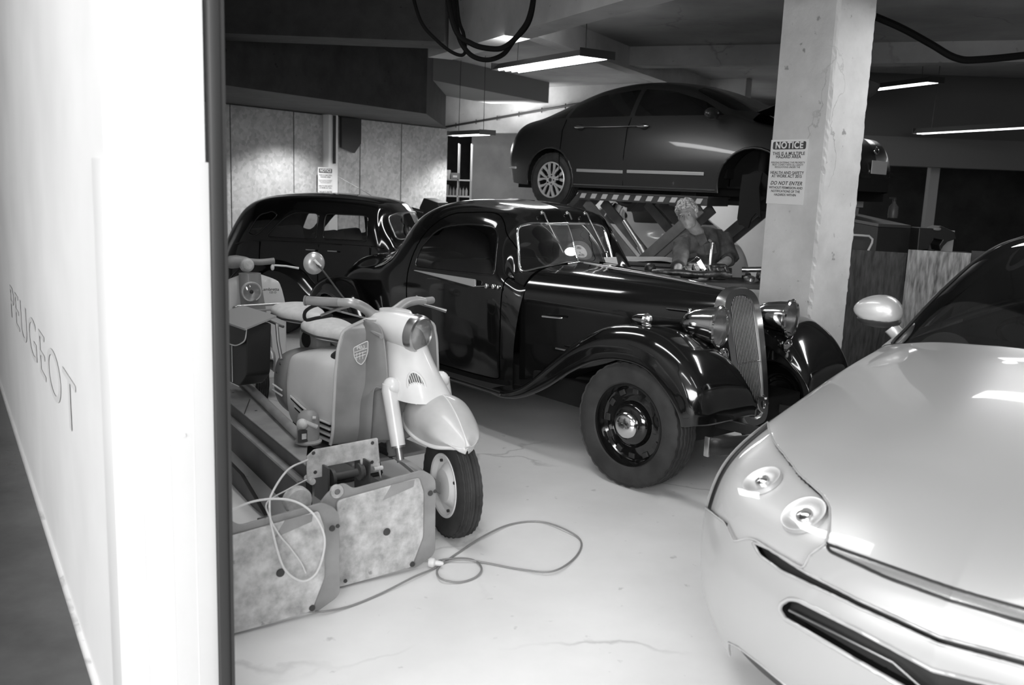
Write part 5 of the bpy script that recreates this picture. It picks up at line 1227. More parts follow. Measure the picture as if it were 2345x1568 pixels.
# ---- second scooter behind, mostly hidden by the wall end
S2 = (-1.95, 6.25, radians(-62), 0)
s2_ = thing('motor_scooter', 'second pale scooter farther back, its broad white legshield half hidden behind the wall end', 'scooter', (S2[0], S2[1], 0), S2[2])
r2 = lambda x, y, lx_=0.: lp(x, y, S2, 0, lx_)
hc = r2(563, 603, .02)
b = MB(); P = [r2(440, 606), r2(500, 604), r2(530, 600), r2(563, 598), r2(595, 600), r2(628, 597)]; b.tube([Vector(v) for v in cr(np.array([tuple(p) for p in P]), 24)], [.020] * 7 + [.03, .04, .045, .045, .045, .04, .035, .03] + [.022] * 9, 14); hb2 = b.build('handlebar', 'lift_grey', s2_, smooth=True)
b = MB(); b.lathe([(0, .05), (.03, .045), (.045, .03), (.05, 0)], r2(565, 607, .03), (1, 0, .1), 20); b.build('instrument', 'lift_paint', hb2, smooth=True)
b = MB(); b.tube([r2(625, 607), r2(655, 609), r2(684, 614)], [.007, .007, .008], 8); b.ball(r2(624, 612, .01), (.012, .014, .022)); b.build('lever', 'rim_white', hb2, smooth=True)
# legshield
oz = [(655, 720), (652, 690), (645, 660), (632, 640), (612, 628), (590, 626)]
L3 = [r2(*p, -.05) for p in oz]; yl = [p.y for p in L3]; zl = [p.z for p in L3]; yc = r2(575, 668, -.05).y; 
rows = []
for z in np.linspace(.15, zl[-1], 16):
    yr = np.interp(z, zl, yl) - yc; rows.append([(-.05 + .05 * (1 - abs(t)), yc + t * yr, z) for t in np.linspace(-1, 1, 9)])
P2 = surf(rows, 50, 50); l2 = thick_sheet(P2, 'legshield', 'cream', s2_)
b = MB(); col = [r2(572, 625, .03), r2(575, 668, .04), r2(583, 720, .04), r2(590, 760, .04)]; rings = [[(c.x + .05 * cos(a), c.y + (.075 + .005 * i) * sin(a), c.z) for a in np.linspace(0, 2 * pi, 10, endpoint=False)] for i, c in enumerate(col + [Vector((col[-1].x + .02, col[-1].y, .45)), Vector((col[-1].x + .02, col[-1].y, .3))])]
cf = smooth_blob('steering_cover', rings, 'scoot_grey', s2_, 30, 30)
lc2 = r2(576, 668, .12); b = MB(); b.lathe([(0, -.10), (.05, -.09), (.066, -.03), (.07, 0), (.066, .01), (.058, .008)], lc2, (1, 0, 0), 32); h2 = b.build('headlamp', 'lift_paint', s2_, smooth=True)
b = MB(); b.lathe([(0, -.03), (.03, -.022), (.060, .006)], lc2, (1, 0, 0), 32); b.build('reflector', 'reflector', h2, smooth=True); b = MB(); b.lathe([(0, .02), (.03, .017), (.060, .008)], lc2, (1, 0, 0), 32); b.build('lens', 'lamp_glass', h2, smooth=True)
b = MB(); b.ball(lc2 + Vector((.0, 0, 0)), .014); b.build('bulb', 'lift_dark', h2, smooth=True)
bp2 = r2(618, 662, .02); by = (r2(640, 662, .02) - r2(600, 662, .02)).normalized()
text_obj('lettering', 'Lambretta', .030, 'sign_ink', l2, frame(bp2 + Vector((.01, 0, 0)), by, (0, 0, 1)), .0008, 'CENTER', .0004)
text_obj('lettering', '125 D', .020, 'sign_ink', l2, frame(r2(624, 669, .02) + Vector((.01, 0, 0)), by, (0, 0, 1)), .0008, 'CENTER', .0003)
rings = [ring_x(-.35, yc, .5, .10, .18), ring_x(-.45, yc, .5, .2, .22), ring_x(-.9, yc, .5, .22, .22), ring_x(-1.2, yc, .48, .18, .18), ring_x(-1.4, yc, .46, .08, .1)]
smooth_blob('engine_cover', rings, 'cream', s2_, 30, 40)
b = MB(); b.box((-.25, yc, .2), (.4, .36, .03), bev=.01); b.build('floorboard', 'scoot_grey', s2_)
for x in (.12, -1.05):
    w_ = tyre_mesh(.21, .09, .12, n=48).build('wheel', 'tyre', s2_, smooth=True, auto=28); w_.location = (x, yc, .21); b = MB(); b.lathe([(.125, -.03), (.10, -.015), (.04, -.04), (0, -.04)], (0, 0, 0), (0, 1, 0), 32); b.lathe([(.125, .03), (.10, .015), (.04, .04), (0, .04)], (0, 0, 0), (0, 1, 0), 32); b.build('wheel_disc', 'rim_white', w_, smooth=True)
rows = []
for (x, zc, hw, zs) in ((-.1, .42, .07, .30), (.0, .46, .09, .26), (.12, .475, .095, .25), (.25, .44, .09, .26), (.34, .36, .06, .28)):
    rows.append([(x, yc - hw, zs), (x, yc - hw, (zc + zs) / 2 + .04), (x, yc, zc), (x, yc + hw, (zc + zs) / 2 + .04), (x, yc + hw, zs)])
thick_sheet(surf(rows, 30, 30), 'front_mudguard', 'scoot_grey', s2_)
b = MB(); b.box((-.62, yc, .76), (.30, .22, .07), bev=.03); b.build('saddle', 'bag', s2_, smooth=True)
# ================================================================== BLACK SALOON, left, behind the scooters
sd_ = thing('vintage_saloon', 'black rounded old saloon parked along the chipboard wall behind the scooters', 'car', (.12, 9.25, 0), radians(-12))
R_ = [
 [(-1.02, 0, .98), (-1.02, -.25, .96), (-1.02, -.42, .91), (-1.02, -.50, .82), (-1.02, -.56, .55), (-1.02, -.56, .28)],
 [(-1.12, 0, 1.01), (-1.14, -.27, .99), (-1.20, -.47, .95), (-1.16, -.57, .88), (-1.14, -.64, .55), (-1.14, -.64, .28)],
 [(-1.20, 0, 1.15), (-1.22, -.26, 1.14), (-1.30, -.49, 1.09), (-1.24, -.61, .93), (-1.22, -.67, .55), (-1.22, -.66, .28)],
 [(-1.29, 0, 1.29), (-1.31, -.28, 1.27), (-1.38, -.50, 1.22), (-1.33, -.635, .94), (-1.32, -.69, .55), (-1.32, -.68, .28)],
 [(-1.44, 0, 1.38), (-1.46, -.30, 1.365), (-1.48, -.52, 1.30), (-1.46, -.66, .95), (-1.46, -.70, .55), (-1.46, -.69, .28)],
 [(-1.9, 0, 1.425), (-1.9, -.32, 1.41), (-1.9, -.545, 1.33), (-1.9, -.68, .95), (-1.9, -.71, .55), (-1.9, -.70, .28)],
 [(-2.35, 0, 1.425), (-2.35, -.32, 1.405), (-2.35, -.545, 1.325), (-2.35, -.68, .95), (-2.35, -.71, .55), (-2.35, -.70, .28)],
 [(-2.75, 0, 1.38), (-2.72, -.31, 1.355), (-2.65, -.52, 1.28), (-2.62, -.67, .94), (-2.62, -.70, .55), (-2.62, -.69, .28)],
 [(-3.0, 0, 1.27), (-2.95, -.30, 1.245), (-2.85, -.48, 1.17), (-2.80, -.64, .92), (-2.80, -.67, .55), (-2.80, -.66, .28)],
 [(-3.17, 0, 1.05), (-3.12, -.28, 1.03), (-3.0, -.45, .98), (-2.94, -.58, .86), (-2.94, -.62, .55), (-2.94, -.61, .28)],
 [(-3.32, 0, .75), (-3.27, -.26, .74), (-3.14, -.42, .72), (-3.08, -.50, .68), (-3.06, -.54, .5), (-3.05, -.54, .28)],
 [(-3.42, 0, .42), (-3.37, -.25, .42), (-3.24, -.38, .41), (-3.16, -.44, .40), (-3.13, -.47, .36), (-3.12, -.47, .28)]]
sk = Skin(surf(R_, 240, 160)); side = lambda P: P[..., 1] + .28
w1_ = rpoly([(-1.93, .985, .05), (-1.93, 1.235, .05), (-1.50, 1.235, .05), (-1.47, .985, .05)], .04)
w2_ = rpoly([(-2.55, .975, .06), (-2.36, 1.18, .12), (-2.25, 1.235, .08), (-2.0, 1.235, .03), (-2.0, .975, .04)], .05)
w3_ = rpoly([(-2.76, 1.0, .03), (-2.66, 1.19, .06), (-2.50, 1.235, .06), (-2.44, 1.20, .03), (-2.66, .98, .04)], .03)
wsc = rpoly([(.3, 1.27, 0), (-.30, 1.255, .03), (-.44, 1.225, .05), (-.45, 1.0, .05), (.3, 1.04, 0)], .04)
fx = lambda pl: (lambda P: np.maximum(sd_poly(pl, P[..., 0], P[..., 2]), side(P)))
sk.cut([('a', fx(w1_)), ('b', fx(w2_)), ('c', fx(w3_)), ('s', lambda P: np.maximum(sd_poly(wsc, P[..., 1], P[..., 2]), -1.50 - P[..., 0]))])
sk.panel(0, 'body', 'gloss_black', sd_, sides=(1, -1))
for s_ in (1, -1):
    for k in (1, 2, 3):
        wn_ = sk.panel(k, 'window', 'glass_clear' if k != 2 else 'glass_dark', sd_, sides=(s_,)); tube_on(sk.contour(k), .008, 'window_trim', 'gloss_black', wn_, (s_,))
wn_ = sk.panel(4, 'windscreen', 'glass_clear', sd_, sides=(1, -1)); tube_on(sk.contour(4), .009, 'windscreen_frame', 'dull_chrome', wn_, (1, -1))
for s_ in (1, -1):
    for xx in (-1.43, -1.965, -2.60): b = MB(); b.tube([(xx, s_ * -.697, .32), (xx, s_ * -.712, .6), (xx, s_ * -.684, .93)], .004, 6); b.build('panel_gap', 'seam', sd_)
    b = MB(); b.tube([(-1.30, s_ * -.65, .935), (-1.9, s_ * -.69, .945), (-2.6, s_ * -.68, .94), (-2.9, s_ * -.62, .89)], .006, 8); b.build('waist_moulding', 'gloss_black', sd_, smooth=True)
    for xx in (-1.85, -2.08): b = MB(); b.tube([(xx, s_ * -.73, .88), (xx + .1, s_ * -.735, .88)], .008, 8); b.build('door_handle', 'chrome', sd_, smooth=True)
H_ = [hs(.05, .2, .88, .5), hs(-.3, .28, .92, .5), hs(-.7, .38, .95, .45), hs(-1.04, .49, .98, .4)]
hk = Skin(surf(H_, 40, 50)); hk.cls = np.zeros((39, 49), int); hk.panel(0, 'bonnet', 'gloss_black', sd_, sides=(1, -1))
for s_ in (1, -1):
    for W_, nm in ((FW, 'front_wing'), (RW, 'rear_wing')):
        rows = []
        for (xt, zt, xe, ze, yi, zi, yo) in W_:
            dx = .75 if nm == 'rear_wing' else 0.; zt = zt * .92; xt += dx; xe += dx
            rows.append([(xt, yi, zi * .9), (xt, (yi + yo) / 2, zt), (xt, yo + .06, zt - .01), (xe, yo, ze * .96)])
        P = surf(rows, 60, 30); P[..., 1] *= s_; b = MB(); b.sheet(P); b.build(nm, 'gloss_black', sd_, smooth=True, auto=70)
    b = MB(); b.box((-1.6, s_ * .68, .29), (1.2, .2, .03), bev=.01); b.build('running_board', 'gloss_black', sd_)
    for xx in (0, -2.42): car_wheel(sd_, (xx, s_ * .62, .33), .33, .14, .21, 'disc0', s_)
    b = MB(); b.lathe([(0, -.12), (.06, -.1), (.09, 0), (.085, .02), (0, .03)], (.1, s_ * .36, .82), (1, 0, 0), 24); b.build('headlamp', 'chrome', sd_, smooth=True)
b = MB(); b.prism([(-.2, .35), (.2, .35), (.19, .9), (-.19, .9)], (.06, 0, 0), (0, 1, 0), (0, 0, 1), (.03, 0, 0)); b.build('radiator', 'dull_chrome', sd_)
seat(sd_, -1.75, -.3, .5); seat(sd_, -1.75, .3, .5); seat(sd_, -2.45, 0, 1.1); steering(sd_, (-1.5, .3, .95), .19, 1.0)
b = MB(); b.box((-1.6, 0, .34), (3.0, 1.0, .14)); b.build('chassis', 'black_int', sd_)
b = MB(); b.box((-1.72, .66, 1.11), (.30, .004, .17)); b.build('window_paper', mat('window_paper', .7, .7), sd_)

# ================================================================== RAISED SALOON ON THE SCISSOR LIFT
M['dark_paint'] = mat('dark_metallic', .032, .36, metal=.3, coat=.25)
M['alloy'] = mat('alloy', .72, .32, metal=.5)
LX_, LY_, LYAW, LZ = 2.74, 10.0, radians(-44), 1.33
def modern_car(name, label, loc, yaw, paint, bonnet_up, detailed=True, res=(260, 170)):
    t = thing(name, label, 'car', loc, yaw)
    R_ = [
     [(-3.36, 0, .34), (-3.34, -.4, .34), (-3.26, -.66, .34), (-3.18, -.76, .33), (-3.14, -.79, .31), (-3.12, -.78, .28)],
     [(-3.43, 0, .62), (-3.41, -.38, .62), (-3.32, -.66, .62), (-3.18, -.80, .58), (-3.12, -.83, .45), (-3.10, -.82, .28)],
     [(-3.42, 0, .86), (-3.39, -.36, .86), (-3.28, -.62, .85), (-3.12, -.79, .77), (-3.04, -.855, .55), (-3.02, -.84, .27)],
     [(-3.30, 0, 1.02), (-3.27, -.36, 1.015), (-3.14, -.61, .985), (-2.98, -.80, .89), (-2.9, -.875, .60), (-2.88, -.86, .26)],
     [(-2.92, 0, 1.12), (-2.90, -.35, 1.11), (-2.82, -.59, 1.07), (-2.74, -.81, .96), (-2.7, -.89, .62), (-2.7, -.875, .26)],
     [(-2.48, 0, 1.28), (-2.46, -.33, 1.265), (-2.42, -.56, 1.20), (-2.4, -.81, .99), (-2.4, -.90, .62), (-2.4, -.885, .26)],
     [(-2.0, 0, 1.415), (-1.98, -.33, 1.40), (-1.95, -.56, 1.325), (-2.0, -.81, 1.0), (-2.0, -.90, .6), (-2.0, -.885, .25)],
     [(-1.4, 0, 1.475), (-1.4, -.34, 1.455), (-1.4, -.58, 1.375), (-1.4, -.815, 1.0), (-1.4, -.905, .6), (-1.4, -.885, .25)],
     [(-.85, 0, 1.425), (-.85, -.33, 1.405), (-.85, -.575, 1.325), (-.85, -.81, .995), (-.85, -.90, .6), (-.85, -.885, .25)],
     [(-.42, 0, 1.28), (-.40, -.34, 1.265), (-.38, -.60, 1.18), (-.4, -.80, .985), (-.4, -.895, .6), (-.4, -.88, .25)],
     [(-.02, 0, 1.09), (-.0, -.38, 1.075), (.02, -.65, 1.02), (0, -.79, .95), (0, -.89, .6), (0, -.875, .25)],
     [(.25, 0, 1.0), (.25, -.4, .99), (.25, -.64, .95), (.25, -.77, .89), (.25, -.88, .6), (.25, -.865, .25)],
     [(.70, 0, .93), (.70, -.4, .915), (.67, -.62, .87), (.62, -.74, .79), (.60, -.84, .56), (.60, -.83, .25)],
     [(1.0, 0, .82), (.98, -.38, .81), (.90, -.60, .77), (.82, -.71, .68), (.79, -.78, .5), (.79, -.77, .25)],
     [(1.13, 0, .60), (1.10, -.38, .59), (1.0, -.58, .57), (.91, -.68, .52), (.87, -.73, .42), (.86, -.73, .25)],
     [(1.14, 0, .32), (1.11, -.38, .32), (1.01, -.57, .31), (.92, -.67, .30), (.88, -.71, .28), (.87, -.71, .25)]]
    k = Skin(surf(R_, *res)); sid = lambda P: P[..., 1] + .42
    wq = rpoly([(-2.62, 1.06, .01), (-2.40, 1.15, .02), (-2.33, 1.19, .02), (-2.33, 1.05, .02)], .02)
    wr = rpoly([(-2.27, 1.05, .02), (-2.27, 1.20, .04), (-1.95, 1.305, .05), (-1.36, 1.355, .02), (-1.36, 1.05, .02)], .03)
    wf = rpoly([(-1.30, 1.05, .02), (-1.30, 1.355, .03), (-.95, 1.325, .05), (-.50, 1.20, .06), (-.18, 1.04, .03)], .03)
    scn = rpoly([(.3, 1.40, 0), (-.30, 1.385, .03), (-.52, 1.33, .06), (-.62, 1.10, .03), (.3, 1.10, 0)], .04)
    fx = lambda pl: (lambda P: np.maximum(sd_poly(pl, P[..., 0], P[..., 2]), sid(P)))
    arch = lambda cx: (lambda P: np.maximum(np.hypot(P[..., 0] - cx, (P[..., 2] - .33)) - .375, np.maximum(P[..., 1] + .66, -P[..., 2] + .0)))
    hoodp = rpoly([(.98, .3), (.95, -.40, .1), (.80, -.60, .1), (.10, -.68, .05), (-.02, -.3, .1), (-.02, .3)], .05)
    k.cut([('q', fx(wq)), ('r', fx(wr)), ('f', fx(wf)), ('ws', lambda P: np.maximum(sd_poly(scn, P[..., 1], P[..., 2]), -.80 - P[..., 0])),
           ('ar', arch(-2.44)), ('af', arch(.25)), ('hood', lambda P: np.maximum(sd_poly(hoodp, P[..., 0], P[..., 1]), .62 - P[..., 2]))])
    k.panel(0, 'body', paint, t, sides=(1, -1))
    for s_ in (1, -1):
        for q_ in (1, 2, 3): w_ = k.panel(q_, 'window', 'glass_black', t, sides=(s_,)); 
        for q_ in (5, 6): tube_on(k.contour(q_), .012, 'arch_lip', paint, t, (s_,))
    k.panel(4, 'windscreen', 'glass_black', t, sides=(1, -1))
    if bonnet_up:
        hd_ = k.panel(7, 'bonnet', paint, t, sides=(1, -1), thick=.01); piv = Vector((-.02, 0, 1.08)); a = radians(-bonnet_up)
        hd_.matrix_local = Matrix.Translation(piv) @ Matrix.Rotation(a, 4, 'Y') @ Matrix.Translation(-piv)
        b = MB(); b.tube([(.7, -.55, .85), (.45, -.5, 1.4)], .006, 6); b.build('bonnet_stay', 'dull_chrome', t)
        b = MB(); b.box((.5, 0, .62), (.8, 1.2, .3), bev=.03); b.box((.45, .1, .82), (.4, .5, .14), bev=.03); b.build('engine', 'black_int', t)
    else: k.panel(7, 'bonnet', paint, t, sides=(1, -1))
    for s_ in (1, -1):
        if detailed:
            b = MB(); b.tube([(-2.10, s_ * -.845, .935), (-2.0, s_ * -.865, .935), (-1.15, s_ * -.868, .935)], .006, 8); b.build('door_strip', 'chrome', t, smooth=True)
            for xx in (-2.02, -1.12):
                b = MB(); b.ball((xx, s_ * -.873, .935), (.085, .018, .016), 16, 8); hn = b.build('door_handle', 'chrome', t, smooth=True); b = MB(); b.ball((xx + .01, s_ * -.862, .930), (.05, .008, .032), 16, 8); b.build('handle_cup', 'black_int', hn, smooth=True)
            for x0, x1 in ((-2.0, -1.33), (-1.27, -.28)):
                b = MB(); b.bar((x0, s_ * -.905, .445), (x1, s_ * -.903, .438), .012, .035); b.build('side_moulding', mat('moulding', .55, .3, metal=.6) if 'moulding' not in M else M['moulding'], t, bevel=.004)
            b = MB(); b.tube([(-2.05, s_ * -.888, .285), (-.15, s_ * -.886, .275)], .006, 6); b.build('sill_strip', 'dull_chrome', t, smooth=True)
            for xx in (-1.33, -2.28): b = MB(); b.tube([(xx, s_ * -.886, .28), (xx, s_ * -.906, .6), (xx, s_ * -.87, .9), (xx + .0, s_ * -.80, 1.03)], .004, 6); b.build('panel_gap', 'seam', t)
            b = MB(); b.tube([(-3.19, s_ * -.80, .47), (-3.02, s_ * -.87, .46)], .014, 8); b.build('rear_reflector', 'moulding_light' if 'moulding_light' in M else mat('reflector_strip', .6, .3), t, smooth=True)
            b = MB(); b.ball((-.22, s_ * -.93, 1.04), (.06, .11, .06), 18, 10); b.tube([(-.2, s_ * -.8, 1.0), (-.22, s_ * -.9, 1.02)], .02, 8); b.build('door_mirror', paint, t, smooth=True)
            b = MB(); b.prism([tuple(p) for p in rpoly([(-.17, -.05), (.17, -.07), (.14, .06), (-.2, .08)], .02)], (.90, s_ * -.55, .70), Vector((-.45, s_ * -.9, 0)).normalized(), Vector((-.2, 0, 1)).normalized(), (.02, 0, 0)); b.build('headlight', 'lamp_glass', t, smooth=True)
        for xx in (-2.44, .25): 
            if not (bonnet_up and xx > 0): car_wheel(t, (xx, s_ * .775, .325), .325, .205, .215, 'alloy', s_, radians(-8) if xx > 0 else 0)
            b = MB(); b.lathe([(.39, -.12), (.39, .1)], (xx, s_ * .74, .33), (0, 1, 0), 32); b.lathe([(.39, 0), (0, 0)], (xx, s_ * .62, .33), (0, 1, 0), 32)
            o = b.build('arch_liner', 'black_int', t); 
            for v in o.data.vertices: v.co.z = max(v.co.z, .30)
    b = MB(); b.box((-1.1, 0, .27), (4.1, 1.35, .1)); b.box((-1.1, 0, .21), (2.4, .5, .08)); b.tube([(-3.2, .45, .24), (-2.4, .3, .2), (-.2, .2, .2)], .035, 8); b.build('underbody', 'black_int', t)
    b = MB(); b.box((-1.3, 0, .6), (2.4, 1.5, .4)); b.build('cabin_floor', 'black_int', t)
    return t
rc = modern_car('raised_saloon', 'dark metallic modern saloon raised on the scissor lift with its bonnet open', (LX_, LY_, LZ), LYAW, 'dark_paint', 34)
b = MB(); b.box((1.145, .03, .56), (.008, .36, .13), bev=.002); pl_ = b.build('number_plate', mat('plate', .62, .4), rc)
for z in (.46, .52): b = MB(); b.bar((1.13, -.42, z), (1.13, .42, z), .01, .02); b.build('grille_bar', 'chrome', rc)
b = MB(); b.ball((1.11, 0, .72), (.02, .05, .04)); b.build('bonnet_badge', 'chrome', rc, smooth=True)
pc_ = modern_car('parked_saloon', 'pale modern saloon on the floor seen in pieces through the scissor lift arms', (2.35, 13.3, 0), radians(-80), mat('pale_paint', .75, .3, coat=.6), 0, False, (120, 80))

# ---- scissor lift
sl = thing('scissor_lift', 'dark scissor lift with striped platform edges holding up the modern saloon', 'lift', (LX_, LY_, 0), LYAW)
M['stripe_w'] = mat('stripe_white', .42, .5); M['lift_arm'] = mat('lift_arm', .10, .45, noise=(5, .07, .13, 4))
ZT = LZ + .205
def shear_pt(px, py, y): return lp(px, py, (LX_, LY_, LYAW, 0), 1, y)
for s_ in (-1, 1):
    y0 = s_ * .60
    b = MB(); b.box((-1.15, y0, ZT - .05), (1.75, .42, .09), bev=.006); b.box((-1.15, y0, ZT - .005), (1.78, .44, .02)); pf = b.build('platform', 'lift_dark', sl)
    n = 11
    for k in range(n):
        x0 = -2.02 + k * 1.74 / n; b = MB(); b.prism([(0, 0), (.075, 0), (.105, .055), (.03, .055)], (x0 + .01, y0 + s_ * .213, ZT - .075), (1, 0, 0), (0, 0, 1), (0, s_ * .003, 0)); b.build('warning_stripe', 'stripe_w', pf)
    b = MB(); b.prism([(0, 0), (.0, -.10), (-.16, -.24), (-.20, -.24), (-.20, -.20)], (-2.03, y0 - .2, ZT), (1, 0, 0), (0, 0, 1), (0, .4, 0)); b.build('platform_flap', 'lift_dark', sl)
    b = MB(); b.box((-1.15, y0, .06), (1.9, .50, .12), bev=.01); b.build('base', 'lift_dark', sl)
    for yy in (-.16, .16):
        b = MB(); b.bar((-1.95, y0 + yy, ZT - .12), (-.45, y0 + yy, .14), .12, .03, (0, 1, 0)); b.build('scissor_arm', 'lift_arm', sl, bevel=.004)
        b = MB(); b.bar((-.40, y0 + yy * .7, ZT - .12), (-1.90, y0 + yy * .7, .14), .12, .03, (0, 1, 0)); b.build('scissor_arm', 'lift_arm', sl, bevel=.004)
    b = MB(); b.tube([(-1.18, y0 - .2, (ZT + .02) / 2), (-1.18, y0 + .2, (ZT + .02) / 2)], .035, 12); b.build('pivot', 'steel', sl, smooth=True)
    b = MB(); b.tube([(-.75, y0, .3), (-1.25, y0, .95)], .045, 12); b.tube([(-1.25, y0, .95), (-1.5, y0, 1.22)], .028, 12); b.build('hydraulic_ram', 'steel', sl, smooth=True)
    for xx in (-1.7, -.6): b = MB(); b.box((xx, y0, ZT + .03), (.2, .18, .06), bev=.01); b.build('lift_pad', 'black_rubber', sl)
# torn liner hanging below the raised car
b = MB(); pts = [(1745, 395), (1738, 430), (1742, 500), (1731, 488), (1720, 500), (1713, 522), (1706, 520), (1700, 516), (1692, 515), (1688, 500), (1692, 470), (1694, 440), (1700, 400)]
for s_ in (-1, 1):
    b = MB(); b.lathe([(0, 0), (.15, 0), (.155, .02), (.155, .03), (.07, .035), (.06, .08), (0, .08)], (.25, s_ * .72, .33), (0, s_, 0), 28); b.tube([(.25, s_ * .70, .33), (.2, s_ * .4, .30), (.1, s_ * .1, .32)], .04, 10); b.tube([(.25, s_ * .66, .33), (.22, s_ * .60, .85)], .05, 12); b.ball((.28, s_ * .62, .22), (.20, .10, .14)); b.build('brake_assembly', 'black_int', rc, smooth=True)
b = MB(); P = [lp(x, y, (LX_, LY_, LYAW, 0), 1, -.98) for x, y in pts]; b.prism([(p.x, p.z) for p in P], (0, -.98, 0), (1, 0, 0), (0, 0, 1), (0, .02, 0))
lnr = b.build('torn_liner', 'black_int', rc); lnr.location = (0, 0, -LZ)
# ================================================================== MECHANIC
M['skin'] = mat('skin', .24, .55, noise=(20, .19, .28, 3)); M['overall'] = mat('overalls', .035, .8, noise=(12, .02, .06, 4), bump=(14, .6, .02)); M['hair'] = mat('hair', .3, .7, noise=(70, .14, .5, 3, .1))
mp = thing('person', 'grey-haired mechanic in dark overalls leaning over the engine parts beside the scissor lift', 'person', (0, 0, 0))
A_ = at_y
def remesh(o, v, sm=True):
    r = o.modifiers.new('remesh', 'REMESH'); r.mode = 'VOXEL'; r.voxel_size = v; r.use_smooth_shade = True
    if sm: s = o.modifiers.new('smooth', 'SMOOTH'); s.factor = .6; s.iterations = 2
head = A_(1574, 492, 7.72); neck = A_(1598, 532, 7.86)
shR, shL = A_(1563, 556, 7.80), A_(1654, 545, 8.02); chest = (shR + shL) / 2 + Vector((.02, .05, -.08))
pel = Vector((chest.x + .16, 8.42, .97)); feet_z = .0
mp.location = (pel.x, pel.y, 0); O = Vector((pel.x, pel.y, 0))
elR, haR = A_(1556, 596, 7.62), A_(1550, 624, 7.45)
elL, haL = A_(1676, 590, 7.86), A_(1624, 626, 7.52)
L = lambda v: Vector(v) - O
up = Vector((-.27, .03, 1)).normalized(); fw = Vector((-.34, -.93, -.08)).normalized(); fw = (fw - up * fw.dot(up)).normalized(); rt = fw.cross(up).normalized()
# --- one continuous body
b = MB(); H = L(head); RH = Matrix((rt, fw, up)).transposed()   # columns: right, forward, up
KH = .93
def hp(x, y, z): return H + (rt * x + fw * y + up * z) * KH
b.ball(hp(0, -.012, .035), (.076, .095, .088), 28, 18, RH); b.ball(hp(0, .022, -.03), (.064, .072, .085), 24, 16, RH)       # skull, face
b.ball(hp(0, .045, -.098), (.034, .032, .026), 16, 10, RH); b.ball(hp(-.03, .01, -.075), (.03, .05, .04), 14, 8, RH); b.ball(hp(.03, .01, -.075), (.03, .05, .04), 14, 8, RH)
b.tube([hp(0, .086, .012), hp(0, .102, -.018), hp(0, .110, -.036)], [.010, .012, .013], 10); b.ball(hp(.010, .098, -.040), .009, 8, 6); b.ball(hp(-.010, .098, -.040), .009, 8, 6)
b.tube([hp(-.045, .078, .022), hp(-.02, .092, .026), hp(0, .09, .02), hp(.02, .092, .026), hp(.045, .078, .022)], .009, 8)       # brow
b.tube([hp(-.022, .082, -.066), hp(0, .093, -.062), hp(.022, .082, -.066)], [.005, .008, .005], 8); b.tube([hp(-.018, .080, -.077), hp(0, .090, -.078), hp(.018, .080, -.077)], [.005, .008, .005], 8)
for s_ in (-1, 1): b.ball(hp(s_ * .080, -.010, -.012), (.010, .020, .032), 12, 8, RH); b.ball(hp(s_ * .042, .066, -.03), (.02, .018, .02), 10, 8, RH)
def limb(pts, r, n=16): b.tube([L(p) if p.y > 3 else p for p in pts], r, n); 
b.tube([L(neck) + Vector((.0, .05, -.08)), L(neck), hp(0, -.02, -.06)], [.065, .056, .056], 16)
P = cr(np.array([tuple(L(chest) + Vector((.01, .02, .10))), tuple(L(chest)), tuple(L(chest) * .5 + Vector((0, 0, .97)) * .5), (0, 0, .97), (0, 0, .86)]), 16)
ts = np.linspace(0, 1, 16); b.tube([Vector(p) for p in P], list(np.interp(ts, [0, .25, .55, .8, 1], [.10, .150, .135, .145, .13])), 20)
b.tube([L(shR), L(chest) + Vector((0, .02, .06)), L(shL)], [.07, .10, .07], 16)
for s0, e0_, h0 in ((shR, elR, haR), (shL, elL, haL)): b.tube([L(s0), (L(s0) + L(e0_)) / 2, L(e0_), (L(e0_) * .6 + L(h0) * .4), L(h0)], [.062, .050, .042, .040, .027], 14)
for s_ in (-1, 1):
    hip = Vector((s_ * .09, .0, .90)); kn = Vector((s_ * .12, -.06, .50)); an = Vector((s_ * .13, .04, .09))
    b.tube([hip, (hip + kn) / 2, kn, (kn * .6 + an * .4), an], [.105, .085, .060, .058, .042], 16); b.tube([an + Vector((0, .04, -.03)), an + Vector((0, -.06, -.05)), an + Vector((0, -.17, -.06))], [.035, .04, .028], 12)
# hands with separate fingers, closed on the parts
def hand(w, e, side):
    d = (L(w) - L(e)).normalized(); n0 = Vector((0, 0, 1)); sdv = d.cross(n0).normalized(); dn = sdv.cross(d).normalized() * -1
    pc = L(w) + d * .05; b.tube([L(w), pc + d * .01, pc + d * .03], [.027, .036, .036], 12); b.ball(pc, (.042, .042, .020), 14, 8)
    for k, ln in enumerate((.070, .080, .075, .058)):
        r0 = pc + d * .035 + sdv * ((k - 1.5) * .021); p1 = r0 + d * ln * .45 + dn * .004; p2 = p1 + (d * .75 + dn * .65).normalized() * ln * .35; p3 = p2 + (d * .3 + dn * .95).normalized() * ln * .3
        b.tube([r0, p1, p2, p3], [.010, .0095, .009, .0075], 8)
    t0 = pc - d * .02 + sdv * side * .03; t1 = t0 + (d * .5 + sdv * side * .8).normalized() * .035; t2 = t1 + (d * .8 + sdv * side * .1 + dn * .5).normalized() * .032; b.tube([t0, t1, t2], [.013, .011, .009], 8)
hand(haR, elR, 1); hand(haL, elL, -1)
body = b.build('body', 'skin', mp, smooth=True); remesh(body, .0065)
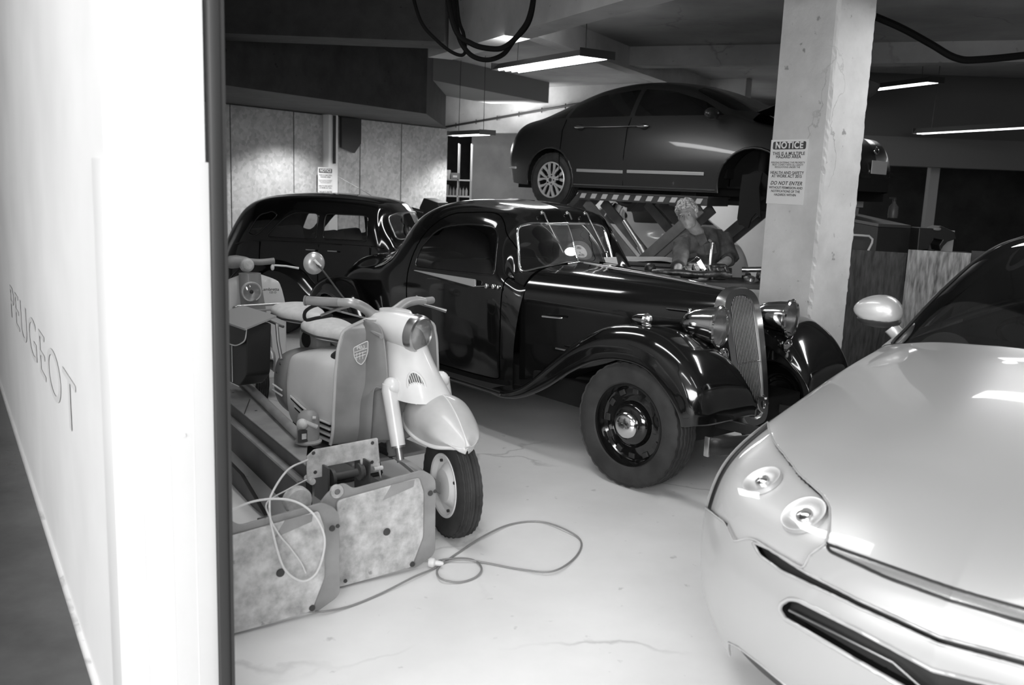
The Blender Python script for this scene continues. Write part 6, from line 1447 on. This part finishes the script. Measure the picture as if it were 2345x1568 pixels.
# --- clothes
c = MB(); P = [Vector(p) for p in P]
c.tube([L(neck) + Vector((0, .04, -.055))] + P[1:], [.085] + list(np.interp(ts[1:], [0, .25, .55, .8, 1], [.13, .172, .160, .165, .15])), 22)
c.tube([L(shR) + Vector((0, 0, -.01)), L(chest) + Vector((0, .02, .07)), L(shL) + Vector((0, 0, -.01))], [.085, .125, .088], 18)
for s0, e0_, h0, cut in ((shR, elR, haR, .55), (shL, elL, haL, .2)):
    E_ = L(e0_); W__ = L(h0); c.tube([L(s0), (L(s0) + E_) / 2, E_, E_ * (1 - cut) + W__ * cut], [.082, .070, .062, .058], 16); q_ = E_ * (1 - cut) + W__ * cut; c.tube([q_ - (W__ - E_).normalized() * .03, q_], [.064, .064], 16)
for s_ in (-1, 1):
    hip = Vector((s_ * .09, .0, .90)); kn = Vector((s_ * .12, -.06, .50)); an = Vector((s_ * .13, .04, .12)); c.tube([hip, (hip + kn) / 2, kn, (kn * .5 + an * .5), an], [.125, .108, .085, .080, .075], 16)
cl = c.build('overalls', 'overall', mp, smooth=True); remesh(cl, .012)
d_ = cl.modifiers.new('folds', 'DISPLACE'); tx = bpy.data.textures.new('folds', 'CLOUDS'); tx.noise_scale = .09; d_.texture = tx; d_.strength = .028; d_.mid_level = .5
b = MB(); nk = L(neck) + Vector((-.01, .0, -.045))
for s_ in (-1, 1): b.prism([(0, 0), (.085, .01), (.095, -.06), (.03, -.10)], nk + fw * .065 + Vector((0, 0, .02)), rt * s_, up, fw * .008)
b.build('collar', 'overall', cl)
for s_ in (-1, 1):
    b = MB(); o_ = L(chest) + fw * .155 + rt * (s_ * .085) + Vector((0, 0, .02)); b.prism([(-.05, -.06), (.05, -.06), (.05, .04), (-.05, .04)], o_, rt, up, fw * .012); b.build('pocket', 'overall', cl, bevel=.004)
# hair: curly cap
h = MB(); r_ = np.random.default_rng(3)
for k in range(260):
    th = r_.uniform(0, 2 * pi); z = r_.uniform(-.25, 1.0); rr = sqrt(max(0, 1 - z * z)); x, y = rr * cos(th), rr * sin(th)
    if y > .5 and z < .30: continue
    if y > .2 and z < .05: continue
    v = hp(x * .086, -.014 + y * .100, .040 + z * .100); s = r_.uniform(.012, .022)
    h.ball(v, s, 8, 6)
h.ball(hp(0, -.02, .045), (.080, .096, .088), 20, 12, RH)
hr_ = h.build('hair', 'hair', mp, smooth=True); remesh(hr_, .0055, False)
for s_ in (-1, 1):
    b = MB(); b.ball(hp(s_ * .031, .079, .002), (.0115, .009, .0075), 12, 8, RH); ey = b.build('eye', mat('eye_white', .5, .3) if 'eyew' not in M else M['eyew'], mp, smooth=True)
    b = MB(); b.ball(hp(s_ * .031, .087, .001), (.005, .003, .005), 10, 6, RH); b.build('pupil', 'black_rubber', ey, smooth=True)
    b = MB(); b.tube([hp(s_ * .048, .083, .020), hp(s_ * .03, .093, .024), hp(s_ * .014, .095, .020)], .004, 6); b.build('eyebrow', 'hair', mp, smooth=True)
for s_ in (-1, 1): b = MB(); an = Vector((s_ * .13, .04, .09)); b.tube([an + Vector((0, .045, -.045)), an + Vector((0, -.06, -.045)), an + Vector((0, -.19, -.055))], [.045, .05, .036], 14); b.tube([an + Vector((0, .01, -.04)), an + Vector((0, .01, .05))], .055, 14); b.build('boot', 'black_rubber', mp, smooth=True)

# ================================================================== ENGINE ON A LOW BENCH, LAMP, POLE
def bx_thing(name, label, cat, m, loc, size, rz=0., bev=.01, group=None):
    t = thing(name, label, cat, loc, rz, group); b = MB(); b.box((0, 0, size[2] / 2), size, bev=bev); b.build(name.split('_')[-1] + '_body' if False else 'carcass', m, t, smooth=True); return t
bc = at_y(1615, 640, 7.45); bt = .885
wb = thing('workbench', 'low dark workbench carrying engine parts in front of the mechanic', 'workbench', (bc.x, 7.5, 0), radians(-8))
b = MB(); b.box((.05, 0, bt - .02), (1.25, .55, .04), bev=.005); b.build('bench_top', 'lift_dark', wb)
for sx in (-1, 1):
    for sy in (-1, 1): b = MB(); b.box((.05 + sx * .55, sy * .22, (bt - .04) / 2), (.06, .06, bt - .04)); b.build('leg', 'lift_dark', wb)
b = MB(); b.box((.05, 0, .25), (1.15, .45, .03)); b.build('shelf', 'lift_dark', wb)
en_ = thing('engine', 'greasy stripped engine with pipes lying on the workbench in front of the mechanic', 'engine', (bc.x, 7.5, bt), radians(-8))
M['grease'] = mat('greasy_iron', .05, .35, metal=.6, noise=(14, .02, .16, 6), bump=(25, .6, .01))
b = MB(); b.box((-.02, .08, .05), (.40, .22, .10), bev=.02); b.box((.02, .08, .105), (.32, .15, .03), bev=.01); eb = b.build('cylinder_block', 'grease', en_, smooth=True)
r_ = np.random.default_rng(9)
for k in range(6): b = MB(); x = -.16 + k * .065; b.tube([(x, -.02, .07), (x, -.08, .09 + .02 * (k % 2)), (x + .02, -.13, .06)], .014, 10); b.build('manifold_pipe', 'grease', en_, smooth=True)
b = MB(); b.tube([Vector(v) for v in cr(np.array([(-.42, -.12, .04), (-.34, -.16, .05), (-.2, -.18, .055), (-.05, -.19, .05), (.1, -.17, .06), (.2, -.15, .05)]), 24)], .028, 12); b.build('exhaust_pipe', 'grease', en_, smooth=True)
for k in range(14):
    b = MB(); c0 = Vector((r_.uniform(-.45, .6), r_.uniform(-.2, .2), .03)); s = r_.uniform(.02, .05)
    if k % 2: b.lathe([(0, 0), (s, 0), (s, s * .5), (s * .5, s * .6), (s * .4, s)], c0 - Vector((0, 0, .03)), (0, 0, 1), 16)
    else: b.ball(c0 + Vector((0, 0, s - .03)), (s, s * .8, s), 12, 8)
    b.build('engine_fitting', 'grease', en_, smooth=True)
b = MB(); b.lathe([(.0, 0), (.06, 0), (.06, .03), (.03, .03), (.03, .05), (0, .05)], (.36, -.12, .0), (.1, -.3, 1), 24); b.build('pulley', 'dull_chrome', en_, smooth=True, auto=40)
b = MB(); b.tube([(.30, .0, .09), (.55, -.05, .11), (.70, -.02, .10)], .022, 12); b.build('shaft', 'dull_chrome', en_, smooth=True)
# lamp and upright pipe
lpz = at_y(1605, 605, 7.42)
wl_ = thing('work_lamp', 'small bright hand lamp leaning on the engine below the mechanic', 'lamp', lpz, 0)
wl_.location = (lpz.x, 7.42, lpz.z)
b = MB(); b.tube([(-.022, 0, .03), (.03, 0, -.045)], .019, 14); b.build('lamp_tube', mat('lamp_glow', .9, .4, emit=5), wl_, smooth=True)
b = MB(); b.tube([(-.045, .0, .055), (-.022, 0, .03)], [.012, .022], 12); b.tube([(.03, 0, -.045), (.06, 0, -.095)], [.022, .014], 12); b.build('lamp_handle', 'black_rubber', wl_, smooth=True)
b = MB(); b.tube([(-.04, .01, .05), (-.10, .04, .0), (-.17, .06, -.09)], .004, 6); b.build('lamp_hook', 'dull_chrome', wl_)
pl2 = bpy.data.lights.new('lamp_light', 'POINT'); pl2.energy = 2.5; pl2.shadow_soft_size = .03; o = bpy.data.objects.new('lamp_light', pl2); C.objects.link(o); o.parent = wl_; o.location = (-.02, .06, .07)
pp0 = at_y(1632, 556, 7.5); b = MB(); b.tube([(pp0.x - .008, 7.5, bt + .02), (pp0.x, 7.5, pp0.z)], .016, 14); b.lathe([(.017, 0), (.022, .004), (.022, .014), (.017, .018)], (pp0.x, 7.5, pp0.z - .01), (0, 0, 1), 16); tag(b.build('upright_pipe', 'dull_chrome', None, smooth=True), 'bright upright metal pipe standing on the engine in front of the mechanic', 'pipe')
# dark box on trestle, left of the mechanic
q0 = at_y(1465, 600, 8.6)
t = thing('parts_cabinet', 'low dark cabinet with a sheet on top between the coupe roof and the mechanic', 'cabinet', (q0.x, 8.6, 0), radians(-12))
b = MB(); b.box((0, 0, .46), (.62, .45, .86), bev=.01); b.build('carcass', 'lift_arm', t, smooth=True)
b = MB(); b.box((.0, 0, .915), (.70, .5, .035), bev=.006); b.build('cabinet_top', 'lift_dark', t)
P = surf([[(-.34, -.2, .94), (-.3, 0, .95), (-.34, .2, .94)], [(-.05, -.24, .935), (0, 0, .96), (-.05, .2, .94)], [(.22, -.27, .955), (.25, 0, .97), (.2, .2, .95)], [(.42, -.22, .92), (.46, 0, .94), (.42, .2, .93)]], 20, 16)
thick_sheet(P, 'crumpled_sheet', 'lift_grey', t, .004)
b = MB(); b.bar((.1, -.235, .78), (.22, -.235, .78), .015, .015); b.build('handle', 'chrome', t)
# ================================================================== SHELF IN THE RECESS
sx0, sx1 = at_y(1012, 400, 17.9).x, at_y(1079, 400, 17.9).x; SYy = 17.9
sh_ = thing('shelving', 'open shelving with boxes and bottles in the recess between the chipboard and the grey wall', 'shelf', ((sx0 + sx1) / 2, SYy, 0)); w = sx1 - sx0
shelf_z = [at_y(1045, y, SYy).z for y in (449, 412)] + [1.05, .6]
for z in shelf_z: b = MB(); b.box((0, 0, z), (w, .4, .025)); b.build('shelf_board', mat('shelf_paint', .6, .5) if 'shelf_p' not in M else M['shelf_p'], sh_)
for x in (-w / 2, .04, w / 2):
    for y in (-.19, .19): b = MB(); b.box((x, y, 1.15), (.02, .02, 2.3)); b.build('post', mat('post_paint', .55, .5) if 'post_p' not in M else M['post_p'], sh_)
z0 = shelf_z[0] + .0125; z1 = shelf_z[1] + .0125
for k in range(6):
    x = -w / 2 + .18 + k * .062; t = thing('oil_bottle', ['first small bottle beside the carton', 'second small bottle from the carton', 'pale bottle left of the thin post', 'bottle just right of the thin post', 'last pale bottle but one, away from the carton', 'bottle at the right end of the row'][k] + ' on the middle shelf of the recess', 'bottle', ((sx0 + sx1) / 2 + x, SYy - .12, z0), 0, 'bottles in the recess shelving')
    b = MB(); b.lathe([(0, 0), (.024, 0), (.025, .10), (.012, .14), (.011, .16), (0, .16)], (0, 0, 0), (0, 0, 1), 12); b.build('bottle_body', mat('bottle_%d' % k, .25 + .08 * (k % 3), .4), t, smooth=True)
    b = MB(); b.lathe([(.013, .15), (.013, .175), (0, .175)], (0, 0, 0), (0, 0, 1), 10); b.build('cap', 'lift_dark', t)
for k, (x, ww, hh, v, lb) in enumerate(((-w / 2 + .09, .16, .17, .5, 'pale carton with a label on the upper shelf of the recess, nearest the chipboard'), (-w / 2 + .27, .16, .12, .2, 'grey carton beside the pale carton on the upper shelf'), )):
    t = thing('carton', lb, 'box', ((sx0 + sx1) / 2 + x, SYy - .1, z1), 0, 'cartons on the upper shelf'); b = MB(); b.box((0, 0, hh / 2), (ww, .25, hh), bev=.003); b.build('carton_body', mat('carton_%d' % k, v, .6), t); b = MB(); b.box((0, -.127, hh * .45), (ww * .5, .002, hh * .3)); b.build('carton_label', 'sign_face2' if 'sign_face2' in M else mat('carton_label', .7, .6), t)
t = thing('carton', 'grey carton on the middle shelf left of the bottles', 'box', ((sx0 + sx1) / 2 - w / 2 + .08, SYy - .08, z0), 0, None); b = MB(); b.box((0, 0, .1), (.13, .25, .2), bev=.003); b.build('carton_body', mat('carton_g', .3, .6), t)

# black tool chest with open lid between the saloon and the coupe
q0 = at_y(960, 500, 10.9)
tcst = thing('tool_chest', 'black perforated tool panel and chest standing between the saloon and the coupe roof', 'tool chest', (q0.x, 10.9, 0), radians(-20))
def tl(px, py, y=0.): return lp(px, py, (q0.x, 10.9, radians(-20), 0), 1, y)
P = [tl(925, 470), (tl(968, 482)), tl(968, 560), tl(923, 560)]
b = MB(); b.prism([(p.x, p.z) for p in P], (0, 0, 0), (1, 0, 0), (0, 0, 1), (0, .05, 0)); pn = b.build('perforated_panel', 'dark_plastic', tcst)
for k in range(9):
    p = tl(939 + k * 3.6, 478.5 + k * 1.0, -.002); b = MB(); b.box((p.x, -.002, p.z), (.007, .003, .010)); b.build('panel_hole', 'stripe_w', pn)
P = [tl(960, 475, .1), tl(970, 453, .1), tl(1003, 464, .1), tl(1015, 500, .1), tl(962, 500, .1)]
b = MB(); b.prism([(p.x, p.z) for p in P], (0, .1, 0), (1, 0, 0), (0, 0, 1), (0, .3, 0)); b.build('chest_lid', 'dark_plastic', tcst, bevel=.01)
b = MB(); b.box(((tl(960, 560).x), .2, .45), (.7, .4, .9), bev=.01); b.build('chest_body', 'dark_plastic', tcst, smooth=True)
# thin cord from the post to the saloon roof
cable('hanging_cable', 'thin cord drooping from the pale post to the saloon roof', [at_y(775, 405, 11.9), at_y(820, 430, 11.3), at_y(857, 452, 10.6), at_y(872, 458, 10.1)], .003, 'lift_dark')

# ================================================================== RIGHT BACKGROUND
def ab(px, py, y): return at_y(px, py, y)
# chipboard screens on the right
def board(label, pts, Y0, Y1, m, name='chipboard_screen'):
    """upright sheet whose top edge runs between two picture points at depths Y0, Y1"""
    a, c = at_y(pts[0][0], pts[0][1], Y0), at_y(pts[1][0], pts[1][1], Y1); d = Vector((c.x - a.x, c.y - a.y, 0)); Ln = d.length; d.normalize(); n = Vector((-d.y, d.x, 0)); h = (a.z + c.z) / 2
    b = MB(); b.prism([(0, .0), (Ln, .0), (Ln, h), (0, h)], (a.x, a.y, 0), d, (0, 0, 1), n * .02); return tag(b.build(name, m, None, bevel=.002), label, 'board')
board('dark chipboard screen behind the silver car mirror, reaching the pillar', ((1880, 570), (2078, 576)), 8.3, 8.0, 'osb_dark')
board('paler scuffed chipboard screen above the bonnet of the silver car', ((2080, 574), (2225, 577)), 7.4, 7.2, 'osb_light')
board('dark sheet leaning right of the paler chipboard screen', ((2226, 577), (2420, 580)), 7.3, 7.2, 'lift_dark', 'dark_sheet')
# big grey bench behind the boards
P = [at_y(1880, 488, 9.3), at_y(2012, 512, 9.2), at_y(2086, 516, 9.8), at_y(1915, 478, 10.6)]
t = thing('parts_washer', 'grey steel bench with a sloping lid behind the dark chipboard screen', 'bench', (2.1 + 1.8, 9.4, 0))
O = Vector((3.9, 9.4, 0)); zt = sum(p.z for p in P) / 4
A1, A2, A3, A4 = [Vector((p.x, p.y, p.z)) - O for p in P]
b = MB(); b.add([A1, A2, A3, A4] + [Vector((v.x, v.y, v.z - .03)) for v in (A1, A2, A3, A4)], [(0, 1, 2, 3), (7, 6, 5, 4), (0, 4, 5, 1), (1, 5, 6, 2), (2, 6, 7, 3), (3, 7, 4, 0)]); b.build('lid', mat('bench_lid', .14, .5), t)
b = MB(); lo = [Vector((v.x, v.y, .05)) for v in (A1, A2, A3, A4)]; hi = [Vector((v.x, v.y, v.z - .035)) for v in (A1, A2, A3, A4)]; b.add(lo + hi, [(3, 2, 1, 0), (4, 5, 6, 7), (0, 1, 5, 4), (1, 2, 6, 5), (2, 3, 7, 6), (3, 0, 4, 7)]); b.build('cabinet', mat('bench_body', .05, .55), t)
b = MB(); b.tube([Vector(v) for v in [at_y(x, y, 8.9) - O for x, y in ((1880, 537), (1960, 538), (1990, 540), (1998, 548), (1997, 556), (1989, 572), (1985, 590))]], .011, 10); b.build('grab_rail', 'rim_white', t, smooth=True)
# papers, bottle, lathe, strip light spill
p = at_y(1961, 463, 10.4); b = MB(); b.box((p.x, 10.4, p.z), (.16, .01, .11)); b.box((p.x - .01, 10.39, p.z - .0), (.17, .004, .008)); tag(b.build('paper_sheet', 'window_paper_2' if 'window_paper_2' in M else mat('paper_sheet', .6, .6), None), 'white papers pinned up right of the pillar under the raised saloon', 'paper')
p = at_y(1945, 485, 9.7); t = thing('carton', 'small pale carton lying on the grey bench right of the pillar', 'box', (p.x, 9.7, p.z - .05)); b = MB(); b.box((0, 0, .06), (.14, .12, .08), (.1, .0, .3), bev=.004); b.build('carton_body', mat('carton_p', .25, .6), t)
p = at_y(2046, 480, 10.2); t = thing('spray_bottle', 'dim plastic bottle standing at the back of the grey bench', 'bottle', (p.x, 10.2, p.z - .09)); b = MB(); b.lathe([(0, 0), (.05, 0), (.055, .04), (.05, .12), (.02, .16), (.018, .19), (0, .19)], (0, 0, 0), (0, 0, 1), 20); b.build('bottle_body', mat('bottle_dim', .12, .4), t, smooth=True)
b = MB(); b.lathe([(.022, .18), (.022, .21), (0, .21)], (0, 0, 0), (0, 0, 1), 12); b.box((-.02, 0, .215), (.07, .02, .02)); b.build('trigger', 'lift_dark', t)
# far doorway strip of light: pale door jamb and window behind the lathe
q0, q1 = at_y(2133, 340, 14.5), at_y(2155, 340, 14.5)
b = MB(); b.box(((q0.x + q1.x) / 2, 14.5, 1.25), (q1.x - q0.x, .12, 2.3), bev=.004); structure(b.build('trim_1', mat('jamb', .42, .6)))
p = at_y(2146, 560, 9.4); zq = at_y(2150, 580, 9.0).z; b = MB(); b.box((p.x, 9.38, (zq + p.z + .15) / 2), (.30, .02, p.z + .15 - zq)); tag(b.build('pale_panel', mat('pale_panel', .5, .6), None), 'pale panel standing behind the black lathe at the right', 'panel')
la = thing('bench_lathe', 'black bench drill with a sloping head in front of the pale strip at the right', 'drill', (at_y(2150, 540, 9.0).x, 9.0, 0))
LO = Vector(la.location); W3 = lambda px, py, y=9.0: at_y(px, py, y) - LO
b = MB(); b.prism([(v.x, v.z) for v in (W3(2095, 520), W3(2130, 522), W3(2146, 516), W3(2176, 530), W3(2180, 545), W3(2160, 552), W3(2150, 562), W3(2143, 574), W3(2140, 560), W3(2148, 548), W3(2128, 544), W3(2118, 560), W3(2116, 574), W3(2090, 574))], (0, -.1, 0), (1, 0, 0), (0, 0, 1), (0, .2, 0)); b.build('drill_head', 'dark_plastic', la, bevel=.008)
b = MB(); v = W3(2112, 574); b.box((v.x + .02, 0, v.z - .04), (.12, .2, .12)); b.build('drill_stand', 'dark_plastic', la)
b = MB(); v = W3(2146, 524, 8.88); b.ball((v.x, -.12, v.z), (.04, .02, .018)); b.build('head_cap', mat('cap_grey', .25, .4), la, smooth=True)
t = thing('side_table', 'dark low table behind the paler chipboard screen carrying the drill', 'table', (LO.x + .22, 9.2, 0)); b = MB(); z_ = W3(2150, 580).z; b.box((0, 0, z_ - .02), (.56, .5, .04)); b.build('tabletop', 'lift_dark', t)
for sx in (-1, 1):
    for sy in (-1, 1): b = MB(); b.box((sx * .24, sy * .21, (z_ - .04) / 2), (.05, .05, z_ - .04)); b.build('leg', 'lift_dark', t)
# dark crate behind the coupe's far wing
p = at_z(1925, 800, .2); t = thing('rubber_mat_roll', 'black roll lying on the floor behind the far front wing of the coupe', 'roll', (2.75, 6.35, .13)); b = MB(); b.lathe([(0, -.3), (.13, -.3), (.13, .3), (0, .3)], (0, 0, 0), (1, -.3, 0), 24); b.build('roll_body', 'black_rubber', t, smooth=True, auto=40)
